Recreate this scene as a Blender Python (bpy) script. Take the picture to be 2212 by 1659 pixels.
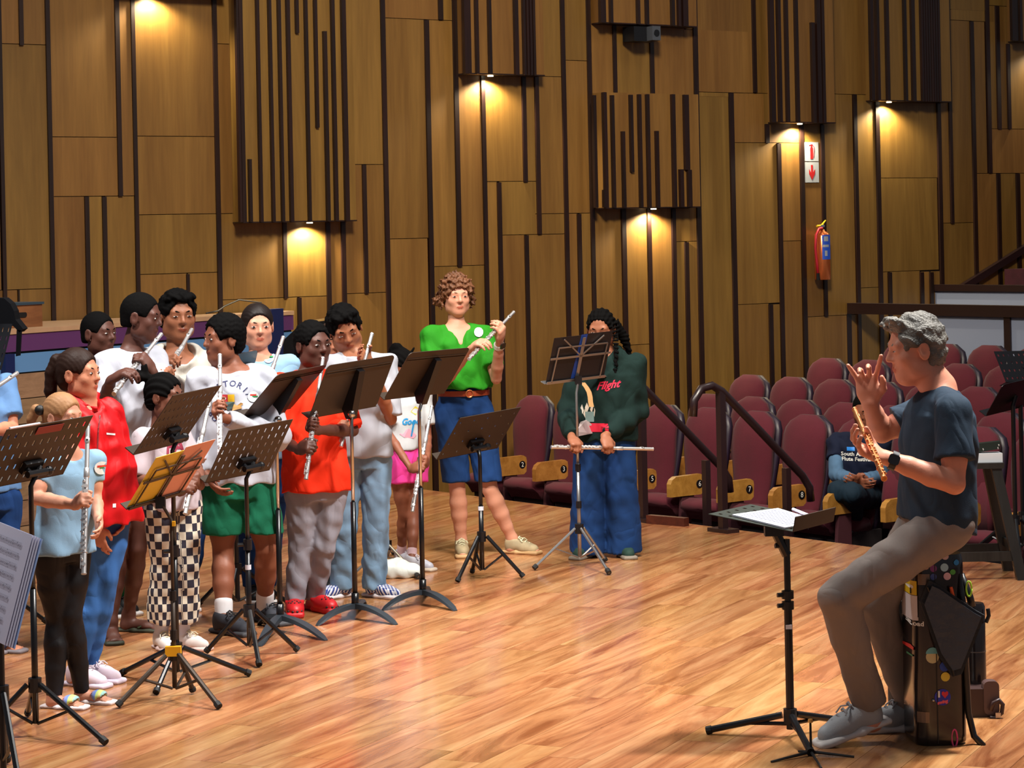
import bpy, bmesh, math, random
import numpy as np
from mathutils import Vector, Matrix
from mathutils.bvhtree import BVHTree

random.seed(7); np.random.seed(7)
for o in list(bpy.data.objects): bpy.data.objects.remove(o)
SC = bpy.context.scene
COL = SC.collection

# ------------------------------------------------------------------ camera
IW, IH = 2212, 1659
LENS = 85.0
FPX = LENS / 36.0 * IW            # focal length in pixels
CX, CY = 1106.0, 497.0            # principal point (the horizon runs through it)
ROLL = 0.021
CAMH = 1.925                      # metres above the stage floor
CR, SR = math.cos(ROLL), math.sin(ROLL)
cam = bpy.data.cameras.new('camera'); camo = bpy.data.objects.new('camera', cam); COL.objects.link(camo)
cam.lens = LENS; cam.sensor_width = 36.0; cam.sensor_fit = 'HORIZONTAL'
cam.shift_y = -((IH / 2.0) - CY) / IW
cam.clip_start = 0.1; cam.clip_end = 200
camo.matrix_world = Matrix(((CR, SR, 0, 0), (0, 0, -1, 0), (-SR, CR, 0, CAMH), (0, 0, 0, 1)))
SC.camera = camo

# ------------------------------------------------------------------ world, stage lights, exposure
SC.view_settings.view_transform = 'Standard'
SC.view_settings.look = 'None'
SC.view_settings.gamma = 1.0
SC.view_settings.use_curve_mapping = False
SC.view_settings.exposure = 0.0
w = bpy.data.worlds.new('world'); SC.world = w; w.use_nodes = True
w.node_tree.nodes['Background'].inputs[0].default_value = (0.86, 0.90, 1.0, 1)
w.node_tree.nodes['Background'].inputs[1].default_value = 0.15

def area_light(name, loc, target, size, power, color, spread=160):
    l = bpy.data.lights.new(name, 'AREA'); l.shape = 'DISK'; l.size = size; l.energy = power; l.color = color
    l.spread = math.radians(spread)
    o = bpy.data.objects.new(name, l); COL.objects.link(o); o.location = loc
    d = Vector(target) - Vector(loc); o.rotation_euler = d.to_track_quat('-Z', 'Y').to_euler()
    return o
# the rig of stage lamps that hangs above the platform
area_light('stage_lamp', (-3.2, 9.0, 7.5), (-1.0, 11.8, 0.7), 0.7, 118, (1.0, 0.96, 0.91), 70)
area_light('stage_lamp', (2.6, 8.6, 7.5), (-1.4, 11.8, 0.7), 0.7, 134, (1.0, 0.96, 0.91), 70)
area_light('stage_lamp', (0.2, 12.4, 7.6), (0.2, 11.6, 0.0), 0.8, 88, (1.0, 0.96, 0.91), 95)
area_light('stage_lamp', (3.4, 10.2, 7.4), (1.7, 8.9, 0.8), 0.7, 185, (1.0, 0.96, 0.91), 75)
area_light('house_lamp', (4.5, 16.5, 8.0), (3.2, 17.2, 0.0), 2.0, 60, (1.0, 0.93, 0.85), 130)
area_light('wall_wash_lamp', (0.8, 9.5, 7.8), (1.0, 19.2, 1.8), 1.5, 270, (1.0, 0.88, 0.70), 80)

# ------------------------------------------------------------------ pixels <-> places
def ray(px, py):
    a = (px - CX) / FPX; b = (CY - py) / FPX
    return a * CR + b * SR, -a * SR + b * CR
def at(px, py, Y):
    dx, dz = ray(px, py); return Vector((dx * Y, Y, CAMH + dz * Y))
def ground(px, py, z=0.0):
    dx, dz = ray(px, py); t = (z - CAMH) / dz
    return Vector((dx * t, t, z))
def proj(p):
    dx = p[0] / p[1]; dz = (p[2] - CAMH) / p[1]
    return CX + FPX * (dx * CR - dz * SR), CY - FPX * (dx * SR + dz * CR)

# hall frame: u runs along the side wall away from the stage, v runs from the wall towards the camera
TH = math.radians(36.75)
UX, UY = math.cos(TH), math.sin(TH)
VX, VY = math.sin(TH), -math.cos(TH)
W0 = (-1.30, 18.88)
def hall(u, v, z=0.0):
    return Vector((W0[0] + u * UX + v * VX, W0[1] + u * UY + v * VY, z))
def wall_hit(px, py, v=0.0):
    dx, dz = ray(px, py)
    # (dx*t - W0x)*VX + (t - W0y)*VY = v
    t = (v + W0[0] * VX + W0[1] * VY) / (dx * VX + VY)
    X, Y, Z = dx * t, t, CAMH + dz * t
    return (X - W0[0]) * UX + (Y - W0[1]) * UY, Z

# ------------------------------------------------------------------ object helpers
def link(o, parent=None):
    COL.objects.link(o)
    if parent is not None: o.parent = parent
    return o
def thing(name, label, cat, loc=(0, 0, 0), rz=0.0, group=None):
    o = bpy.data.objects.new(name, None); link(o); o.location = loc; o.rotation_euler = (0, 0, rz)
    o.empty_display_size = 0.1
    o['label'] = label; o['category'] = cat
    if group: o['group'] = group
    return o
def tag(o, label, cat, group=None):
    o['label'] = label; o['category'] = cat
    if group: o['group'] = group
    return o
def mesh_obj(name, verts, faces, mat, parent=None, smooth=False, world=True):
    me = bpy.data.meshes.new(name); me.from_pydata([tuple(v) for v in verts], [], faces); me.update()
    return finish(name, me, mat, parent, smooth, world)
def finish(name, me, mat, parent=None, smooth=False, world=True):
    for m in (mat if isinstance(mat, (list, tuple)) else [mat]): me.materials.append(m)
    if smooth: me.polygons.foreach_set('use_smooth', [True] * len(me.polygons))
    o = bpy.data.objects.new(name, me); link(o, parent)
    if parent is not None and world:           # verts were given in world space
        bpy_m = parent_matrix(parent)
        o.matrix_parent_inverse = bpy_m.inverted()
    return o
def parent_matrix(p):
    m = Matrix.LocRotScale(p.location, p.rotation_euler, p.scale)
    if p.parent: m = parent_matrix(p.parent) @ p.matrix_parent_inverse @ m
    return m
class B:
    """collects simple solids into one mesh"""
    def __init__(s): s.v = []; s.f = []
    def add(s, vs, fs):
        n = len(s.v); s.v += [tuple(v) for v in vs]; s.f += [tuple(i + n for i in f) for f in fs]; return s
    def box(s, c, d, R=None):
        c = Vector(c); hx, hy, hz = d[0] / 2, d[1] / 2, d[2] / 2
        vs = [Vector((x, y, z)) for x in (-hx, hx) for y in (-hy, hy) for z in (-hz, hz)]
        vs = [c + (R @ v if R else v) for v in vs]
        return s.add(vs, [(0, 1, 3, 2), (4, 6, 7, 5), (0, 4, 5, 1), (2, 3, 7, 6), (0, 2, 6, 4), (1, 5, 7, 3)])
    def tube(s, pts, r, n=8, caps=True):
        pts = [Vector(p) for p in pts]; m = len(pts)
        rs = r if isinstance(r, (list, tuple)) else [r] * m
        base = len(s.v); prev = None; rings = []
        for i, p in enumerate(pts):
            t = (pts[min(i + 1, m - 1)] - pts[max(i - 1, 0)]).normalized()
            if prev is None:
                a = Vector((0, 0, 1)) if abs(t.z) < 0.9 else Vector((1, 0, 0))
                x = t.cross(a).normalized()
            else:
                x = (prev - t * prev.dot(t)).normalized()
            prev = x; y = t.cross(x)
            rings.append([p + (x * math.cos(2 * math.pi * k / n) + y * math.sin(2 * math.pi * k / n)) * rs[i] for k in range(n)])
        for rg in rings: s.v += [tuple(v) for v in rg]
        for i in range(m - 1):
            for k in range(n):
                a = base + i * n + k; b = base + i * n + (k + 1) % n
                s.f.append((a, b, b + n, a + n))
        if caps:
            s.f.append(tuple(base + k for k in range(n))[::-1]); s.f.append(tuple(base + (m - 1) * n + k for k in range(n)))
        return s
    def prism(s, poly, vec):
        """closed prism: planar polygon (world points) swept along vec"""
        n = len(poly); vec = Vector(vec); b = len(s.v)
        s.v += [tuple(Vector(p)) for p in poly] + [tuple(Vector(p) + vec) for p in poly]
        s.f.append(tuple(range(b, b + n))[::-1]); s.f.append(tuple(range(b + n, b + 2 * n)))
        for i in range(n):
            j = (i + 1) % n; s.f.append((b + i, b + j, b + n + j, b + n + i))
        return s
    def ball(s, c, r, n=10, m=6):
        c = Vector(c); r = r if isinstance(r, (tuple, list)) else (r, r, r); b = len(s.v)
        for i in range(m + 1):
            th = math.pi * i / m
            for k in range(n):
                ph = 2 * math.pi * k / n
                s.v.append((c.x + r[0] * math.sin(th) * math.cos(ph), c.y + r[1] * math.sin(th) * math.sin(ph), c.z + r[2] * math.cos(th)))
        for i in range(m):
            for k in range(n):
                a = b + i * n + k; d = b + i * n + (k + 1) % n
                s.f.append((a, a + n, d + n, d))
        return s
    def build(s, name, mat, parent=None, smooth=False, world=True, fix=True):
        me = bpy.data.meshes.new(name); me.from_pydata(s.v, [], s.f); me.update()
        if fix:
            bm = bmesh.new(); bm.from_mesh(me); bmesh.ops.recalc_face_normals(bm, faces=bm.faces); bm.to_mesh(me); bm.free()
        o = finish(name, me, mat, parent, smooth, world)
        return o
def round_rect(w, h, r, n=4):
    out = []
    for cx, cy, a0 in ((w / 2 - r, h / 2 - r, 0), (-w / 2 + r, h / 2 - r, 90), (-w / 2 + r, -h / 2 + r, 180), (w / 2 - r, -h / 2 + r, 270)):
        for k in range(n + 1):
            a = math.radians(a0 + 90 * k / n); out.append((cx + r * math.cos(a), cy + r * math.sin(a)))
    return out
def shade_auto(o, ang=40):
    me = o.data
    me.polygons.foreach_set('use_smooth', [True] * len(me.polygons))
    try: me.set_sharp_from_angle(angle=math.radians(ang))
    except Exception: pass
    return o
def text_mesh(txt, size, align='CENTER', shear=0.0, bold=0.0):
    c = bpy.data.curves.new('lettering', 'FONT'); c.body = txt; c.size = size; c.align_x = align; c.align_y = 'CENTER'
    c.shear = shear; c.offset = bold; c.resolution_u = 2
    o = bpy.data.objects.new('lettering', c); COL.objects.link(o)
    bpy.context.view_layer.update()
    me = o.evaluated_get(bpy.context.evaluated_depsgraph_get()).to_mesh()
    V = [v.co.copy() for v in me.vertices]; F = [tuple(p.vertices) for p in me.polygons]
    bpy.data.objects.remove(o); bpy.data.curves.remove(c)
    return V, F

# ------------------------------------------------------------------ materials
MATS = {}
def srgb(r, g, b):
    f = lambda c: (c / 255 / 12.92) if c / 255 <= 0.04045 else ((c / 255 + 0.055) / 1.055) ** 2.4
    return (f(r), f(g), f(b), 1)
def new_mat(name):
    m = bpy.data.materials.new(name); m.use_nodes = True
    nt = m.node_tree; return m, nt, nt.nodes['Principled BSDF']
def plain(name, col, rough=0.6, metal=0.0, bump=0.0, bscale=60, var=0.0, spec=0.5, sheen=0.0, coat=0.0, sss=0.0):
    if name in MATS: return MATS[name]
    m, nt, bs = new_mat(name); N = nt.nodes; L = nt.links
    bs.inputs['Base Color'].default_value = col; bs.inputs['Roughness'].default_value = rough; bs.inputs['Metallic'].default_value = metal
    bs.inputs['Specular IOR Level'].default_value = spec
    if sheen: bs.inputs['Sheen Weight'].default_value = sheen
    if coat: bs.inputs['Coat Weight'].default_value = coat; bs.inputs['Coat Roughness'].default_value = 0.08
    if sss:
        bs.inputs['Subsurface Weight'].default_value = sss; bs.inputs['Subsurface Radius'].default_value = (0.012, 0.005, 0.003); bs.inputs['Subsurface Scale'].default_value = 0.6
    tc = N.new('ShaderNodeTexCoord')
    if bump:
        n = N.new('ShaderNodeTexNoise'); n.inputs['Scale'].default_value = bscale; n.inputs['Detail'].default_value = 3
        L.new(tc.outputs['Object'], n.inputs['Vector'])
        b = N.new('ShaderNodeBump'); b.inputs['Strength'].default_value = bump; b.inputs['Distance'].default_value = 0.01
        L.new(n.outputs['Fac'], b.inputs['Height']); L.new(b.outputs['Normal'], bs.inputs['Normal'])
    if var:
        n = N.new('ShaderNodeTexNoise'); n.inputs['Scale'].default_value = 9; n.inputs['Detail'].default_value = 4
        L.new(tc.outputs['Object'], n.inputs['Vector'])
        mx = N.new('ShaderNodeMixRGB'); mx.blend_type = 'MULTIPLY'; mx.inputs[0].default_value = 1
        cr = N.new('ShaderNodeValToRGB'); cr.color_ramp.elements[0].position = 0.3; cr.color_ramp.elements[1].position = 0.7
        lo = 1 - var; cr.color_ramp.elements[0].color = (lo, lo, lo, 1); cr.color_ramp.elements[1].color = (1, 1, 1, 1)
        L.new(n.outputs['Fac'], cr.inputs[0]); mx.inputs[1].default_value = col; L.new(cr.outputs[0], mx.inputs[2]); L.new(mx.outputs[0], bs.inputs['Base Color'])
    MATS[name] = m; return m
def wood(name, c1, c2, axis='Z', scale=3.0, stretch=14.0, rough=0.4, rand=0.25, coat=0.0, bump=0.05, ring=0.0, c3=None):
    """wood grain along one local axis; every object shifts the grain and its tone"""
    if name in MATS: return MATS[name]
    m, nt, bs = new_mat(name); N = nt.nodes; L = nt.links
    tc = N.new('ShaderNodeTexCoord'); oi = N.new('ShaderNodeObjectInfo')
    mp = N.new('ShaderNodeMapping')
    s = {'X': (1 / stretch, 1, 1), 'Y': (1, 1 / stretch, 1), 'Z': (1, 1, 1 / stretch)}[axis]
    mp.inputs['Scale'].default_value = [scale * k * 4 for k in s]
    L.new(tc.outputs['Object'], mp.inputs['Vector'])
    ml = N.new('ShaderNodeMath'); ml.operation = 'MULTIPLY'; ml.inputs[1].default_value = 57.0; L.new(oi.outputs['Random'], ml.inputs[0])
    cb = N.new('ShaderNodeCombineXYZ')
    for k in range(3): L.new(ml.outputs[0], cb.inputs[k])
    va = N.new('ShaderNodeVectorMath'); va.operation = 'ADD'; L.new(mp.outputs[0], va.inputs[0]); L.new(cb.outputs[0], va.inputs[1])
    n1 = N.new('ShaderNodeTexNoise'); n1.inputs['Scale'].default_value = 1.0; n1.inputs['Detail'].default_value = 6; n1.inputs['Roughness'].default_value = 0.62; n1.inputs['Distortion'].default_value = 0.6 + ring
    L.new(va.outputs[0], n1.inputs['Vector'])
    n2 = N.new('ShaderNodeTexNoise'); n2.inputs['Scale'].default_value = 9.0; n2.inputs['Detail'].default_value = 3
    L.new(va.outputs[0], n2.inputs['Vector'])
    cr = N.new('ShaderNodeValToRGB'); cr.color_ramp.elements[0].position = 0.32; cr.color_ramp.elements[1].position = 0.68
    cr.color_ramp.elements[0].color = c1; cr.color_ramp.elements[1].color = c2
    if c3: e = cr.color_ramp.elements.new(0.5); e.color = c3
    L.new(n1.outputs['Fac'], cr.inputs[0])
    mx = N.new('ShaderNodeMixRGB'); mx.blend_type = 'MULTIPLY'; mx.inputs[0].default_value = 0.35
    L.new(cr.outputs[0], mx.inputs[1]); L.new(n2.outputs['Fac'], mx.inputs[2])
    # tone of each piece
    mr = N.new('ShaderNodeMapRange'); mr.inputs[3].default_value = 1 - rand; mr.inputs[4].default_value = 1 + rand
    L.new(oi.outputs['Random'], mr.inputs[0])
    hs = N.new('ShaderNodeHueSaturation'); L.new(mr.outputs[0], hs.inputs['Value']); L.new(mx.outputs[0], hs.inputs['Color'])
    mh = N.new('ShaderNodeMapRange'); mh.inputs[3].default_value = 0.493; mh.inputs[4].default_value = 0.507
    m2 = N.new('ShaderNodeMath'); m2.operation = 'MULTIPLY'; m2.inputs[1].default_value = 7.31; L.new(oi.outputs['Random'], m2.inputs[0])
    m3 = N.new('ShaderNodeMath'); m3.operation = 'FRACT'; L.new(m2.outputs[0], m3.inputs[0]); L.new(m3.outputs[0], mh.inputs[0]); L.new(mh.outputs[0], hs.inputs['Hue'])
    L.new(hs.outputs[0], bs.inputs['Base Color'])
    bs.inputs['Roughness'].default_value = rough
    if coat: bs.inputs['Coat Weight'].default_value = coat; bs.inputs['Coat Roughness'].default_value = 0.12
    if bump:
        b = N.new('ShaderNodeBump'); b.inputs['Strength'].default_value = bump; b.inputs['Distance'].default_value = 0.005
        L.new(n2.outputs['Fac'], b.inputs['Height']); L.new(b.outputs['Normal'], bs.inputs['Normal'])
    MATS[name] = m; return m
def checker(name, c1, c2, scale, rough=0.8, proj='XZ'):
    if name in MATS: return MATS[name]
    m, nt, bs = new_mat(name); N = nt.nodes; L = nt.links
    uv = N.new('ShaderNodeUVMap'); uv.uv_map = 'UVMap'
    ck = N.new('ShaderNodeTexChecker'); ck.inputs['Scale'].default_value = scale; ck.inputs['Color1'].default_value = c1; ck.inputs['Color2'].default_value = c2
    L.new(uv.outputs[0], ck.inputs['Vector']); L.new(ck.outputs[0], bs.inputs['Base Color']); bs.inputs['Roughness'].default_value = rough
    MATS[name] = m; return m
# ------------------------------------------------------------------ stage floor
PL_A = math.radians(24.6)                       # boards run this far to the right of the view axis
PD = Vector((math.sin(PL_A), math.cos(PL_A), 0)); PN = Vector((math.cos(PL_A), -math.sin(PL_A), 0))
M_board = wood('stage_board_wood', srgb(138, 80, 46), srgb(204, 154, 106), axis='X', scale=1.5, stretch=9, rough=0.17, rand=0.13, bump=0.02, ring=1.2, c3=srgb(182, 124, 80))
M_black = plain('black_paint', srgb(14, 12, 12), 0.55)
M_under = plain('board_joint_dark', srgb(60, 32, 16), 0.6)
def clip(poly, nx, ny, d):
    out = []
    for i in range(len(poly)):
        a, b = poly[i], poly[(i + 1) % len(poly)]
        da = a[0] * nx + a[1] * ny - d; db = b[0] * nx + b[1] * ny - d
        if da <= 0: out.append(a)
        if (da < 0 < db) or (db < 0 < da):
            t = da / (da - db); out.append((a[0] + (b[0] - a[0]) * t, a[1] + (b[1] - a[1]) * t))
    return out
def stage_clip(poly):
    # stage ends at the edge u = 0 and at the side wall v = 0
    poly = clip(poly, UX, UY, W0[0] * UX + W0[1] * UY + 0.0)
    if len(poly) >= 3: poly = clip(poly, -VX, -VY, -(W0[0] * VX + W0[1] * VY))
    return poly
def stage_floor():
    big = stage_clip([(-8, 3), (9, 3), (9, 24), (-8, 24)])
    b = B(); b.prism([Vector((x, y, -0.016)) for x, y in big], (0, 0, -0.10))
    fl = b.build('floor', M_under); fl['kind'] = 'structure'
    bw, bl = 0.18, 1.25
    cand = []
    for i in range(-60, 80):
        off = random.random() * bl
        for j in range(-4, 24):
            s0 = j * bl + off; n0 = i * bw
            c = PD * (s0 + bl / 2) + PN * (n0 + bw / 2)
            if not (-6.5 < c.x < 6.5 and 5.5 < c.y < 20.5): continue
            px, py = proj((c.x, c.y, 0))
            vis = -230 < px < 2442 and 900 < py < 1800
            g = 0.0009
            poly = [(PD * s + PN * n).xy for s, n in ((s0 + g, n0 + g), (s0 + bl - g, n0 + g), (s0 + bl - g, n0 + bw - g), (s0 + g, n0 + bw - g))]
            poly = [tuple(p) for p in poly]
            # remember the winding so every board keeps its own local frame
            poly = stage_clip(poly)
            if len(poly) < 3: continue
            cand.append((not vis, c.y, c, poly))
    cand.sort(key=lambda t: (t[0], t[1]))
    rot = math.atan2(PD.y, PD.x)
    rest = B()
    for k, (nv, d, c, poly) in enumerate(cand):
        if k < 300:
            loc = Vector((c.x, c.y, 0)); ca, sa = math.cos(-rot), math.sin(-rot)
            lp = [Vector(((x - c.x) * ca - (y - c.y) * sa, (x - c.x) * sa + (y - c.y) * ca, -0.014)) for x, y in poly]
            bb = B(); bb.prism(lp, (0, 0, 0.014))
            o = bb.build('floorboard', M_board, fl, world=False); o.location = loc; o.rotation_euler = (0, 0, rot)
        else:
            rest.prism([Vector((x, y, -0.014)) for x, y in poly], (0, 0, 0.014))
    if rest.v:
        o = rest.build('floorboards_further_off', M_board, fl, world=False); o['kind'] = 'stuff'
    return fl
FLOOR = stage_floor()
# dark fascia under the stage edge
b = B(); b.box((0, 0, 0), (0.05, 16, 0.5), None)
M_darkwood = plain('dark_stained_wood', srgb(40, 20, 15), 0.45, var=0.3)
b = B()
e0, e1 = hall(0.0, 0.0, 0), hall(0.0, 14.0, 0)
b.prism([hall(0.0, 0.0, -0.005), hall(0.03, 0.0, -0.005), hall(0.03, 14, -0.005), hall(0.0, 14, -0.005)], (0, 0, -0.6))
o = b.build('trim_1', M_darkwood); o['kind'] = 'structure'

# ------------------------------------------------------------------ auditorium floor (carpet, gently stepped)
ROWZ = [-0.46, -0.46, -0.38, -0.29, -0.20, -0.11]
M_carpet = plain('maroon_carpet', srgb(70, 22, 34), 0.95, bump=0.5, bscale=220, var=0.35)
b = B()
us = [0.03, 1.55, 2.50, 3.45, 4.40, 5.30, 6.6, 12]
for k in range(7):
    z = ROWZ[min(k, 1)] if k == 0 else (ROWZ[min(k, 5)])
    b.prism([hall(us[k], 0, z), hall(us[k + 1], 0, z), hall(us[k + 1], 14, z), hall(us[k], 14, z)], (0, 0, -0.5))
o = b.build('floor_2', M_carpet); o['kind'] = 'structure'

# ------------------------------------------------------------------ panelled side wall
M_panel = wood('wall_panel_wood', srgb(118, 83, 36), srgb(142, 105, 50), axis='Z', scale=1.3, stretch=16, rough=0.42, rand=0.09, bump=0.02, c3=srgb(130, 94, 43))
M_batten = wood('batten_dark_wood', srgb(26, 13, 10), srgb(44, 22, 16), axis='Z', scale=4, stretch=12, rough=0.4, rand=0.1)
M_back = plain('wall_backing', srgb(20, 12, 8), 0.8)
WALLV = {'b': -0.030}
def wall_frame(u, z, v=0.0): return hall(u, v, z)
def wbox(bb, u0, u1, z0, z1, v0, v1):
    ps = [hall(u, v, z) for u in (u0, u1) for v in (v0, v1) for z in (z0, z1)]
    bb.add(ps, [(0, 1, 3, 2), (4, 6, 7, 5), (0, 4, 5, 1), (2, 3, 7, 6), (0, 2, 6, 4), (1, 5, 7, 3)])
WALL_ROT = math.atan2(UY, UX)
def local_box(name, u0, u1, z0, z1, v0, v1, mat, parent, bev=0.0):
    """a box of its own frame: x along the wall, y out of the wall, z up"""
    du, dv, dz = u1 - u0, v1 - v0, z1 - z0
    bb = B().box((0, 0, 0), (du, dv, dz))
    o = bb.build(name, mat, parent, world=False)
    o.location = hall((u0 + u1) / 2, (v0 + v1) / 2, (z0 + z1) / 2); o.rotation_euler = (0, 0, WALL_ROT)
    return o
ZB, ZT = -0.7, 6.4
U_L, U_R = -5.2, 12.0
b = B(); wbox(b, U_L, U_R, ZB, ZT, -0.20, -0.012)
WALL = b.build('wall_back', M_back); WALL['kind'] = 'structure'
LOW = 1400   # stands for "down to the floor"
TOPY = -400
# dark battens: x at top, y top, x at bottom, y bottom, width px
BT = [(2.5, TOPY, 3, LOW, 8), (43, TOPY, 44, 98, 9), (107, TOPY, 107, LOW, 9), (254, TOPY, 254, 424, 9), (291, TOPY, 291, LOW, 8), (467, TOPY, 468, LOW, 9),
      (188, 425, 188, LOW, 9), (226, 425, 226, LOW, 9), (405, 592, 405, LOW, 6), (39, 626, 39, LOW, 3),
      (614, 481, 614, 645, 8), (708, 480, 708, LOW, 9), (741, 478, 741, LOW, 9), (645, 643, 645, LOW, 8), (787, 356, 787, 634, 8),
      (831, TOPY, 831, LOW, 9), (949.6, TOPY, 949.6, 43, 9), (926, 44, 926, LOW, 9), (985, TOPY, 985, 576, 9),
      (1046, 164, 1046, LOW, 8), (1131, 166, 1131, 393, 8), (1160, 166, 1160, 506, 8), (1079, 394, 1079, LOW, 8), (1137, 508, 1137, LOW, 8),
      (1219, TOPY, 1219, LOW, 8), (1251, 462, 1251, LOW, 8), (1275, TOPY, 1275, LOW, 8), (1326, 56, 1326, 204, 7), (1406, 56, 1406, 204, 8),
      (1505, TOPY, 1505, LOW, 9), (1347, 451, 1347, LOW, 9), (1402, 451, 1402, LOW, 8), (1455, 451, 1455, LOW, 8), (1482.5, 523, 1482.5, LOW, 8),
      (1627, TOPY, 1627, 200, 7), (1582, 201, 1582, LOW, 9), (1655, 268, 1655, 309, 8), (1684, 310, 1684, LOW, 8), (1733, 268, 1733, LOW, 8),
      (1778, 270, 1778, 683, 7), (1663, 658, 1663, LOW, 8), (1849, 204, 1849, LOW, 7), (1897, 220, 1897, LOW, 8), (2030, 222, 2030, LOW, 7),
      (2050, TOPY, 2050, 483, 6), (1921, 588, 1921, LOW, 7), (1990, 588, 1990, LOW, 7), (2011, 588, 2011, LOW, 7), (2103, 47, 2103, LOW, 7),
      (2133, TOPY, 2133, 374, 7), (2154, 13, 2154, 279, 7), (2177, 95, 2177, 279, 6), (2157.5, 375, 2157.5, LOW, 7), (2199.5, 375, 2199.5, LOW, 7)]
# joints between panels: x0, x1, y (at the middle)
SEAM = [(0, 99, 98.5), (111, 250, 297), (296, 462, 295.5), (114, 290, 425.5), (301, 467, 465.5), (304, 470, 593), (3, 111, 626), (470, 500, 97), (477, 506, 463.5),
        (477, 613, 648), (617, 707, 643), (748, 826, 356), (745, 834, 635), (833, 984, 43), (836, 926, 516.5), (930, 1047, 576), (1157, 1213, 167), (1050, 1160, 393.5),
        (1083, 1220, 507.5), (1221, 1269, 132), (1162, 1218, 462), (1224, 1275, 462), (1482, 1500, 65), (1486, 1502, 210), (1486, 1504, 307), (1457, 1504, 522), (1351, 1402, 745),
        (1508, 1655, 200.5), (1584, 1682, 309.5), (1659, 1731, 309.5), (1686, 1732, 521), (1589, 1686, 658), (1737, 1850, 684), (1778, 1866, 203.5), (1899, 2028, 386), (1900, 2030, 587),
        (1853, 1896, 621.5), (2030, 2050, 22), (2030, 2104, 483.6), (2052, 2131, 46.5), (2105, 2240, 374.5), (2135, 2175, 13), (2135, 2240, 279)]
BOXES = {  # x0, x1, y0, y1 as seen on the wall, fins
    'A': (498, 742, TOPY, 479), 'B': (986, 1150, TOPY, 163), 'C': (1277, 1480, TOPY, 56), 'D': (1281, 1486, 204, 449),
    'E': (1656, 1776, TOPY, 266), 'F': (1868, 2027, TOPY, 220), 'G': (2176, 2330, TOPY, 94), 'Z': (240, 470, TOPY, -14)}
PROT = 0.15
def ux(x, y): return wall_hit(x, min(max(y, -60), 700))[0]
def wz(x, y):
    if y >= LOW: return ZB + 0.02
    if y <= TOPY: return ZT - 0.02
    return wall_hit(x, y)[1]
RES = 0.01
gw, gh = int((U_R - U_L) / RES), int((ZT - ZB) / RES)
G = np.zeros((gw, gh), np.uint8)
def gi(u): return int(round((u - U_L) / RES))
def gj(z): return int(round((z - ZB) / RES))
def build_wall():
    bat = []
    for x0, y0, x1, y1, wd in BT:
        ym = (max(y0, -20) + min(y1, 700)) / 2; xm = (x0 + x1) / 2
        ua = wall_hit(xm - wd / 2, ym)[0]; ub = wall_hit(xm + wd / 2, ym)[0]
        bat.append((ua, ub, wz(xm, y1), wz(xm, y0)))
    # beyond the frame the same rhythm goes on
    rnd = random.Random(3); u = wall_hit(-60, 400)[0]
    while u > U_L + 0.3: bat.append((u, u + 0.03, ZB + 0.02, ZT - 0.02)); u -= rnd.choice((0.3, 0.42, 0.55))
    u = wall_hit(2290, 400)[0]
    while u < U_R - 0.3: bat.append((u, u + 0.03, ZB + 0.02, ZT - 0.02)); u += rnd.choice((0.25, 0.35, 0.5))
    bx = {}
    for k, (x0, x1, y0, y1) in BOXES.items():
        ym = (max(y0, 0) + max(y1, 0)) / 2
        bx[k] = (wall_hit(x0, ym)[0], wall_hit(x1, ym)[0], wz((x0 + x1) / 2, y1), wz((x0 + x1) / 2, y0))
    for ua, ub, z0, z1 in bat:
        i0, i1 = gi(ua), max(gi(ub), gi(ua) + 1); G[i0:i1, max(gj(z0), 0):gj(z1)] = 1
    for k, (ua, ub, z0, z1) in bx.items():
        G[gi(ua):gi(ub), gj(z0):gj(z1)] = 2
    for x0, x1, y in SEAM:
        xm = (x0 + x1) / 2; z = wz(xm, y); i0, i1 = gi(wall_hit(x0, y)[0]), gi(wall_hit(x1, y)[0])
        G[max(i0 - 3, 0):i1 + 3, gj(z)][G[max(i0 - 3, 0):i1 + 3, gj(z)] == 0] = 3
    for ua, ub, z0, z1 in bat:
        local_box('batten', ua, ub, z0, z1, -0.02, 0.022, M_batten, WALL)
    # every free rectangle is a panel
    T = (G == 0); npan = 0
    for i in range(2, gw - 2):
        col = T[i]
        while True:
            js = np.flatnonzero(col)
            if len(js) == 0: break
            j0 = js[0]; brk = np.flatnonzero(np.diff(js) != 1)
            j1 = (js[brk[0]] if len(brk) else js[-1]) + 1
            e = i + 1
            while e < gw - 2 and T[e, j0:j1].all() and (T[e, j1:j1 + 1].sum() == 0): e += 1
            T[i:e, j0:j1] = False
            if e - i < 2 or j1 - j0 < 3: continue
            g = 0.0016
            local_box('panel', U_L + i * RES + g - 0.005, U_L + e * RES - g + 0.005, ZB + j0 * RES + g - 0.004, ZB + j1 * RES - g + 0.004, -0.014, 0.002 + random.random() * 0.003, M_panel, WALL)
            npan += 1
    return bx
WBX = build_wall()
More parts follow.
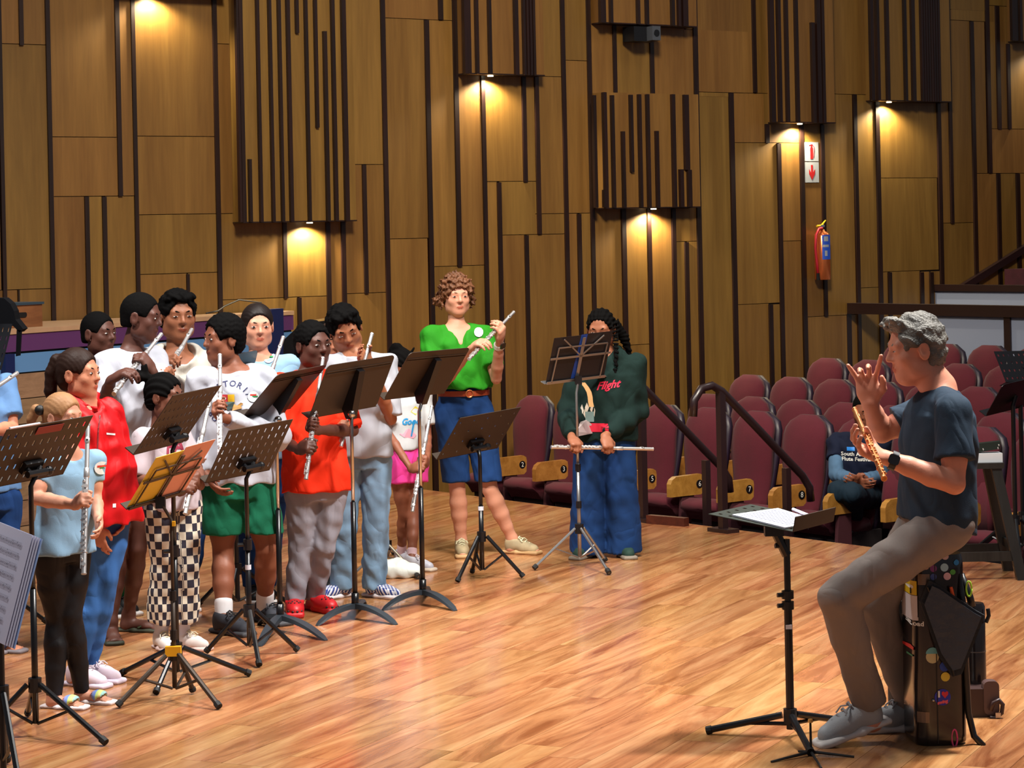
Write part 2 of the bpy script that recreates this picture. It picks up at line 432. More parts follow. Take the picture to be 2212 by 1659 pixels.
# the boxes that stand out from the wall, ribbed with dark fins, each with a warm downlight underneath
FINS = {'A': [(553.5, 562, TOPY, 480, 6), (580, 588, TOPY, 480, 6), (601, 608, TOPY, 480, 6), (620, 627, TOPY, 480, 7), (638.7, 639, TOPY, 72, 6), (658.5, 666, TOPY, 480, 6),
              (679.5, 682, TOPY, 276, 6), (700, 706, 68, 478, 7), (717, 723, TOPY, 478, 7), (537.7, 539, 344, 480, 6), (513, 513, TOPY, 480, 5), (740, 746, TOPY, 478, 9)],
        'B': [(1003, 1004, TOPY, 162, 8), (1026, 1029, TOPY, 162, 6), (1054, 1057, TOPY, 162, 6), (1112, 1113, TOPY, 163, 8), (1129, 1130, TOPY, 164, 5), (1136, 1137, TOPY, 164, 5), (1143, 1144, TOPY, 164, 5), (1150, 1151, TOPY, 164, 5)],
        'C': [(1296, 1297, TOPY, 56, 6), (1317, 1318, TOPY, 56, 6), (1376, 1376, TOPY, 56, 6), (1395, 1395, TOPY, 56, 6), (1450, 1451, TOPY, 57, 7), (1464, 1464, TOPY, 57, 6), (1477, 1477, TOPY, 58, 11)],
        'D': [(1281, 1285, 206, 449, 6), (1319.5, 1324.5, 206, 449, 6), (1343.5, 1346, 284, 449, 6), (1360, 1363, 205, 372, 6), (1379, 1382, 204, 449, 6), (1396, 1400, 204, 449, 6), (1415.7, 1419.5, 283, 449, 6), (1451, 1455, 204, 448, 7), (1469, 1470, 366, 447, 8), (1479, 1481, 205, 367, 10), (1486, 1488, 367, 447, 8), (1303.5, 1303.5, 410, 448, 5)],
        'E': [(1664, 1666, TOPY, 266, 9), (1695, 1699, TOPY, 266, 6), (1717, 1720, TOPY, 266, 6), (1753, 1755, 49, 266, 7), (1764.5, 1767, TOPY, 266, 8), (1774, 1776, TOPY, 266, 6)],
        'F': [(1880, 1881, TOPY, 219, 7), (1913, 1915, TOPY, 219, 6), (1952, 1953, TOPY, 219, 5), (1969, 1970, TOPY, 219, 7)] + [(1988 + 5.2 * k, 1989 + 5.2 * k, TOPY, 221, 4) for k in range(8)],
        'G': [(2188, 2188, TOPY, 94, 12)], 'Z': []}
M_lamp = None
def build_boxes():
    global M_lamp
    m, nt, bs = new_mat('downlight_glow'); bs.inputs['Base Color'].default_value = (1, .9, .7, 1)
    bs.inputs['Emission Color'].default_value = (1, .84, .55, 1); bs.inputs['Emission Strength'].default_value = 6; M_lamp = m
    spots = {'A': (0.62, 5), 'B': (0.35, 6), 'D': (0.55, 6), 'E': (0.45, 6), 'F': (0.22, 6), 'G': (0.5, 5), 'Z': (0.35, 5)}
    for k, (ua, ub, z0, z1) in WBX.items():
        body = local_box('wall_box', ua, ub, z0, z1, -0.01, PROT, M_panel, WALL)
        tr = B(); wbox(tr, ua - 0.004, ub + 0.004, z0 - 0.006, z0 + 0.004, 0.003, PROT + 0.004)
        tr.build('bottom_trim', M_batten, body)
        wbox_l = B(); wbox(wbox_l, ua - 0.028, ua - 0.002, z0, z1, 0.036, PROT)
        # side batten at the left front corner
        c = B(); wbox(c, ua - 0.012, ua + 0.02, z0 - 0.004, z1, PROT - 0.01, PROT + 0.025); c.build('corner_batten', M_batten, body)
        for x0, x1, y0, y1, wd in FINS[k]:
            ym = (max(y0, 0) + max(y1, 0)) / 2; xm = (x0 + x1) / 2
            fa = wall_hit(xm - wd / 2, ym, PROT)[0]; fb = wall_hit(xm + wd / 2, ym, PROT)[0]
            za = wall_hit(xm, y1, PROT)[1] if y1 < 700 else z0
            zb = z1 if y0 <= TOPY else wall_hit(xm, y0, PROT)[1]
            f = B(); wbox(f, fa, fb, max(za, z0 - 0.004), min(zb, z1), PROT - 0.004, PROT + 0.028); f.build('fin', M_batten, body)
        if k in spots:
            fr, pw = spots[k]; uc = ua + (ub - ua) * fr
            g = B(); P = hall(uc, 0.085, z0 - 0.012); g.tube([P + Vector((0, 0, 0.004)), P - Vector((0, 0, 0.004))], 0.024, 12)
            g.build('downlight', M_lamp, body)
            l = bpy.data.lights.new('downlight_lamp', 'SPOT'); l.energy = pw * 14; l.color = (1, 0.86, 0.58); l.spot_size = math.radians(150); l.spot_blend = 0.5; l.shadow_soft_size = 0.03
            lo = bpy.data.objects.new('downlight_lamp', l); COL.objects.link(lo); lo.location = P - Vector((0, 0, 0.02))
build_boxes()
# loudspeaker under the middle box
M_blackpl = plain('black_plastic', srgb(16, 16, 19), 0.35)
M_greypl = plain('grey_plastic', srgb(70, 74, 82), 0.3)
def wall_items():
    u, z = wall_hit(1385, 75, 0.15)
    t = thing('loudspeaker', 'small black loudspeaker hung under the ribbed wall box near the top of the picture', 'speaker', hall(u, 0.12, z - 0.06), WALL_ROT)
    b = B(); wbox(b, u - 0.12, u + 0.02, z - 0.06, z + 0.065, 0.05, 0.20); b.build('cabinet', M_blackpl, t)
    b = B(); b.prism([hall(u + 0.03, 0.06, z - 0.06), hall(u + 0.16, 0.06, z - 0.06), hall(u + 0.14, 0.24, z - 0.05), hall(u + 0.05, 0.24, z - 0.05)], (0, 0, 0.12)); b.build('horn', M_greypl, t)
    b = B(); P = hall(u + 0.095, 0.245, z + 0.01); Q = hall(u + 0.095, 0.24, z + 0.01); b.tube([Q, P], 0.03, 12); b.build('lens', M_blackpl, t)
    # fire extinguisher sign
    M_white = plain('sign_white', srgb(150, 154, 160), 0.5); M_red = plain('sign_red', srgb(160, 8, 12), 0.6)
    ua, za = wall_hit(1737, 307, 0.01); ub, zb = wall_hit(1769, 394, 0.01)
    s = thing('fire_sign', 'white sign with a red fire extinguisher symbol above a red down arrow', 'sign', hall((ua + ub) / 2, 0.01, zb), WALL_ROT)
    zm = za + (zb - za) * 0.485
    for n, (z1, z0) in enumerate(((za, zm + 0.004), (zm - 0.004, zb))):
        b = B(); wbox(b, ua, ub, z0, z1, 0.004, 0.012); pl = b.build('plate', M_white, s)
        uc = (ua + ub) / 2; zc = (z0 + z1) / 2; q = B(); h = z1 - z0
        if n == 0:
            q.prism([hall(uc + x, 0.0125, zc + y) for x, y in [(-.016, -.38 * h), (.016, -.38 * h), (.016, .18 * h), (.008, .26 * h), (.008, .36 * h), (-.008, .36 * h), (-.008, .26 * h), (-.016, .18 * h)]], Vector((VX, VY, 0)) * 0.002)
            q.prism([hall(uc + x, 0.0125, zc + y) for x, y in [(-.03, .30 * h), (.012, .36 * h), (.012, .40 * h), (-.03, .34 * h)]], Vector((VX, VY, 0)) * 0.002)
            q.tube([hall(uc + x, 0.0135, zc + y) for x, y in [(.01, .34 * h), (.03, .26 * h), (.032, .1 * h), (.026, -.15 * h), (.024, -.3 * h)]], 0.0022, 5)
        else:
            q.prism([hall(uc + x, 0.0125, zc + y) for x, y in [(-.011, .36 * h), (.011, .36 * h), (.011, -.02 * h), (.036, .16 * h), (.036, -.08 * h), (0, -.38 * h), (-.036, -.08 * h), (-.036, .16 * h), (-.011, -.02 * h)]], Vector((VX, VY, 0)) * 0.002)
        q.build('symbol', M_red, pl)
    # the extinguisher
    uc, z0 = wall_hit(1779, 604, 0.10); z1 = wall_hit(1779, 500, 0.10)[1]; zt = wall_hit(1775, 478, 0.1)[1]
    C = lambda z: hall(uc, 0.09, z)
    R = 0.072
    e = thing('fire_extinguisher', 'polished copper fire extinguisher with a red hose hanging on the panelled wall', 'extinguisher', C(z0), WALL_ROT)
    M_cop = plain('polished_copper', srgb(220, 118, 66), 0.22, metal=.75)
    b = B(); b.tube([C(z0), C(z0 + 0.01), C(z1 - 0.04), C(z1 - 0.015), C(z1 + 0.005), C(z1 + 0.02)], [R * .96, R, R, R * .82, R * .4, R * .3], 20); o = b.build('cylinder', M_cop, e); shade_auto(o, 50)
    b = B(); b.tube([C(z1 + 0.01), C(z1 + 0.045)], 0.016, 10); b.box(C(z1 + 0.05), (0.05, 0.03, 0.02)); b.build('valve', plain('chrome', srgb(210, 210, 214), 0.15, metal=1), e)
    b = B(); b.tube([C(z1 + 0.05) + hall(-0.06, 0, 0) - hall(0, 0, 0), C(z1 + 0.055), C(z1 + 0.10) + hall(0.05, 0, 0) - hall(0, 0, 0)], [0.010, 0.010, 0.006], 6); b.build('lever', plain('yellow_plastic', srgb(220, 180, 30), 0.4), e)
    d = lambda a, bb, z: hall(uc + a - .012, 0.09 + bb, z)
    b = B(); b.tube([d(0, 0.02, z1 + 0.03), d(-0.05, 0.03, z1 + 0.025), d(-0.085, 0.03, z1 - 0.03), d(-0.09, 0.02, z1 - 0.15), d(-0.075, 0.02, z0 + 0.15), d(-0.066, 0.02, z0 + 0.04)], 0.012, 8); o = b.build('hose', plain('red_rubber', srgb(176, 26, 46), 0.45), e, smooth=True)
    b = B(); b.tube([d(-0.066, 0.02, z0 + 0.06), d(-0.062, 0.02, z0 + 0.0)], [0.014, 0.019], 8); b.build('nozzle', M_blackpl, e)
    # printed label wrapped round the front
    vs = []; fs = []; n = 8; za_, zb_ = z0 + (z1 - z0) * 0.42, z0 + (z1 - z0) * 0.93
    for i in range(n + 1):
        a = math.radians(-95 + 95 * i / n)      # 0 = straight along -u ... turn towards +u
        off = Vector((VX, VY, 0)) * math.cos(a + 0.9) * (R + 0.0012) + Vector((UX, UY, 0)) * math.sin(a + 0.9) * (R + 0.0012)
        vs += [C(za_) + off, C(zb_) + off]
        if i: fs.append((2 * i - 2, 2 * i, 2 * i + 1, 2 * i - 1))
    lb = mesh_obj('label', vs, fs, plain('label_blue', srgb(40, 80, 190), 0.4), e)
    vs2 = []; fs2 = []
    for (a0, a1, f0, f1) in [(-25, 10, .74, .94), (-35, 15, .50, .60), (-20, 0, .14, .36)]:
        k0 = len(vs2)
        for i in range(4):
            a = math.radians(a0 + (a1 - a0) * i / 3 - 5) ; off = Vector((VX, VY, 0)) * math.cos(a) * (R + 0.002) + Vector((UX, UY, 0)) * math.sin(a) * (R + 0.002)
            vs2 += [C(za_ + (zb_ - za_) * f0) + off, C(za_ + (zb_ - za_) * f1) + off]
            if i: fs2.append((k0 + 2 * i - 2, k0 + 2 * i, k0 + 2 * i + 1, k0 + 2 * i - 1))
    o = mesh_obj('label_print', vs2, fs2, M_white, lb); o['kind'] = 'stuff'
wall_items()
# ------------------------------------------------------------------ theatre seats
M_plush = plain('maroon_plush', srgb(86, 16, 34), 0.92, bump=0.25, bscale=300, var=0.12, sheen=0.04)
M_shell = plain('seat_shell', srgb(34, 20, 40), 0.45)
M_arm = wood('armrest_wood', srgb(150, 100, 40), srgb(186, 132, 62), axis='X', scale=3, stretch=8, rough=0.35, rand=0.06)
M_plate = plain('number_plate_black', srgb(12, 12, 14), 0.4); M_num = plain('number_white', srgb(225, 225, 220), 0.5)
def seat_meshes():
    """local frame: faces +y... front towards -x? the seat faces local -y; x is its width"""
    W = 0.46
    # backrest: outline in x,z with rounded top and narrower waist, inflated
    def pad(outline_fn, n_z, z0, z1, y_fn, th, nx=9):
        vs = []; fs = []
        for i in range(n_z + 1):
            t = i / n_z; z = z0 + (z1 - z0) * t; hw = outline_fn(t)
            for k in range(nx):
                x = -hw + 2 * hw * k / (nx - 1); e = (2 * k / (nx - 1) - 1)
                bulge = th * max(0.0, (1 - abs(e) ** 4)) * (1 - abs(2 * t - 1) ** 6 * 0.75)
                vs.append((x, y_fn(t) - bulge, z))
            for k in range(nx):
                x = hw - 2 * hw * k / (nx - 1); vs.append((x, y_fn(t) + 0.035, z))
        m = 2 * nx
        for i in range(n_z):
            for k in range(m):
                a = i * m + k; b2 = i * m + (k + 1) % m; fs.append((a, b2, b2 + m, a + m))
        fs.append(tuple(range(m))[::-1]); fs.append(tuple(range(n_z * m, n_z * m + m)))
        return vs, fs
    def hw(t):
        z = 0.34 + t * 0.72
        base = 0.168 + 0.032 * math.sin(min(1, max(0, (t - 0.15) / 0.55)) * math.pi / 2)
        if t > 0.78: base *= math.sqrt(max(0.0, 1 - ((t - 0.78) / 0.225) ** 2.6))
        return max(base, 0.07)
    back = pad(hw, 16, 0.34, 1.07, lambda t: 0.12 * t + (0.02 * math.sin(t * math.pi * 2)), 0.055)
    shell = pad(lambda t: hw(t) + 0.008, 12, 0.335, 1.065, lambda t: 0.12 * t + 0.045, 0.012)
    cv = []; cf = []
    prof = [(-0.40, 0.40), (-0.44, 0.43), (-0.43, 0.465), (-0.36, 0.485), (-0.20, 0.47), (-0.02, 0.43), (0.0, 0.36), (-0.2, 0.33), (-0.36, 0.34)]
    for k, x in enumerate((-0.20, -0.18, 0.0, 0.18, 0.20)):
        s = 0.0 if k in (1, 2, 3) else 0.02
        for (y, z) in prof: cv.append((x, y * (1 - s) - 0.0, z - s * 0.6))
    n = len(prof)
    for k in range(4):
        for i in range(n):
            a = k * n + i; b2 = k * n + (i + 1) % n; cf.append((a, b2, b2 + n, a + n))
    cf.append(tuple(range(n))[::-1]); cf.append(tuple(range(4 * n, 5 * n)))
    return back, shell, (cv, cf)
def mk_mesh(name, vf, mat, smooth=True):
    me = bpy.data.meshes.new(name); me.from_pydata([tuple(v) for v in vf[0]], [], vf[1]); me.update()
    bm = bmesh.new(); bm.from_mesh(me); bmesh.ops.recalc_face_normals(bm, faces=bm.faces); bm.to_mesh(me); bm.free()
    me.materials.append(mat)
    if smooth: me.polygons.foreach_set('use_smooth', [True] * len(me.polygons))
    return me
_bk, _sh, _cu = seat_meshes()
ME_back = mk_mesh('backrest', _bk, M_plush); ME_shell = mk_mesh('back_shell', _sh, M_shell); ME_cush = mk_mesh('seat_cushion', _cu, M_plush)
_b = B(); _b.box((0, -0.12, 0.20), (0.40, 0.42, 0.30)); ME_base = mk_mesh('seat_base', (_b.v, _b.f), plain('seat_base_dark', srgb(20, 10, 14), 0.8), False)
# armrest: an upright wooden board on the camera side of the seat, rounded, with the number near its rear end
_b = B(); _b.prism([Vector((0.225, y, z)) for y, z in [(-0.47, 0.49), (-0.47, 0.58), (-0.455, 0.61), (-0.42, 0.63), (-0.19, 0.635), (-0.165, 0.62), (-0.16, 0.59), (-0.165, 0.51), (-0.19, 0.49)]], (0.045, 0, 0)); ME_armf = mk_mesh('armrest', (_b.v, _b.f), M_arm, False)
_b = B(); _b.prism([Vector((0.232, y, z)) for y, z in [(-0.40, 0.04), (-0.25, 0.04), (-0.25, 0.49), (-0.36, 0.49)]], (0.03, 0, 0)); ME_arm = mk_mesh('arm_support', (_b.v, _b.f), plain('arm_support_dark', srgb(60, 14, 26), 0.85), False)
_b = B(); _b.tube([(0.270, -0.205, 0.565), (0.273, -0.205, 0.565)], 0.030, 14); ME_plate = mk_mesh('number_plate', (_b.v, _b.f), M_plate, False)
ORD = ['first', 'second', 'third', 'fourth', 'fifth', 'sixth', 'seventh', 'eighth', 'ninth', 'tenth', 'eleventh', 'twelfth', 'thirteenth']
def seat(u, v, z, label, group, num=None, fan=0.0, folded=False):
    P = hall(u, v, z)
    t = thing('theatre_seat', label, 'seat', P, 0.0, group)
    # faces the stage: local -y points along -u
    t.rotation_euler = (0, 0, math.atan2(UY, UX) - math.pi / 2 + fan)
    for nm, me in (('backrest', ME_back), ('back_shell', ME_shell), ('seat_cushion', ME_cush), ('seat_base', ME_base), ('arm_support', ME_arm)):
        if folded and nm == 'seat_base': continue
        o = bpy.data.objects.new(nm, me); link(o, t)
        if folded and nm == 'seat_cushion':      # tipped up against the backrest
            Rm = Matrix.Rotation(math.radians(-97), 4, 'X'); pv = Vector((0, 0.0, 0.37)); o.matrix_basis = Matrix.Translation(pv) @ Rm @ Matrix.Translation(-pv)
    o = bpy.data.objects.new('armrest', ME_armf); link(o, t)
    if num is not None:
        p = bpy.data.objects.new('number_plate', ME_plate); link(p, o)
        V, F = text_mesh(num, 0.052 if len(num) < 2 else 0.04)
        me = bpy.data.meshes.new('number'); me.from_pydata([(0.2745, -0.205 + q.x, 0.565 + q.y) for q in V], [], F); me.materials.append(M_num)
        n = bpy.data.objects.new('number', me); link(n, p)
        n.parent = o
    return t
def rows():
    spec = [(0.62 + 0.28, [0.64 + 0.52 * k for k in range(12)], 'front'), (1.85, [1.66 + 0.5 * k for k in range(11)], 'second'), (2.80, [1.08 + 0.5 * k for k in range(11)], 'third'),
            (3.75, [1.02 + 0.5 * k for k in range(9)], 'fourth'), (4.70, [0.98 + 0.5 * k for k in range(8)], 'fifth')]
    nums = {0: '2', 1: '3', 2: '4', 3: '5', 4: '6', 5: '7', 6: '8', 8: 'B', 10: '10', 11: '11'}
    for r, (u, vs, nm) in enumerate(spec):
        for k, v in enumerate(vs):
            px, py = proj(hall(u, v, ROWZ[r] + 0.9))
            if px > 2330: continue
            num = None; uu = u + 0.30
            lab = 'maroon plush theatre seat, %s from the panelled wall in the %s row' % (ORD[k], nm)
            if r == 0:
                num = nums.get(k)
                if num and num not in ('B', '11', '4', '3'): lab = 'maroon plush theatre seat with plate number %s, %s from the wall in the front row' % (num, ORD[k])
            if r == 2 and k == 6: num = '7'
            seat(uu, v, ROWZ[r], lab, 'theatre seats of the %s row' % nm, num, folded=(r == 0 and k in (8, 9)))
rows()

# ------------------------------------------------------------------ stair rails from the stage into the hall
M_rail = plain('bronze_rail', srgb(36, 22, 24), 0.32, spec=0.6)
def stair_rail(v, name_label, top_only=False):
    t = thing('stair_rail', name_label, 'railing', hall(-0.13, v, 0))
    b = B(); b.box(hall(-0.13, v, 0.012), (0.19, 0.10, 0.024), Matrix.Rotation(WALL_ROT - math.pi / 2, 3, 'Z')); b.build('foot_plate', M_rail, t)
    b = B(); b.box(hall(-0.13, v, 0.45), (0.045, 0.045, 0.88), Matrix.Rotation(WALL_ROT, 3, 'Z')); b.build('post', M_rail, t)
    b = B(); b.box(hall(0.42, v, -0.05), (0.042, 0.042, 0.82), Matrix.Rotation(WALL_ROT, 3, 'Z')); b.build('post', M_rail, t)
    pts = [(-0.36, 0.74), (-0.35, 0.84), (-0.29, 0.91), (-0.20, 0.925), (-0.12, 0.885), (0.15, 0.655), (0.42, 0.42), (0.56, 0.30), (0.62, 0.22), (0.63, 0.13)]
    b = B(); b.tube([hall(u, v, z) for u, z in pts], 0.026, 12); b.build('handrail', M_rail, t, smooth=True)
stair_rail(4.50, 'dark bronze stair handrail with curved top, nearer of the two beside the stage edge')
stair_rail(3.72, 'dark bronze stair handrail behind the girl in the green hoodie')
def steps():
    b = B()
    for k, z in enumerate((-0.15, -0.31)):
        ua = 0.03 + 0.28 * k
        b.prism([hall(ua, 3.66, z), hall(ua + 0.28, 3.66, z), hall(ua + 0.28, 4.56, z), hall(ua, 4.56, z)], (0, 0, -0.46 - z))
    o = tag(b.build('stage_steps', M_carpet), 'carpeted steps between the two handrails at the stage edge', 'steps')
    t = B(); a = ground(1396, 1131); c = ground(1478, 1138)
    d = (c - a).normalized(); n = Vector((-d.y, d.x, 0))
    t.prism([a, c, c + n * 0.05, a + n * 0.05], (0, 0, 0.055))
    tag(t.build('wooden_kerb', wood('red_wood', srgb(70, 30, 18), srgb(104, 50, 30), axis='X', scale=3)), 'short red-brown wooden board lying at the stage edge beside the wide-legged jeans', 'board')
steps()

# ------------------------------------------------------------------ barriers across the hall and the stairs by the wall
M_beam = plain('dark_brown_beam', srgb(34, 17, 16), 0.4)
M_whitep = plain('pale_grey_panel', srgb(138, 148, 174), 0.6)
def barrier():
    u = 5.45
    t = thing('barrier', 'dark brown rail with pale grey panels behind the fifth row of seats', 'barrier', hall(u, 0.1, ROWZ[5]))
    def zpx(px, py, v_u): # height where the ray meets the plane u = const
        dx, dz = ray(px, py); k = (v_u + W0[0] * UX + W0[1] * UY) / (dx * UX + UY); return CAMH + dz * k
    zt = zpx(2000, 657, u); zb = zpx(2000, 681, u); zl = zpx(2100, 782, u)
    def b3(u0, u1, v0, v1, z0, z1, nm, m, par):
        q = B(); ps = [hall(a, c, z) for a in (u0, u1) for c in (v0, v1) for z in (z0, z1)]
        q.add(ps, [(0, 1, 3, 2), (4, 6, 7, 5), (0, 4, 5, 1), (2, 3, 7, 6), (0, 2, 6, 4), (1, 5, 7, 3)]); return q.build(nm, m, par)
    b3(u - 0.05, u + 0.05, 0.03, 8, zb, zt, 'top_rail', M_beam, t)
    def v_at(px, uu):
        lo, hi = -1.0, 9.0
        for _ in range(40):
            mid = (lo + hi) / 2
            if proj(hall(uu, mid, 1.0))[0] < px: lo = mid
            else: hi = mid
        return lo
    for px in (1829, 2180, 2560):
        v = v_at(px, u); b3(u - 0.03, u + 0.03, v - 0.035, v + 0.035, ROWZ[5], zb, 'post', M_beam, t)
    vs = [v_at(px, u) for px in (1992, 2180, 2560)]
    for a, c in zip(vs[:-1], vs[1:]):
        b3(u - 0.012, u + 0.012, a + 0.036, c - 0.036, zl, zb, 'panel', M_whitep, t)
        b3(u - 0.025, u + 0.025, a + 0.036, c - 0.036, ROWZ[5], zl, 'skirting', M_beam, t)
    u2 = 6.60; z2t = zpx(2100, 615, u2); z2b = zpx(2100, 629, u2)
    t2 = thing('barrier', 'upper dark brown rail with a pale grey panel below the stairs at the right', 'barrier', hall(u2, 0.1, ROWZ[5]))
    va = v_at(2008, u2)
    b3(u2 - 0.04, u2 + 0.04, va, 8, z2b, z2t, 'top_rail', M_beam, t2)
    b3(u2 - 0.035, u2 + 0.035, va, va + 0.09, ROWZ[5], z2b, 'post', M_beam, t2)
    b3(u2 - 0.012, u2 + 0.012, va + 0.09, 8, ROWZ[5], z2b, 'panel', M_whitep, t2)
    # upper floor and stairs along the wall, rising to the right
    b = B()
    for k in range(10):
        ua = 6.75 + 0.36 * k; z = 1.14 + 0.155 * k
        b.prism([hall(ua, 0.08, z), hall(ua + 0.36, 0.08, z), hall(ua + 0.36, 9, z), hall(ua, 9, z)], (0, 0, -1.4))
    o = b.build('floor_3', M_carpet); o['kind'] = 'structure'
    ua, za = wall_hit(2080, 614, 0.05); ub, zb_ = wall_hit(2212, 531, 0.05)
    sl = (zb_ - za) / (ub - ua)
    st = B()
    A, C_ = (ua - 0.15, za - 0.15 * sl), (ub + 2.6, zb_ + 2.6 * sl)
    st.prism([hall(A[0], 0.012, A[1]), hall(C_[0], 0.012, C_[1]), hall(C_[0], 0.012, C_[1] - 0.07), hall(A[0], 0.012, A[1] - 0.07)], Vector((VX, VY, 0)) * 0.05)
    o = st.build('trim_2', M_rail); o['kind'] = 'structure'
    for k in range(3):
        seat(7.75 + 0.72 * k, 0.75 + 0.1 * k, 1.14 + 0.155 * (3 + 2 * k), 'maroon seat %s the stairs at the right edge of the picture' % ('beside', 'further up', 'highest up')[k], 'seats beside the upper stairs')
barrier()

# ------------------------------------------------------------------ wooden riser at the left, against the wall
def riser():
    A = Vector((-3.75, 14.95, 0)); Bp = Vector((-1.70, 18.45, 0))
    d = (Bp - A).normalized(); n = Vector((d.y, -d.x, 0))      # n points to the camera side
    L = (Bp - A).length; zt = 1.345
    rot = math.atan2(d.y, d.x); R3 = Matrix.Rotation(rot, 3, 'Z')
    M_oak = wood('riser_oak', srgb(120, 92, 68), srgb(158, 126, 96), axis='X', scale=2.0, stretch=7, rough=0.5, rand=0.08, ring=2.0)
    M_ply = plain('plywood_edge', srgb(176, 140, 108), 0.6, var=0.15)
    M_purple = plain('purple_paint', srgb(84, 44, 92), 0.5); M_bluep = plain('blue_paint', srgb(84, 128, 176), 0.5); M_navy = plain('navy_paint', srgb(14, 28, 74), 0.45)
    t = thing('riser', 'stepped wooden choir riser with purple and blue bands behind the pupils', 'riser', A)
    def seg(s0, s1, z0, z1, th, nm, m, back=0.0):
        q = B(); ps = []
        c = A + d * ((s0 + s1) / 2) + n * (th / 2 - back); q.box((0, 0, 0), (s1 - s0, th, z1 - z0))
        o = q.build(nm, m, t, world=False)
        o.location = c + Vector((0, 0, (z0 + z1) / 2)) - A; o.rotation_euler = (0, 0, rot); return o
    # carcass reaching back to the wall
    q = B(); back = [hall(-4.9, 0.06), hall(-0.62, 0.06)]
    q.prism([A, Bp, Vector((back[1].x, back[1].y, 0)), Vector((back[0].x, back[0].y, 0))], (0, 0, zt - 0.02)); q.build('carcass', M_black, t)
    q = B(); q.prism([A + n * 0.03 + Vector((0, 0, zt - 0.03)), Bp + n * 0.03 + Vector((0, 0, zt - 0.03)), Vector((back[1].x, back[1].y, zt - 0.03)), Vector((back[0].x, back[0].y, zt - 0.03))], (0, 0, 0.03)); q.build('top_board', M_ply, t)
    seg(0, L, 1.20, 1.312, 0.022, 'band', M_purple); seg(0, L, 1.062, 1.185, 0.018, 'band', M_bluep)
    z = 1.052
    while z > 0.05:
        seg(0, L, max(z - 0.160, 0.0), z, 0.02, 'slat', M_oak); z -= 0.166
    def s_at(px):
        lo, hi = -1.0, 6.0
        for _ in range(40):
            m = (lo + hi) / 2
            if proj(A + d * m + n * 0.04 + Vector((0, 0, 1)))[0] < px: lo = m
            else: hi = m
        return lo
    for px, wd, z0, z1 in ((18, 0.045, 0, 1.19), (390, 0.04, 0, 1.33), (597, 0.075, 0, 1.37)):
        s = s_at(px); seg(s - wd, s + wd, z0, z1, 0.06, 'post', M_navy)
    # wooden crate and navy case on top
    def on_top(px, dep):
        s = s_at(px); return A + d * s - n * dep + Vector((0, 0, zt))
    P = on_top(92, 0.14)
    c = thing('wooden_crate', 'shallow wooden crate with a hand slot and dark lid on the riser', 'crate', P, rot)
    M_crate = wood('crate_wood', srgb(108, 64, 34), srgb(150, 98, 58), axis='X', scale=2.2, stretch=7, rough=0.5, rand=0.02)
    q = B(); q.box((0, 0.10, 0.075), (0.43, 0.20, 0.15)); q.build('body', M_crate, c, world=False)
    q = B(); q.box((0, 0.10, 0.158), (0.45, 0.22, 0.016)); q.build('lid', plain('slate_lid', srgb(44, 62, 76), 0.6), c, world=False)
    q = B(); q.prism([Vector((x - 0.0, -0.0015, 0.085 + z_)) for x, z_ in round_rect(0.115, 0.034, 0.016)], (0, -0.004, 0)); q.build('hand_slot', M_black, c, world=False)
    P = on_top(438, 0.12)
    c = thing('instrument_case', 'small navy blue case lying on the riser behind the boy in the hoodie', 'case', P, rot)
    q = B(); q.prism([Vector((-0.14, y, z_ + 0.055)) for y, z_ in [(p[0] + 0.08, p[1]) for p in round_rect(0.14, 0.105, 0.03)]], (0.28, 0, 0)); shade_auto(q.build('body', M_navy, c, world=False))
    q = B(); q.box((0.10, 0.008, 0.06), (0.036, 0.003, 0.012)); q.build('badge', plain('pale_blue_print', srgb(170, 190, 220), 0.5), c, world=False)
    # black cable trailing along the riser top
    q = B(); q.tube([on_top(px, 0.10 + 0.05 * math.sin(px)) + Vector((0, 0, h)) for px, h in ((470, 0.02), (500, 0.03), (530, 0.06), (560, 0.10), (600, 0.07))], 0.006, 6)
    tag(q.build('cable', M_black, smooth=True), 'thin black cable running along the top of the riser', 'cable')
    # low wooden block at the foot of the riser
    return A, d, n, rot
RISER = riser()
def piano():
    Y = 16.0
    P = at(640, 760, Y); P.z = 0
    t = thing('upright_case', 'large black case with a slanted lid standing behind the boy in the orange shirt', 'case', P)
    M_gl = plain('black_gloss', srgb(10, 10, 12), 0.25)
    q = B(); p = [at(x, y, Y) for x, y in ((612, 735), (650, 700), (700, 693), (716, 700), (716, 775), (612, 800))]
    q.prism(p, (0, 0.6, 0)); q.build('lid', M_gl, t)
    q = B(); a = at(616, 800, Y); c = at(712, 800, Y); q.prism([Vector((a.x, Y, 0)), Vector((c.x, Y, 0)), Vector((c.x, Y, c.z)), Vector((a.x, Y, a.z))], (0, 0.6, 0)); q.build('body', M_gl, t)
    q = B(); a = at(628, 832, Y - 0.4); 
    s = thing('orchestra_chair', 'dark red padded chair back showing behind the orange shirt', 'chair', Vector((a.x, Y - 0.4, 0)))
    q.prism([a + Vector((x, 0, z)) for x, z in [(p[0] + 0.06, p[1]) for p in round_rect(0.34, 0.30, 0.06)]], (0, 0.05, 0)); q.build('backrest', plain('dark_red_vinyl', srgb(92, 18, 20), 0.45), s)
    q = B(); q.box((a.x + 0.06, Y - 0.58, 0.46), (0.38, 0.38, 0.05)); q.build('seat', plain('dark_red_vinyl', srgb(92, 18, 20), 0.45), s)
    for dx in (-0.10, 0.22):
        for dy in (-0.74, -0.38):
            q = B(); q.tube([(a.x + dx, Y + dy, 0), (a.x + dx, Y + dy, 0.44 if dy < -0.5 else a.z + 0.02)], 0.012, 8); q.build('leg', M_black, s)
piano()
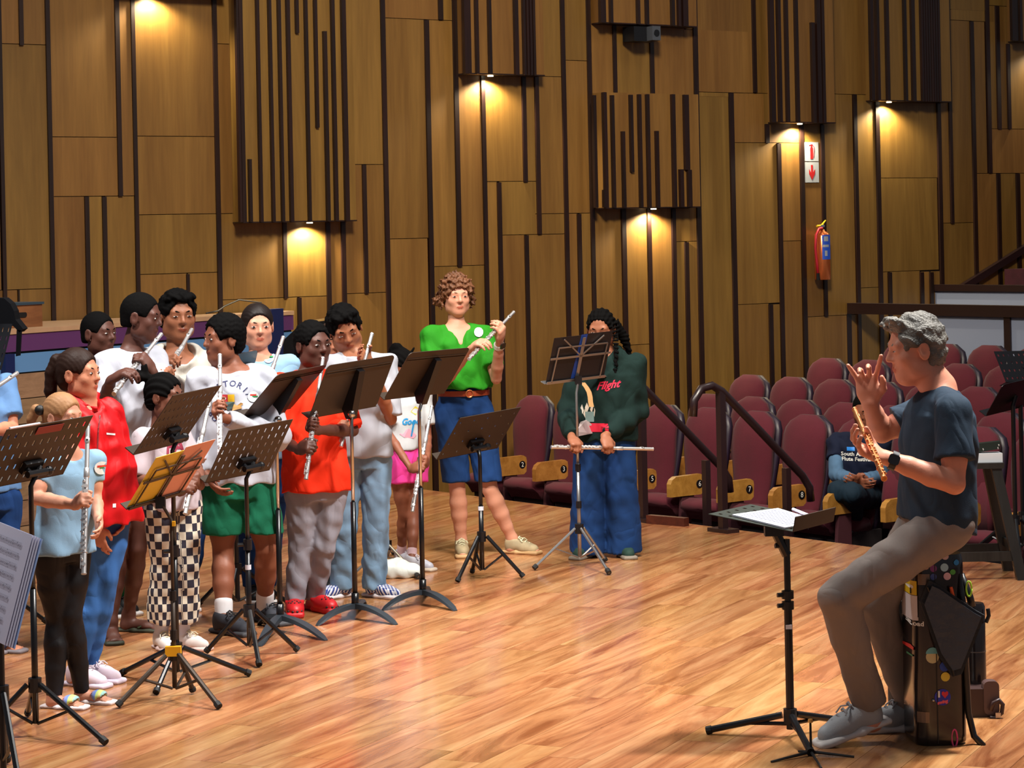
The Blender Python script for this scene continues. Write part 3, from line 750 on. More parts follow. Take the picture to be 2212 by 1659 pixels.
# ------------------------------------------------------------------ music stands
M_desk = plain('stand_black_metal', srgb(58, 46, 36), 0.5, metal=0.35, bump=0.05, bscale=400)
M_pole = plain('stand_pole_black', srgb(14, 14, 17), 0.3)
M_chrome = plain('chrome_tube', srgb(190, 186, 182), 0.18, metal=1.0)
M_silver = plain('silver_tube', srgb(168, 168, 168), 0.32, metal=0.9)
M_rubber = plain('rubber_black', srgb(12, 12, 13), 0.7)
M_paper = plain('paper_white', srgb(214, 216, 228), 0.7)
M_ink = plain('ink_grey', srgb(120, 122, 140), 0.8)
M_yellow = plain('yellow_collar', srgb(232, 170, 20), 0.45)
def desk_frame(TL, TR, BL, Y, W, flip=1, dzy=None):
    """plane of a desk from three photographed corners, its depth and its true width"""
    a, b_, c = at(*TL, Y), at(*TR, Y), at(*BL, Y)
    wx = Vector((b_.x - a.x, 0, b_.z - a.z)); hx = Vector((c.x - a.x, 0, c.z - a.z))
    l = wx.length; dz1 = math.sqrt(max(W * W - l * l, 0.0004)) * flip
    dz2 = -(wx.dot(hx)) / dz1 if dzy is None else dzy
    wv = wx + Vector((0, dz1, 0)); hv = hx + Vector((0, dz2, 0))
    org = a - (wv * 0.5 + hv * 0.5) + Vector((wx.x, 0, wx.z)) * 0.5 + Vector((hx.x, 0, hx.z)) * 0.5
    return org, wv, hv
def desk_plate(t, org, wv, hv, side, slots=None, lip=0.055, mat=None, stickers=(), r=0.025, th=0.003, ridge=False):
    """side = unit vector towards the player (front of the desk)"""
    x = wv.normalized(); y = hv.normalized(); W = wv.length; H = hv.length
    n = x.cross(y); n = n if n.dot(side) > 0 else -n
    c = org + wv * 0.5 + hv * 0.5
    m = mat or M_desk
    def P(u, v, o=0.0): return org + x * u + y * v + n * o
    if not slots:
        pts = round_rect(W, H, r); q = B(); q.prism([c + x * a + y * b2 for a, b2 in pts], n * th); dk = q.build('desk', m, t)
    else:
        # perforated plate: strips between the rows of slots, bridges between the slots
        q = B(); rows_, cols, sw, sh = slots
        ys = [H * (0.13 + 0.74 * (i / max(rows_ - 1, 1))) for i in range(rows_)]
        edges = [0.0]
        for yy in ys: edges += [yy - sh / 2, yy + sh / 2]
        edges.append(H)
        def rect(u0, u1, v0, v1): q.prism([P(u0, v0), P(u1, v0), P(u1, v1), P(u0, v1)], n * th)
        for i in range(0, len(edges), 2): rect(0, W, edges[i], edges[i + 1])
        for yy in ys:
            xs = [W * (0.06 + 0.88 * k / (cols - 1)) for k in range(cols)]; u = 0.0
            for xx in xs: rect(u, xx - sw / 2, yy - sh / 2, yy + sh / 2); u = xx + sw / 2
            rect(u, W, yy - sh / 2, yy + sh / 2)
        dk = q.build('desk', m, t)
    if lip:
        q = B(); q.prism([P(0.0, H), P(W, H), P(W, H, lip), P(0.0, H, lip)], -y * 0.004); q.build('ledge', m, t)
    if ridge:
        for f in (0.13, 0.17):
            q = B(); q.prism([P(0.01, H * f - 0.002, -0.003), P(W - 0.01, H * f - 0.002, -0.003), P(W - 0.01, H * f + 0.002, -0.003), P(0.01, H * f + 0.002, -0.003)], n * 0.004); q.build('stiffening_rib', m, dk)
    return dk, c, n, P
def tripod(t, base, zc, feet, mat, r=0.011, foot_r=0.015, brace=0.5, zlow=None):
    collar = Vector((base.x, base.y, zc))
    q = B(); q.tube([collar - Vector((0, 0, 0.03)), collar + Vector((0, 0, 0.025))], 0.026, 10); q.build('collar', M_blackpl, t)
    for k, F in enumerate(feet):
        d = (F - base); d.z = 0; dn = d.normalized()
        a = collar + dn * 0.03; e = Vector((F.x, F.y, 0.014))
        q = B(); q.tube([a, e], r, 8); leg = q.build('leg', mat, t)
        q = B(); q.tube([a.lerp(e, 0.93), e], foot_r, 8); q.build('rubber_foot', M_rubber, leg)
        if brace:
            m = a.lerp(e, brace); lo = Vector((base.x, base.y, zlow if zlow is not None else max(0.03, zc * 0.25)))
            q = B(); q.tube([m, lo + dn * 0.012], r * 0.6, 6); q.build('brace', mat, t)
def feet_px(l): return [ground(*p) for p in l]
def to_player(frm, ang): return Vector((math.sin(math.radians(ang)), -math.cos(math.radians(ang)), 0))

def manhasset(label, TL, TR, BL, base_px, feet, knob=True, bracket_x=0.62):
    base = ground(*base_px); Y = base.y
    t = thing('music_stand', label, 'music stand', base, group='solid black music stands')
    org, wv, hv = desk_frame(TL, TR, BL, Y, 0.50)
    side = Vector((-0.6, 0.8, 0))
    dk, c, n, P = desk_plate(t, org, wv, hv, side, ridge=True)
    W, H = wv.length, hv.length; x = wv.normalized(); y = hv.normalized()
    back = -n
    top = P(W * 0.5, H * 0.18) + back * 0.02; piv = P(W * 0.5, H * 0.86) + back * 0.045
    q = B(); pr = [P(W * .5, H * .16) + back * 0.002, P(W * .5, H * .16) + back * 0.025, piv + back * 0.03 + y * 0.035, piv + y * 0.05, P(W * .5, H * .92) + back * 0.002]
    q.prism([p - x * 0.022 for p in pr], x * 0.044); br = q.build('tilt_bracket', M_pole, t)
    if knob:
        q = B(); q.ball(piv + back * 0.03 - x * 0.03, 0.020, 12, 8); q.build('knob', M_chrome, br, smooth=True)
    # the pole: chrome inner shaft in a black tube, standing upright
    q = B(); q.tube([piv + back * 0.0, Vector((base.x, base.y, piv.z - 0.08)), Vector((base.x, base.y, 0.50 * piv.z))], 0.0095, 10); q.build('shaft', M_chrome, t, smooth=True)
    q = B(); q.tube([(base.x, base.y, 0.56 * piv.z), (base.x, base.y, 0.06)], 0.0135, 10); q.tube([(base.x, base.y, 0.13), (base.x, base.y, 0.05)], 0.019, 10); q.build('tube', M_pole, t, smooth=True)
    # three curved feet
    for F in feet:
        F = ground(*F) if isinstance(F, tuple) else F
        d = Vector((F.x - base.x, F.y - base.y, 0)); L = d.length; dn = d / L; sd = Vector((-dn.y, dn.x, 0))
        vs = []; fs = []; m = 10
        for i in range(m + 1):
            s = i / m; z = 0.075 * (1 - s ** 2.2) + 0.004; hw = 0.020 + 0.006 * math.sin(s * math.pi) ; hw = hw if i < m else 0.010
            th = 0.020 * (1 - s) + 0.006
            p = base + dn * (0.01 + (L - 0.01) * s)
            vs += [(p - sd * hw) + Vector((0, 0, z - th)), (p - sd * hw * .8) + Vector((0, 0, z)), (p + sd * hw * .8) + Vector((0, 0, z)), (p + sd * hw) + Vector((0, 0, z - th))]
            if i:
                b0 = 4 * (i - 1); fs += [(b0 + k, b0 + (k + 1) % 4, b0 + 4 + (k + 1) % 4, b0 + 4 + k) for k in range(4)]
        fs += [(0, 3, 2, 1), (4 * m, 4 * m + 1, 4 * m + 2, 4 * m + 3)]
        q = B().add(vs, fs); shade_auto(q.build('foot', plain('stand_foot_grey', srgb(40, 46, 52), 0.38), t), 50)
    return t
manhasset('solid black music stand in front of the boy in the orange shirt', (612, 802), (702, 792), (527, 902), (606, 1362), [(705, 1384), (560, 1397), (560, 1350)])
manhasset('solid black music stand in front of the boy in the pale grey shirt', (716, 784), (851, 770), (672, 900), (768, 1337), [(857, 1350), (684, 1352), (786, 1306)])
manhasset('solid black music stand in front of the woman in green', (890, 757), (1015, 754), (832, 860), (914, 1306), [(985, 1320), (826, 1319), (924, 1279)], knob=False)

def folding(label, TL, TR, BL, base_px, feet, zc, W=0.48, slots=(5, 9, 0.012, 0.022), pole_mat=None, flip=1, side=(-0.6, 0.8, 0), desk_mat=None, bands=(), collars=(), lowpole=0.05, group='perforated black music stands', lip=0.05, Ydesk=None, dzy=None, holder=None, r=0.0125, brace=0.45):
    base = ground(*base_px); Y = Ydesk or base.y
    t = thing('music_stand', label, 'music stand', base, group=group)
    org, wv, hv = desk_frame(TL, TR, BL, Y, W, flip, dzy)
    dk, c, n, P = desk_plate(t, org, wv, hv, Vector(side), slots, lip=lip, mat=desk_mat)
    W_, H = wv.length, hv.length; x = wv.normalized(); y = hv.normalized(); back = -n
    piv = P(W_ * 0.5, H * 0.72) + back * 0.045
    q = B(); q.box(P(W_ * .5, H * .70) + back * 0.012, (0.10, 0.02, 0.05), Matrix((x, n, y)).transposed()); q.tube([P(W_ * .42, H * .70) + back * 0.02, P(W_ * .5, H * .78) + back * 0.05, P(W_ * .58, H * .70) + back * 0.02], 0.012, 8); q.build('tilt_bracket', M_blackpl, t)
    q = B(); q.tube([piv - x * 0.05, piv + x * 0.06], 0.014, 10); q.ball(piv + x * 0.07, 0.02); q.build('clamp_knob', M_blackpl, t)
    pm = pole_mat or M_pole
    top = Vector((base.x, base.y, piv.z - 0.05))
    q = B(); q.tube([piv, top, Vector((base.x, base.y, piv.z * 0.5))], r * 0.8, 10); q.build('upper_pole', pm, t, smooth=True)
    q = B(); q.tube([Vector((base.x, base.y, piv.z * 0.56)), Vector((base.x, base.y, lowpole))], r, 10); q.build('lower_pole', pm, t, smooth=True)
    for zf in collars:
        z = zf; q = B(); q.tube([(base.x, base.y, z + 0.025), (base.x, base.y, z - 0.025)], r * 1.6, 10); q.tube([(base.x, base.y, z), (base.x - 0.045, base.y - 0.01, z)], 0.009, 8); q.build('height_clamp', M_blackpl, t)
    for zf in bands:
        q = B(); q.tube([(base.x, base.y, zf + 0.011), (base.x, base.y, zf - 0.011)], r * 1.12, 12); q.build('band', M_paper, t)
    tripod(t, base, zc, feet_px(feet), pm, zlow=lowpole, brace=brace)
    return t, P, W_, H, n, dk
def zpx(px, py, Y): return at(px, py, Y).z
# far left, nearest stand with orange seen through its slots
b_ = ground(78, 1590)
S1 = folding('black perforated music stand with a red sticker in front of the girl in pale blue', (45, 917), (187, 904), (-32, 1052), (78, 1590), [(229, 1612), (-45, 1598), (60, 1548)], zpx(78, 1478, b_.y), slots=(5, 11, 0.011, 0.024))
P1_ = S1[1]; q = B(); q.prism([P1_(S1[2] * a, S1[3] * c2, -0.004) for a, c2 in ((.36, .04), (.66, .04), (.66, .16), (.36, .16))], S1[4] * -0.001); q.build('sticker', plain('red_sticker', srgb(150, 44, 44), 0.6), S1[5])
# a pencil lying along its top edge
q = B(); q.tube([P1_(S1[2] * 0.02, -0.006, 0.0), P1_(S1[2] * 0.36, -0.006, 0.0)], 0.005, 6); tag(q.build('pencil', plain('pencil_white', srgb(226, 214, 222), 0.4)), 'pale pencil resting on the top edge of the nearest perforated stand', 'pencil')
b_ = ground(383, 1476)
S3 = folding('black perforated music stand held high before the girl with braided hair', (392, 846), (468, 838), (302, 975), (383, 1476), [(263, 1460), (541, 1462), (337, 1503)], zpx(383, 1400, b_.y), W=0.46, slots=(6, 11, 0.010, 0.018), collars=(zpx(383, 1190, b_.y),))
b_ = ground(540, 1418)
S5 = folding('black perforated music stand in front of the boy in the white college sweatshirt', (508, 921), (627, 911), (452, 1037), (540, 1418), [(445, 1414), (560, 1443), (644, 1411)], zpx(540, 1318, b_.y), W=0.46, slots=(6, 9, 0.012, 0.022), bands=(zpx(540, 1225, b_.y),), collars=(zpx(538, 1176, b_.y),))
b_ = ground(1042, 1250)
S9 = folding('black music stand with a few punched holes in front of the bare-legged woman', (996, 896), (1126, 882), (944, 991), (1042, 1250), [(1131, 1251), (988, 1261), (1020, 1241)], zpx(1042, 1158, b_.y), W=0.47, slots=(4, 5, 0.009, 0.012), bands=(zpx(1042, 1098, b_.y),), r=0.014)
# stand cut by the left edge that carries a sheaf of printed music
def sheet_stand():
    base = ground(8, 1690); Y = base.y
    t = thing('music_stand', 'music stand cut by the left edge of the picture, under the sheet music', 'music stand', base, group='perforated black music stands')
    q = B(); q.tube([(base.x, base.y, 0.02), (base.x, base.y, zpx(8, 1300, Y))], 0.012, 10); q.build('pole', M_pole, t)
    tripod(t, base, 0.32, [base + Vector((-0.30, 0.05, 0)), base + Vector((0.12, -0.28, 0)), base + Vector((-0.05, 0.30, 0))], M_pole)
    org, wv, hv = desk_frame((-70, 1128), (82, 1148), (-112, 1350), Y, 0.42, -1, -0.12)
    dk, c, n, P = desk_plate(t, org, wv, hv, Vector((0.3, -1, 0)), None, lip=0.05)
    s = thing('sheet_music', 'sheaf of white printed sheet music on the stand at the left edge', 'sheet music', P(wv.length / 2, hv.length, 0.02))
    org2, wv2, hv2 = desk_frame((-60, 1130), (88, 1150), (-105, 1352), Y - 0.05, 0.40, -1, -0.11)
    x, y = wv2.normalized(), hv2.normalized(); W, H = wv2.length, hv2.length
    for k in range(5):
        q = B(); o = org2 + n * (0.004 * k) + x * (0.012 * (5 - k)); q.prism([o, o + wv2, o + wv2 + hv2, o + hv2], n * 0.0008); pg = q.build('page', plain('paper_lilac', srgb(206, 206, 228), 0.7) if k else plain('paper_bluish', srgb(150, 176, 224), 0.7), s)
    o = org2 + n * 0.0215
    rnd = random.Random(5)
    q = B()
    for r_ in range(9):
        v0 = H * (0.10 + 0.098 * r_)
        for l_ in range(5):
            v = v0 + l_ * 0.0032; q.prism([o + x * W * .12 + y * v, o + x * W * .9 + y * v, o + x * W * .9 + y * (v + .0007), o + x * W * .12 + y * (v + .0007)], n * 0.0003)
        for i in range(26):
            u = W * (0.13 + 0.76 * rnd.random()); v = v0 + 0.013 * rnd.random(); a = 0.0035
            q.prism([o + x * u + y * v, o + x * (u + a) + y * v, o + x * (u + a) + y * (v + a), o + x * u + y * (v + a)], n * 0.0004)
    g = q.build('notation', M_ink, pg); g['kind'] = 'stuff'
sheet_stand()
# wire folding stand with a yellow and a pink sheet
def wire_stand(label, corners, base_px, feet, zc, mat, W, arms=True, group=None, flip=1, yellow=False, r=0.010, side=(-0.6, 0.8, 0), bar=(0.02, 0.45, 0.97)):
    base = ground(*base_px); Y = base.y
    t = thing('music_stand', label, 'music stand', base, group=group)
    org, wv, hv = desk_frame(*corners, Y, W, flip)
    x, y = wv.normalized(), hv.normalized(); W_, H = wv.length, hv.length
    n = x.cross(y); n = n if n.dot(Vector(side)) > 0 else -n
    P = lambda u, v, o=0.0: org + x * (W_ * u) + y * (H * v) + n * o
    def bar3(a, c2, wd, nm):
        q = B(); d = (c2 - a).normalized(); s = d.cross(n).normalized() * wd / 2
        q.prism([a - s, c2 - s, c2 + s, a + s], -n * 0.004); return q.build(nm, mat, t)
    bar3(P(.5, .04), P(.5, 1.02), 0.022, 'spine')
    bar3(P(.03, .98), P(.97, .98), 0.016, 'lower_bar'); bar3(P(.02, bar[1]), P(.98, bar[1]), 0.012, 'middle_bar'); 
    bar3(P(.12, .22), P(.9, .22), 0.008, 'upper_bar')
    bar3(P(.5, .45), P(.18, .04), 0.008, 'strut'); bar3(P(.5, .45), P(.82, .04), 0.008, 'strut'); bar3(P(.12, .22), P(.10, .98), 0.008, 'side_bar'); bar3(P(.9, .22), P(.88, .98), 0.008, 'side_bar')
    q = B(); q.prism([P(.0, 1.0), P(1, 1.0), P(1, 1.0, 0.04), P(0, 1.0, 0.04)], -y * 0.003); q.build('ledge', mat, t)
    piv = P(.5, .96, -0.02)
    q = B(); q.tube([piv + y * -0.02, piv, Vector((base.x, base.y, piv.z - 0.07)), Vector((base.x, base.y, piv.z * .5))], r * 0.7, 10); q.build('upper_pole', mat, t, smooth=True)
    q = B(); q.tube([(base.x, base.y, piv.z * .55), (base.x, base.y, 0.05)], r, 10); q.build('lower_pole', mat, t, smooth=True)
    q = B(); q.box(piv, (0.04, 0.03, 0.05)); q.build('joint', M_blackpl, t)
    for zf in (0.53, 0.33):
        q = B(); q.tube([(base.x, base.y, piv.z * zf + .02), (base.x, base.y, piv.z * zf - .02)], r * 1.5, 10); q.build('height_clamp', M_blackpl, t)
    if yellow:
        q = B(); q.box((base.x, base.y - 0.018, zc + 0.01), (0.065, 0.03, 0.04)); q.build('yellow_collar', M_yellow, t)
        q = B(); q.box((base.x + 0.012, base.y - 0.012, piv.z - 0.085), (0.012, 0.02, 0.02)); q.build('yellow_lever', M_yellow, t)
    tripod(t, base, zc, feet_px(feet), mat, zlow=0.05, r=0.0085 if mat is M_silver else 0.011)
    return t, P, n, W_, H
b_ = ground(378, 1512)
S4 = wire_stand('low black wire music stand with a yellow collar, holding yellow and pink sheets', ((352, 986), (452, 968), (284, 1094)), (378, 1512), [(254, 1531), (474, 1534), (417, 1499)], zpx(376, 1410, b_.y), M_desk, 0.40, yellow=True, group='wire music stands')
def sheet(label, P, n, u0, u1, v0, v1, mat, off=0.008, name='sheet_music', lines=0, ink=None):
    t = B(); t.prism([P(u0, v0, off), P(u1, v0, off), P(u1, v1, off), P(u0, v1, off)], n * 0.0015)
    o = tag(t.build(name, mat), label, 'sheet music')
    if lines:
        q = B()
        for k in range(lines):
            v = v0 + (v1 - v0) * (0.12 + 0.78 * k / lines)
            for s_ in (off - 0.0006, off + 0.0021):
                q.prism([P(u0 + (u1 - u0) * .1, v, s_), P(u0 + (u1 - u0) * .9, v, s_), P(u0 + (u1 - u0) * .9, v + 0.012, s_), P(u0 + (u1 - u0) * .1, v + 0.012, s_)], n * 0.0003)
        g = q.build('notation', ink or M_ink, o); g['kind'] = 'stuff'
    return o
sheet('yellow sheet on the low wire stand', S4[1], S4[2], 0.02, 0.5, -0.04, 0.98, plain('yellow_paper', srgb(222, 190, 60), 0.7))
sheet('pink sheet on the low wire stand', S4[1], S4[2], 0.505, 1.02, -0.10, 0.98, plain('pink_paper', srgb(226, 160, 140), 0.7))
# tall silver stand of the girl in the hoodie
b_ = ground(1253, 1222)
S10 = wire_stand('tall silver folding stand with black folders before the girl in the hoodie', ((1194, 729), (1331, 719), (1176, 828)), (1253, 1222), [(1153, 1233), (1316, 1243), (1309, 1216)], zpx(1253, 1141, b_.y), M_silver, 0.46, group='wire music stands', r=0.011)
M_fold = plain('black_folder', srgb(26, 20, 22), 0.5)
sheet('black folder at the left on the silver stand', S10[1], S10[2], 0.03, 0.49, 0.0, 0.98, M_fold, name='folder'); sheet('black folder at the right on the silver stand', S10[1], S10[2], 0.51, 0.97, -0.02, 0.98, M_fold, name='folder')
P_ = S10[1]; q = B(); q.prism([P_(.46, -.01, .006), P_(.56, -.01, .006), P_(.52, .95, .006), P_(.42, .95, .006)], S10[2] * 0.001); tag(q.build('ribbon', plain('blue_ribbon', srgb(24, 60, 140), 0.5)), 'blue strap down the middle of the silver stand', 'ribbon')
# strip of cloth dangling from the stand
a = P_(.5, 1.0, -.03); q = B(); pts = [a + Vector((0.02 + 0.03 * math.sin(i * .9) * .4 + 0.012 * i, -0.01, -0.028 * i)) for i in range(6)]
q.add([p + Vector((-0.014, 0, 0)) for p in pts] + [p + Vector((0.014, 0.004, 0)) for p in pts], [(i, i + 1, i + 7, i + 6) for i in range(5)]); tag(q.build('cloth_strap', plain('tan_strap', srgb(190, 150, 100), 0.8)), 'tan printed strap dangling from the silver stand', 'strap')
# silver stand behind the two solid stands, with a pale booklet
b_ = ground(838, 1226)
S14 = wire_stand('silver wire stand with a pale printed booklet behind the solid black stands', ((800, 800), (905, 792), (770, 902)), (838, 1222), [(756, 1252), (905, 1252), (850, 1198)], zpx(838, 1180, b_.y), M_silver, 0.42, group='wire music stands', r=0.006)
sh = sheet('pale printed booklet on the silver wire stand', S14[1], S14[2], 0.1, 0.95, 0.1, 0.97, plain('cream_paper', srgb(206, 190, 168), 0.8))
def booklet_text():
    P, n = S14[1], S14[2]
    o0 = P(0.62, 0.80, -0.003); x = (P(1, .5) - P(0, .5)).normalized(); y = -(P(.5, 1) - P(.5, 0)).normalized()
    for txt, dy, sz, m in (('SAFFA', 0.085, 0.035, plain('ink_brown', srgb(96, 70, 60), .8)), ('BLOKKIES', 0.035, 0.032, plain('ink_red', srgb(170, 60, 60), .8)), ('CK-UIT', -0.005, 0.034, plain('ink_brown', srgb(96, 70, 60), .8))):
        V, F = text_mesh(txt, sz); mesh_obj('lettering', [o0 + x * v.x + y * (v.y + dy) for v in V], F, m, sh)
booklet_text()
# teacher's stand: low, nearly flat desk with pages and a bright pencil
def teacher_stand():
    base = ground(1708, 1592); Y = base.y
    t = thing('music_stand', "low black music stand with a nearly flat desk beside the seated man's knees", 'music stand', base, group='perforated black music stands')
    # desk from four photographed corners, tilted a little towards the man
    Yc = Y - 0.02
    fl, fr = at(1530, 1110, Yc - 0.05), at(1712, 1148, Yc - 0.13); bl, br = at(1622, 1089, Yc + 0.27), at(1786, 1108, Yc + 0.22)
    x = (fr - fl); y2 = (bl - fl); n = x.cross(y2).normalized(); n = n if n.z > 0 else -n
    W, H = x.length, y2.length; xn, yn = x.normalized(), (y2 - x.normalized() * y2.dot(x.normalized())).normalized()
    P = lambda u, v, o=0.0: fl + x * u + y2 * v + n * o
    q = B()
    def rect(u0, u1, v0, v1): q.prism([P(u0, v0), P(u1, v0), P(u1, v1), P(u0, v1)], -n * 0.003)
    vs = [0.0] 
    for k in range(5): vs += [0.10 + 0.19 * k, 0.15 + 0.19 * k]
    vs.append(1.0)
    for i in range(0, len(vs), 2): rect(0, 1, vs[i], vs[i + 1])
    for k in range(5):
        u = 0.0
        for j in range(8):
            c0 = 0.08 + 0.12 * j; rect(u, c0 - .02, 0.10 + .19 * k, 0.15 + .19 * k); u = c0 + .02
        rect(u, 1, 0.10 + .19 * k, 0.15 + .19 * k)
    q.build('desk', plain('stand_green_black', srgb(44, 50, 44), 0.4), t)
    q = B(); q.prism([P(1, 0), P(1, 1), P(1, 1, 0.055), P(1, 0, 0.055)], x.normalized() * 0.004); q.build('ledge', M_desk, t)
    c = P(.62, .35, -0.03)
    q = B(); q.box(c, (0.07, 0.05, 0.05)); q.tube([c, Vector((base.x, base.y, c.z - 0.10))], 0.018, 8); q.build('tilt_bracket', M_blackpl, t)
    q = B(); q.tube([(base.x, base.y, c.z - 0.04), (base.x, base.y, 0.40)], 0.0125, 10); q.build('upper_pole', M_pole, t)
    q = B(); q.tube([(base.x, base.y, 0.50), (base.x, base.y, 0.03)], 0.0155, 10); q.build('lower_pole', M_pole, t)
    z1 = zpx(1698, 1296, Y)
    for dz in (0.02, -0.02):
        q = B(); q.tube([(base.x, base.y, z1 + dz + .015), (base.x, base.y, z1 + dz - .015)], 0.023, 12); q.tube([(base.x, base.y, z1 + dz), (base.x - 0.04, base.y - 0.01, z1 + dz)], 0.009, 8); q.build('height_clamp', M_blackpl, t)
    q = B(); z2 = zpx(1700, 1178, Y); q.tube([(base.x, base.y, z2), (base.x - 0.045, base.y - 0.01, z2)], 0.010, 8); q.build('knob', M_blackpl, t)
    z3 = zpx(1704, 1353, Y); q = B(); q.box((base.x, base.y - 0.0158, z3), (0.024, 0.002, 0.016)); q.build('label', M_paper, t)
    tripod(t, base, zpx(1708, 1545, Y), feet_px([(1526, 1586), (1836, 1566), (1752, 1634)]), M_pole, r=0.013, foot_r=0.016, brace=0.5, zlow=0.05)
    s = thing('sheet_music', "white printed pages on the seated man's low stand", 'sheet music', P(.55, .5, 0.005))
    q = B(); q.prism([P(.22, .12, .002), P(.90, .02, .002), P(1.0 - .02, .75, .002), P(.34, .98, .002)], n * 0.006); pg = q.build('page', M_paper, s)
    q = B()
    for k in range(11):
        u = 0.30 + 0.052 * k; q.prism([P(u, .16, .0085), P(u + .016, .155, .0085), P(u + .10, .86, .0085), P(u + .084, .865, .0085)], n * 0.0003)
    g = q.build('notation', M_ink, pg); g['kind'] = 'stuff'
    q = B(); q.tube([P(.52, .97, .016), P(.93, .72, .016)], 0.006, 6); tag(q.build('pen', plain('white_pen', srgb(240, 230, 250), 0.3)), 'white pen lying on the pages of the low stand', 'pen')
teacher_stand()
# small folding flute stand on the floor
def flute_peg():
    c = ground(1752, 1632)
    t = thing('flute_peg_stand', 'small folding flute peg with a cork-coloured tip on the floor before the light shoes', 'flute stand', c)
    q = B(); q.tube([c + Vector((0, 0, 0.012)), c + Vector((0, 0, 0.125))], [0.005, 0.004], 8); q.build('peg', M_rubber, t)
    q = B(); q.tube([c + Vector((0, 0, 0.12)), c + Vector((0, 0, 0.132))], [0.010, 0.008], 10); q.build('tip', plain('cork_tip', srgb(206, 150, 70), 0.6), t)
    for p in ((1666, 1648), (1845, 1637), (1775, 1662), (1725, 1625)):
        f = ground(*p); q = B(); q.tube([c + Vector((0, 0, 0.014)), Vector((f.x, f.y, 0.004))], [0.006, 0.004], 6); q.build('leg', M_rubber, t)
flute_peg()
# stands in the dark at the right and at the far left
def far_stand(label, corners, pole_px, Y, W, flip, slots, side):
    t0 = at(pole_px[0], pole_px[1], Y); base = Vector((t0.x, t0.y, 0.0))
    t = thing('music_stand', label, 'music stand', base, group='perforated black music stands')
    org, wv, hv = desk_frame(*corners, Y, W, flip); dk, c, n, P = desk_plate(t, org, wv, hv, Vector(side), slots, lip=0.05, mat=M_pole)
    q = B(); q.tube([c, Vector((base.x, base.y, c.z - 0.06)), (base.x, base.y, 0.05)], 0.013, 8); q.build('pole', M_pole, t)
    tripod(t, base, 0.22, [base + Vector((0.28 * math.cos(a), 0.28 * math.sin(a), 0)) for a in (0.4, 2.5, 4.6)], M_pole)
    return t
far_stand('dark perforated music stand at the right edge, higher of two', ((2139, 757), (2262, 760), (2160, 822)), (2205, 900), 13.9, 0.44, 1, (4, 9, 0.016, 0.014), (0, 1, 0))
far_stand('dark solid music stand at the right edge behind the seated man', ((2150, 826), (2270, 812), (2120, 896)), (2190, 960), 13.75, 0.46, 1, None, (-.3, 1, 0))
far_stand('dark perforated music stand at the left edge with a black bag over it', ((-75, 703), (42, 697), (-95, 800)), (-30, 900), 12.0, 0.46, -1, (5, 7, 0.012, 0.022), (0, -1, 0))
far_stand('dark music stand corner showing behind the girl with the white badge', ((478, 768), (548, 760), (470, 800)), (505, 900), 12.4, 0.44, 1, None, (0, -1, 0))
def bag():
    Y = 12.05
    t = thing('cloth_bag', 'black cloth bag with a hanging strap draped over the stand at the left edge', 'bag', at(5, 720, Y))
    q = B(); q.prism([at(x, y, Y) for x, y in ((-60, 660), (-10, 644), (8, 644), (22, 656), (30, 672), (33, 690), (50, 711), (42, 718), (28, 704), (-60, 706))], (0, 0.12, 0)); q.build('body', plain('black_cloth', srgb(8, 9, 13), 0.95, spec=.1), t)
    q = B(); q.prism([at(x, y, Y) for x, y in ((36, 712), (46, 714), (43, 768), (34, 770))], (0, 0.02, 0)); q.build('strap', plain('black_cloth', srgb(12, 13, 20), 0.9), t)
bag()
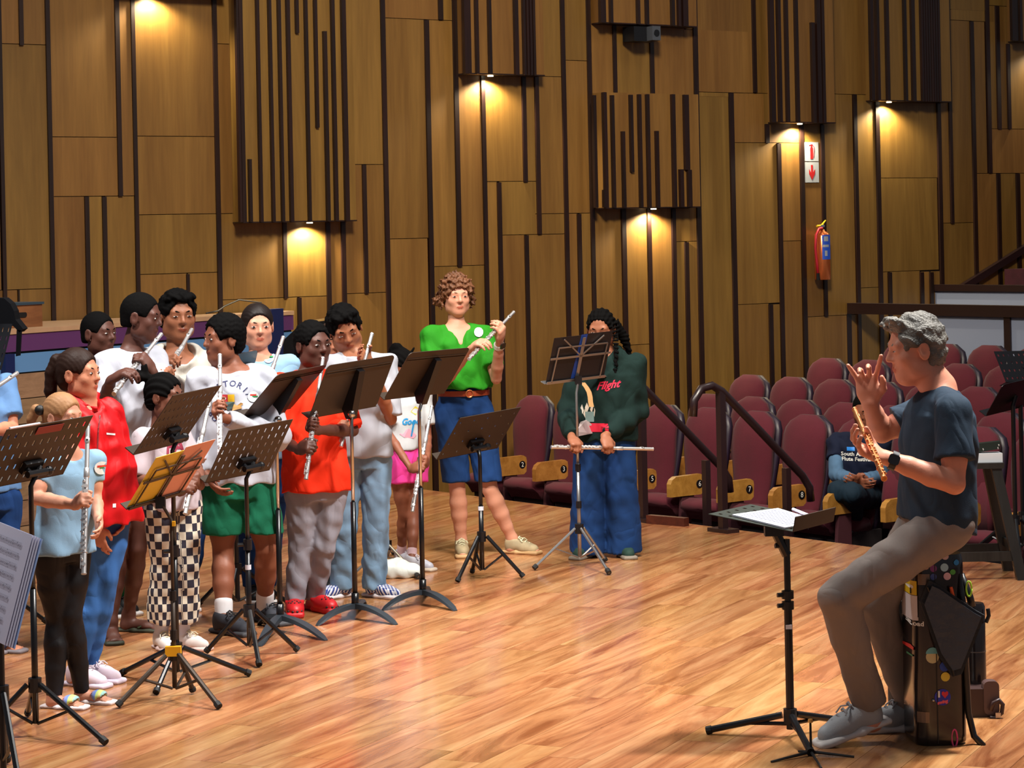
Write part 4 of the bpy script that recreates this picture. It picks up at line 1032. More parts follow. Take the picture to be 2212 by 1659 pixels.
# ------------------------------------------------------------------ blended-volume modelling for people and cloth
def nv(*a): return np.array(a, np.float64)
def unit(v): v = np.asarray(v, np.float64); return v / max(np.linalg.norm(v), 1e-9)
class Vol:
    def __init__(s): s.p = []
    def cone(s, a, b, ra, rb, k=0.02, op=1, flat=None, fr=1.0, end=False):
        """tapered capsule; flat = axis along which it is squeezed by fr"""
        a = np.asarray(a, float); b = np.asarray(b, float)
        m = max(ra, rb); lo = np.minimum(a, b) - m; hi = np.maximum(a, b) + m
        d = b - a; dd = max(d @ d, 1e-9); fl = None if flat is None else unit(flat)
        def f(X, Y, Z):
            px, py, pz = X - a[0], Y - a[1], Z - a[2]
            t = np.clip((px * d[0] + py * d[1] + pz * d[2]) / dd, 0, 1)
            qx, qy, qz = px - t * d[0], py - t * d[1], pz - t * d[2]
            if fl is not None:
                c = (qx * fl[0] + qy * fl[1] + qz * fl[2]) * (1 / fr - 1)
                qx = qx + c * fl[0]; qy = qy + c * fl[1]; qz = qz + c * fl[2]
            r_ = np.sqrt(qx * qx + qy * qy + qz * qz) - (ra + (rb - ra) * t)
            return np.maximum(r_, (px * d[0] + py * d[1] + pz * d[2]) / math.sqrt(dd) - math.sqrt(dd)) if end else r_
        s.p.append((f, lo, hi, k, op)); return s
    def chain(s, pts, rs, k=0.02, end=False, **kw):
        for i in range(len(pts) - 1): s.cone(pts[i], pts[i + 1], rs[i], rs[i + 1], k, end=end and i == len(pts) - 2, **kw)
        return s
    def ell(s, c, r, R=None, k=0.02, op=1):
        c = np.asarray(c, float); r = np.asarray(r, float); R = np.eye(3) if R is None else R
        e = np.sqrt(((R * r) ** 2).sum(1)); lo, hi = c - e, c + e
        def f(X, Y, Z):
            x, y, z = X - c[0], Y - c[1], Z - c[2]
            u = x * R[0, 0] + y * R[1, 0] + z * R[2, 0]; v = x * R[0, 1] + y * R[1, 1] + z * R[2, 1]; w_ = x * R[0, 2] + y * R[1, 2] + z * R[2, 2]
            k0 = np.sqrt((u / r[0]) ** 2 + (v / r[1]) ** 2 + (w_ / r[2]) ** 2); k1 = np.sqrt((u / r[0] ** 2) ** 2 + (v / r[1] ** 2) ** 2 + (w_ / r[2] ** 2) ** 2)
            return k0 * (k0 - 1) / np.maximum(k1, 1e-6)
        s.p.append((f, lo, hi, k, op)); return s
    def box(s, c, h, R=None, r=0.01, k=0.01, op=1):
        c = np.asarray(c, float); h = np.asarray(h, float); R = np.eye(3) if R is None else R
        e = np.abs(R * h).sum(1); lo, hi = c - e, c + e
        def f(X, Y, Z):
            x, y, z = X - c[0], Y - c[1], Z - c[2]
            q = [np.abs(x * R[0, i] + y * R[1, i] + z * R[2, i]) - (h[i] - r) for i in range(3)]
            o = np.sqrt(np.maximum(q[0], 0) ** 2 + np.maximum(q[1], 0) ** 2 + np.maximum(q[2], 0) ** 2)
            return o + np.minimum(np.maximum(q[0], np.maximum(q[1], q[2])), 0) - r
        s.p.append((f, lo, hi, k, op)); return s
    def loft(s, a, b, ts, ws, ds, xa, xb, k=0.03):
        """body of elliptic sections along a->b; xa, xb = width axes at both ends"""
        a = np.asarray(a, float); b = np.asarray(b, float); d = b - a; L = np.linalg.norm(d); ax = d / L
        xa = unit(xa - ax * (xa @ ax)); xb = unit(xb - ax * (xb @ ax)); m = max(max(ws), max(ds))
        p0 = a + d * ts[0]; p1 = a + d * ts[-1]; lo = np.minimum(p0, p1) - m; hi = np.maximum(p0, p1) + m
        def f(X, Y, Z):
            px, py, pz = X - a[0], Y - a[1], Z - a[2]
            tr = (px * ax[0] + py * ax[1] + pz * ax[2]) / L; t = np.clip(tr, ts[0], ts[-1])
            w_ = np.interp(t, ts, ws); dp = np.interp(t, ts, ds); q = np.clip(t, 0, 1)
            vx = xa[0] + (xb[0] - xa[0]) * q; vy = xa[1] + (xb[1] - xa[1]) * q; vz = xa[2] + (xb[2] - xa[2]) * q
            qx, qy, qz = px - tr * L * ax[0], py - tr * L * ax[1], pz - tr * L * ax[2]
            u = qx * vx + qy * vy + qz * vz
            rest = np.sqrt(np.maximum(qx * qx + qy * qy + qz * qz - u * u, 0)); ov = (tr - t) * L
            mn = np.minimum(w_, dp)
            # a slightly boxy ellipse
            e = (np.abs(u / w_) ** 2.3 + np.abs(rest / dp) ** 2.3) ** (1 / 2.3)
            dr = (e - 1) * mn
            return np.where(np.abs(ov) > 1e-9, np.sqrt(np.maximum(dr, 0) ** 2 + ov ** 2) + np.minimum(dr, 0) * 0, dr)
        s.p.append((f, lo, hi, k, 1)); return s
    def cut(s, p, n, k=0.004):
        """keep the side the normal points away from: n.(x-p) < 0"""
        p = np.asarray(p, float); n = unit(n)
        s.p.append((lambda X, Y, Z: (X - p[0]) * n[0] + (Y - p[1]) * n[1] + (Z - p[2]) * n[2], None, None, k, 2)); return s
    def mesh(s, h, disp=None):
        lo = np.min([q[1] for q in s.p if q[4] == 1], 0) - 3 * h; hi = np.max([q[2] for q in s.p if q[4] == 1], 0) + 3 * h
        n = np.ceil((hi - lo) / h).astype(int) + 1
        ax = [(lo[i] + h * np.arange(n[i])).astype(np.float32) for i in range(3)]
        F = np.full(n, 0.2, np.float32)
        for f, a, b, k, op in s.p:
            if a is None: sl = [slice(0, n[i]) for i in range(3)]
            else:
                i0 = np.clip(np.floor((a - k - 3 * h - lo) / h).astype(int), 0, n); i1 = np.clip(np.ceil((b + k + 3 * h - lo) / h).astype(int) + 1, 0, n)
                if (i1 <= i0).any(): continue
                sl = [slice(i0[i], i1[i]) for i in range(3)]
            X = ax[0][sl[0]][:, None, None]; Y = ax[1][sl[1]][None, :, None]; Z = ax[2][sl[2]][None, None, :]
            d = f(X, Y, Z).astype(np.float32); G_ = F[sl[0], sl[1], sl[2]]
            k = max(k, 1e-4)
            if op == 1:
                hh = np.maximum(k - np.abs(G_ - d), 0) / k; F[sl[0], sl[1], sl[2]] = np.minimum(G_, d) - hh * hh * k * 0.25
            else:
                if op == -1: d = -d
                hh = np.maximum(k - np.abs(G_ - d), 0) / k; F[sl[0], sl[1], sl[2]] = np.maximum(G_, d) + hh * hh * k * 0.25
        if disp is not None:
            m = np.abs(F) < 0.035; I = np.nonzero(m)
            F[I] += disp(ax[0][I[0]], ax[1][I[1]], ax[2][I[2]]).astype(np.float32)
        return surf_net(F, lo, h)
def surf_net(F, lo, h):
    ins = F < 0; nx, ny, nz = F.shape
    cnt = np.zeros((nx - 1, ny - 1, nz - 1), np.int8)
    for i in (0, 1):
        for j in (0, 1):
            for k in (0, 1): cnt += ins[i:nx - 1 + i, j:ny - 1 + j, k:nz - 1 + k]
    act = (cnt > 0) & (cnt < 8); I = np.nonzero(act); N = len(I[0])
    idx = np.full(act.shape, -1, np.int32); idx[I] = np.arange(N)
    pos = np.zeros((N, 3)); num = np.zeros(N)
    cor = [(i, j, k) for i in (0, 1) for j in (0, 1) for k in (0, 1)]
    val = {c: F[I[0] + c[0], I[1] + c[1], I[2] + c[2]] for c in cor}
    for c in cor:
        for a in range(3):
            if c[a] == 0:
                e = list(c); e[a] = 1; e = tuple(e); v0, v1 = val[c], val[e]; m = (v0 < 0) != (v1 < 0)
                t = np.where(m, v0 / np.where(np.abs(v0 - v1) < 1e-9, 1, v0 - v1), 0)
                q = np.zeros((N, 3)); q[:] = c; q[:, a] = t; pos += q * m[:, None]; num += m
    pos = pos / num[:, None] + np.stack(I, 1); V = lo + pos * h
    Q = []
    for a in range(3):
        b, c = (a + 1) % 3, (a + 2) % 3
        s0 = [slice(None)] * 3; s1 = [slice(None)] * 3; s0[a] = slice(0, F.shape[a] - 1); s1[a] = slice(1, F.shape[a])
        A, Bv = ins[tuple(s0)], ins[tuple(s1)]; E = np.nonzero(A != Bv); fl = A[E]
        g = np.stack(E, 1); ok = (g[:, b] > 0) & (g[:, c] > 0) & (g[:, b] < F.shape[b] - 1) & (g[:, c] < F.shape[c] - 1); g = g[ok]; fl = fl[ok]
        def id_(db, dc):
            q = g.copy(); q[:, b] += db; q[:, c] += dc; return idx[q[:, 0], q[:, 1], q[:, 2]]
        quad = np.stack([id_(-1, -1), id_(0, -1), id_(0, 0), id_(-1, 0)], 1); quad[~fl] = quad[~fl][:, ::-1]; Q.append(quad)
    Q = np.concatenate(Q); Q = Q[(Q >= 0).all(1)]
    return V, Q
def np_mesh(name, V, Q, mats, parent=None, midx=None, uv=None):
    me = bpy.data.meshes.new(name); n, m = len(V), len(Q)
    me.vertices.add(n); me.vertices.foreach_set('co', np.asarray(V, np.float32).ravel())
    me.loops.add(m * 4); me.loops.foreach_set('vertex_index', np.asarray(Q, np.int32).ravel())
    me.polygons.add(m); me.polygons.foreach_set('loop_start', np.arange(0, m * 4, 4, dtype=np.int32))
    me.polygons.foreach_set('use_smooth', np.ones(m, bool))
    for mt in (mats if isinstance(mats, (list, tuple)) else [mats]): me.materials.append(mt)
    if midx is not None: me.polygons.foreach_set('material_index', np.asarray(midx, np.int32))
    if uv is not None:
        l = me.uv_layers.new(name='UVMap'); l.data.foreach_set('uv', np.asarray(uv, np.float32)[np.asarray(Q).ravel()].ravel())
    me.update(); me.validate()
    o = bpy.data.objects.new(name, me); link(o, parent)
    if parent is not None: o.matrix_parent_inverse = parent_matrix(parent).inverted()
    return o
def folds(amp=0.005, f=1.0, seed=0.0, slope=0.5):
    def d(x, y, z):
        a = np.sin((x * 1.0 + y * 0.6) * 38 * f + z * 22 * f * slope + 3.1 * np.sin(z * 9 + seed) + seed) * 0.55
        b = np.sin((x * -0.7 + y * 0.9) * 61 * f - z * 31 * f * slope + 2.2 * np.sin(z * 14 + x * 11 + seed * 2)) * 0.35
        c = np.sin(z * 47 * f + 2.5 * np.sin(x * 17 + seed) + y * 19) * 0.22
        return amp * (a + b + c)
    return d
def curls(amp, f, seed=0):
    def d(x, y, z):
        return amp * (np.sin(x * f + 1.7 * np.sin(z * f * .6 + seed)) * np.sin(y * f * 1.1 + seed) + np.sin(z * f * 1.2 + 1.3 * np.sin(x * f * .7)) * 0.6 + np.sin((x + y + z) * f * 1.9) * .4)
    return d
def yawv(a): a = math.radians(a); return nv(math.sin(a), -math.cos(a), 0)
def leftv(a): a = math.radians(a); return nv(math.cos(a), math.sin(a), 0)
def rotm(yaw, pitch=0, roll=0):
    """columns: person's right, forward, up; pitch > 0 looks down; roll > 0 tips towards the person's right"""
    x = -leftv(yaw); y = yawv(yaw); z = nv(0, 0, 1); p = math.radians(pitch)
    y, z = y * math.cos(p) - z * math.sin(p), z * math.cos(p) + y * math.sin(p)
    r = math.radians(roll); x, z = x * math.cos(r) - z * math.sin(r), z * math.cos(r) + x * math.sin(r)
    return np.stack([x, y, z], 1)
SKIN = {}
def skin(name, c):
    return plain('skin_' + name, srgb(*c), 0.5, bump=0.06, bscale=160, spec=0.35), plain('lips_' + name, srgb(*[int(v * f) for v, f in zip(c, (0.90, 0.70, 0.68))]), 0.42)
M_eyew = plain('eye_white', srgb(196, 186, 180), 0.3); M_iris = plain('iris_dark', srgb(34, 20, 14), 0.2)

def pt(p, Y): v = at(p[0], p[1], Y + (p[2] if len(p) > 2 else 0.0)); return nv(v.x, v.y, v.z)
def limb(V, a, b, rs, k=0.015):
    n = len(rs) - 1; pts = [a + (b - a) * i / n for i in range(n + 1)]; V.chain(pts, rs, k)
HS = np.array([.95, .90, 1.0])
def head_vol(V, C, R, u, neck, nr=.195):
    """C = middle of the head, u = height of the head from chin to crown"""
    P = lambda x, y, z: C + R @ (nv(x, y, z) * HS * u)
    E = lambda c, r, k=0.04, op=1: V.ell(P(*c), nv(*r) * HS * u, R, k * u, op)
    E((0, -.06, .13), (.345, .43, .375)); E((0, .10, -.13), (.285, .29, .37), .1); E((0, .21, -.385), (.15, .14, .10), .13)
    for s in (-1, 1):
        E((s * .185, .235, -.09), (.105, .11, .10), .09); E((s * .25, .02, -.27), (.075, .16, .12), .12)
    V.cone(P(0, .370, .075), P(0, .452, -.085), .028 * u, .044 * u, .05 * u)
    for s in (-1, 1): V.cone(P(s * .030, .425, -.10), P(s * .056, .39, -.105), .028 * u, .028 * u, .03 * u)
    V.cone(P(-.17, .325, .105), P(.17, .325, .105), .055 * u, .055 * u, .07 * u)
    for s in (-1, 1): E((s * .145, .435, .025), (.085, .085, .05), .05, -1)
    for s in (-1, 1): E((s * .145, .315, .025), (.085, .07, .055), .03)
    E((0, .365, -.226), (.10, .046, .022), .03); E((0, .358, -.262), (.085, .046, .025), .03); V.cone(P(-.10, .41, -.244), P(.10, .41, -.244), .006 * u, .006 * u, .012 * u, -1)
    for s in (-1, 1):
        E((s * .365, -.045, -.01), (.035, .10, .145), .03); E((s * .402, -.03, .015), (.030, .058, .085), .012, -1)
    V.cone(P(0, -.10, -.28), neck, nr * u, nr * 1.12 * u, .05 * u)
def lips_mask(V, Q, C, R, u):
    c = (V[Q].mean(1) - C) @ R / u / HS
    return ((np.abs(c[:, 0]) < .100 - 1.1 * np.abs(c[:, 2] + .245)) & (c[:, 1] > .3) & (c[:, 2] > -.285) & (c[:, 2] < -.205)).astype(int)
def face_bits(t, C, R, u, hairm, gaze=(0, 0), lid=1.0, brow=True, iris=None):
    for s in (-1, 1):
        P = C + R @ (nv(s * .145, .324, .025) * HS * u); b = B(); b.ball((0, 0, 0), (0.064 * u, 0.070 * u, 0.027 * u * lid), 12, 8)
        vs = [P + R @ nv(*v) for v in b.v]; o = mesh_obj('eye', vs, b.f, M_eyew, t, smooth=True)
        b2 = B(); b2.ball((gaze[0] * .03 * u, 0.034 * u, gaze[1] * .02 * u), (0.036 * u, 0.039 * u, 0.030 * u * min(lid, 1)), 10, 8)
        mesh_obj('iris', [P + R @ nv(*v) for v in b2.v], b2.f, iris or M_iris, o, smooth=True)
        if brow:
            q = B(); pts = [Vector(C + R @ (nv(s * x, y, z) * HS * u)) for x, y, z in ((.06, .385, .105), (.14, .375, .125), (.23, .315, .105))]
            q.tube(pts, [0.016 * u, 0.020 * u, 0.009 * u], 6); q.build('eyebrow', hairm, t, smooth=True)
def hair_cap(H, C, R, u, th=.03, front=.30, side=-.10, back=-.22, k=.02):
    """scalp-following cap with a hairline"""
    P = lambda x, y, z: C + R @ (nv(x, y, z) * HS * u)
    H.ell(P(0, -.06, .13), nv(.345 + th, .43 + th, .375 + th) * HS * u, R, k * u)
    if back < -.1: H.ell(P(0, -.20, -.10), nv(.29 + th * .6, .25 + th, .24) * HS * u, R, .08 * u)
    H.ell(P(0, .56, -.14), nv(.42, .42, .14 + front) * u, R, .05 * u, -1)             # face opening
    for s in (-1, 1): H.ell(P(s * .40, .08, -.16), nv(.2, .20, .22) * u, R, .05 * u, -1)   # around the ears
    H.cut(P(0, 0, back), -R[:, 2], 0.03 * u)
def hand(V, W, d, n, S, curl=(50, 60, 45), thumb=1, spread=0.0, tcurl=0.5, lens=None):
    """W wrist, d towards the knuckles, n palm normal, thumb = side of the palm (sign of c = n x d)"""
    d = unit(d); n = unit(n - d * (n @ d)); c = np.cross(n, d)
    V.cone(W, W + d * .045 * S, .027 * S, .034 * S, .02 * S, flat=n, fr=.62)
    V.cone(W + d * .04 * S + c * .016 * S, W + d * .085 * S + c * .018 * S, .025 * S, .022 * S, .02 * S, flat=n, fr=.62)
    V.cone(W + d * .04 * S - c * .016 * S, W + d * .080 * S - c * .018 * S, .025 * S, .020 * S, .02 * S, flat=n, fr=.62)
    L = [(.036, .024, .020), (.042, .028, .022), (.039, .026, .021), (.031, .020, .018)]
    if isinstance(curl[0], (int, float)): curl = [curl] * 4
    for i in range(4):
        o = (1.5 - i) * thumb
        p = W + d * (.090 - .004 * abs(i - 1.2)) * S + c * o * .0195 * S; a = 0.0; fd = unit(d + c * o * spread)
        for j in range(3):
            a += math.radians(curl[i][j]); q = p + (fd * math.cos(a) + n * math.sin(a)) * L[i][j] * S * 1.05
            r0 = (.0098, .0088, .0080)[j] * S; V.cone(p, q, r0, r0 * .9, .004 * S); p = q
    b = W + d * .022 * S + c * thumb * .026 * S; m = b + (d * .55 + c * thumb * .62 + n * .35 * tcurl) * .042 * S; e = m + (d * .75 + c * thumb * .1 + n * .75 * tcurl) * .036 * S; g = e + (d * .6 - c * thumb * .25 * tcurl + n * .6 * tcurl) * .026 * S
    V.cone(b, m, .0155 * S, .0125 * S, .012 * S); V.cone(m, e, .0118 * S, .0105 * S, .006 * S); V.cone(e, g, .0105 * S, .0085 * S, .005 * S)

FLUTES = {}
M_fl = plain('flute_silver', srgb(226, 222, 220), 0.30, metal=.8, spec=.8); M_flg = plain('flute_rose_gold', srgb(226, 150, 94), 0.28, metal=.8)
def flute(key, A, Bp, label, mat=None, facing=None, scale=1.0, head=0.0):
    """A = crown end of the head joint, Bp = foot end (world points)"""
    mat = mat or M_fl
    A = Vector(A); Bp = Vector(Bp); d = (Bp - A).normalized(); L = (Bp - A).length; r = 0.0098 * scale
    f = Vector(facing) if facing is not None else Vector((0, -1, 0)); f = (f - d * f.dot(d)).normalized(); s = d.cross(f)
    t = thing('flute', label, 'flute', A, group='flutes')
    q = B(); q.tube([A, A + d * L * .012], r * 1.05, 12); q.tube([A + d * L * .012, A + d * L * .016], r * .8, 12); q.build('crown', mat, t, smooth=False)
    q = B(); q.tube([A + d * L * .016, A + d * L * .32], r * .95, 12); shade_auto(q.build('head_joint', mat, t))
    q = B(); q.tube([A + d * L * .30, A + d * L * .305, A + d * L * .36, A + d * L * .365], [r, r * 1.22, r * 1.22, r], 12); shade_auto(q.build('barrel', mat, t))
    q = B(); q.tube([A + d * L * .36, Bp], r, 12); q.tube([A + d * L * .855, A + d * L * .862], r * 1.25, 12); q.tube([Bp - d * L * .008, Bp], r * 1.15, 12); shade_auto(q.build('body_tube', mat, t))
    q = B(); c = A + d * L * .115; q.ball((0, 0, 0), (1, 1, 1), 10, 6); q.v = [tuple(c + f * (r * .75 + v[2] * r * .45) + d * v[0] * .018 * scale + s * v[1] * .011 * scale) for v in q.v]; o = q.build('lip_plate', mat, t, smooth=True)
    q = B(); q.tube([c + f * r * 1.0, c + f * (r * 1.25)], .0048 * scale, 8); q.build('embouchure_hole', M_black, o)
    q = B()
    for k in range(17):
        x = .39 + k * .0345
        if abs(x - .86) < .015: continue
        p = A + d * L * x; side = f if k % 5 else (f + s).normalized(); rr = (.0078 if k % 3 else .0062) * scale
        q.tube([p + side * r * 1.02, p + side * (r + .0045)], rr, 10)
    q.tube([A + d * L * .385 + (f * .35 + s) .normalized() * r * 1.35, A + d * L * .84 + (f * .35 + s).normalized() * r * 1.35], .0026 * scale, 6)
    q.tube([A + d * L * .875 + (f * .35 + s).normalized() * r * 1.35, A + d * L * .965 + (f * .35 + s).normalized() * r * 1.35], .0026 * scale, 6)
    for k in range(6):
        p = A + d * L * (.42 + .075 * k) + s * r * 1.5; q.ball(p, (.005 * scale, .005 * scale, .004 * scale), 8, 5)
    g = q.build('key_work', mat, t); shade_auto(g); g['kind'] = 'stuff'
    FLUTES[key] = (nv(*A), nv(*Bp)); return t

def shoe(t, G_, yaw, L, style, mats, lift=0.0, name='shoe', z0=0.0, h=0.006):
    """G_ = point on the floor under the middle of the foot"""
    R = np.stack([-leftv(yaw), yawv(yaw), nv(0, 0, 1)], 1); p = math.radians(lift)
    if lift:   # heel raised, pivot at the toe
        y = R[:, 1] * math.cos(p) - nv(0, 0, 1) * math.sin(p); z = nv(0, 0, 1) * math.cos(p) + R[:, 1] * math.sin(p); R = np.stack([R[:, 0], y, z], 1)
        G_ = nv(*G_) + nv(0, 0, math.sin(p) * L * .42)
    G_ = nv(*G_); s = L / .27
    P = lambda x, y, z: G_ + R @ (nv(x, y, z) * s)
    sole = Vol(); up = Vol()
    th = .022 if style in ('sneaker', 'slip', 'run') else (.030 if style == 'clog' else .018)
    sole.box(P(0, .055, th / 2), nv(.048, .085, th / 2) * s, R, .012 * s, .03 * s); sole.box(P(0, -.075, th / 2), nv(.036, .062, th / 2) * s, R, .012 * s, .03 * s); sole.ell(P(0, .095, th / 2), nv(.046, .045, th / 2) * s, R, .02 * s)
    if style in ('sneaker', 'slip', 'run'):
        up.cone(P(0, .09, .030), P(0, .03, .042), .036 * s, .040 * s, .03 * s); up.cone(P(0, .03, .045), P(0, -.07, .058), .040 * s, .038 * s, .03 * s); up.cone(P(0, -.075, .03), P(0, -.075, .078), .036 * s, .036 * s, .03 * s)
        up.cone(P(0, -.03, .06), P(0, -.055, .082), .036 * s, .038 * s, .02 * s)
        up.cut(P(0, 0, th * .8), -R[:, 2]); up.cut(P(0, -.03, .098 if style != 'slip' else .085), R @ nv(0, .25, 1))
    elif style == 'clog':
        up.ell(P(0, .055, .038), nv(.052, .082, .045) * s, R, .02 * s); up.cone(P(0, -.08, .035), P(0, -.0, .045), .042 * s, .046 * s, .03 * s); up.cone(P(-.045, -.02, .07), P(.045, -.02, .07), .010 * s, .010 * s, .01 * s)
        up.ell(P(0, -.07, .085), nv(.036, .07, .05) * s, R, .02 * s, -1); up.cut(P(0, 0, .01), -R[:, 2])
        for dx in (-1, 1): up.cone(P(dx * .042, .0, .06), P(dx * .036, -.11, .065), .008 * s, .008 * s, .008 * s)
        up.cone(P(-.036, -.112, .065), P(.036, -.112, .065), .008 * s, .008 * s, .01 * s)
    elif style == 'slide':
        up.ell(P(0, .045, .036), nv(.050, .055, .040) * s, R, .01 * s); up.ell(P(0, .045, .024), nv(.044, .09, .037) * s, R, .004 * s, -1); up.cut(P(0, 0, .004), -R[:, 2])
    elif style == 'flip':
        for dx in (-1, 1): up.chain([P(0, .082, .022), P(dx * .02, .055, .046), P(dx * .040, .005, .024)], [.006 * s] * 3, .006 * s)
    V, Q = up.mesh(h); uv = None; U = (V - G_) @ R
    if style == 'slide':
        o = np_mesh(name, V, Q, mats[0], t, uv=np.stack([U[:, 1] / s * 30, U[:, 0]], 1))
    else: o = np_mesh(name, V, Q, mats[0], t, uv=np.stack([U[:, 0] / s / .03 + 100, (U[:, 1] + U[:, 2] * .6) / s / .03 + 100], 1))
    V, Q = sole.mesh(h); np_mesh('sole', V, Q, mats[1], o)
    if style in ('sneaker', 'run') and len(mats) > 2:
        q = B()
        for k in range(4):
            y = .062 - .024 * k; z = .066 + .013 * k; q.tube([Vector(P(-.02, y, z - .002)), Vector(P(0, y, z + .008)), Vector(P(.02, y, z - .002))], .0042 * s, 5)
        q.tube([Vector(P(0, -.015, .102)), Vector(P(.03, .01, .10)), Vector(P(.038, .03, .082))], .003 * s, 5); q.tube([Vector(P(0, -.015, .102)), Vector(P(-.03, .012, .10)), Vector(P(-.04, .025, .085))], .003 * s, 5)
        g = q.build('laces', mats[2], o); g['kind'] = 'stuff'
    if style == 'clog':
        q = B(); 
        for x, y in ((-.02, .085), (.0, .095), (.02, .085), (-.03, .06), (.03, .06), (-.012, .065), (.012, .065), (0, .045)):
            zz = .038 + .045 * math.sqrt(max(0, 1 - (x / .052) ** 2 - ((y - .055) / .082) ** 2)); q.ball(Vector(P(x, y, zz)), .0052 * s, 8, 5)
        for x in (-.035, -.012, .012, .035): q.ball(Vector(P(x, .055 + .082 * math.sqrt(max(0, 1 - (x / .052) ** 2)) * .97, .036)), .007 * s, 8, 5)
        g = q.build('vent_holes', M_black, o); g['kind'] = 'stuff'
    return o

def decal(t, name, VF, origin, xa, ya, mat, bvh, off=0.002, dirn=None):
    """flat print laid on the cloth by casting its points onto the garment"""
    V, F = VF; xa, ya = Vector(xa).normalized(), Vector(ya).normalized(); n = xa.cross(ya); dr = Vector(dirn) if dirn is not None else -n
    out = []
    for v in V:
        p = Vector(origin) + xa * v.x + ya * v.y; hit = bvh.ray_cast(p - dr * 0.3, dr, 0.8)
        out.append(None if hit[0] is None else hit[0] + (hit[1] if hit[1].dot(dr) < 0 else -hit[1]) * off)
    F = [f for f in F if all(out[i] is not None for i in f)]; use = sorted({i for f in F for i in f}); mp = {i: k for k, i in enumerate(use)}
    if not F: return None
    return mesh_obj(name, [out[i] for i in use], [tuple(mp[i] for i in f) for f in F], mat, t)
def disc(r, n=20): return [Vector((r * math.cos(2 * math.pi * k / n), r * math.sin(2 * math.pi * k / n), 0)) for k in range(n)] + [Vector((0, 0, 0))], [(k, (k + 1) % n, n) for k in range(n)]
def rect_vf(x0, x1, y0, y1, nx=6, ny=6):
    V = [Vector((x0 + (x1 - x0) * i / nx, y0 + (y1 - y0) * j / ny, 0)) for j in range(ny + 1) for i in range(nx + 1)]
    return V, [(j * (nx + 1) + i, j * (nx + 1) + i + 1, (j + 1) * (nx + 1) + i + 1, (j + 1) * (nx + 1) + i) for j in range(ny) for i in range(nx)]
def poly_vf(pts): return [Vector((x, y, 0)) for x, y in pts], [tuple(range(len(pts)))]
def obj_bvh(o):
    me = o.data; return BVHTree.FromPolygons([v.co for v in me.vertices], [tuple(p.vertices) for p in me.polygons])

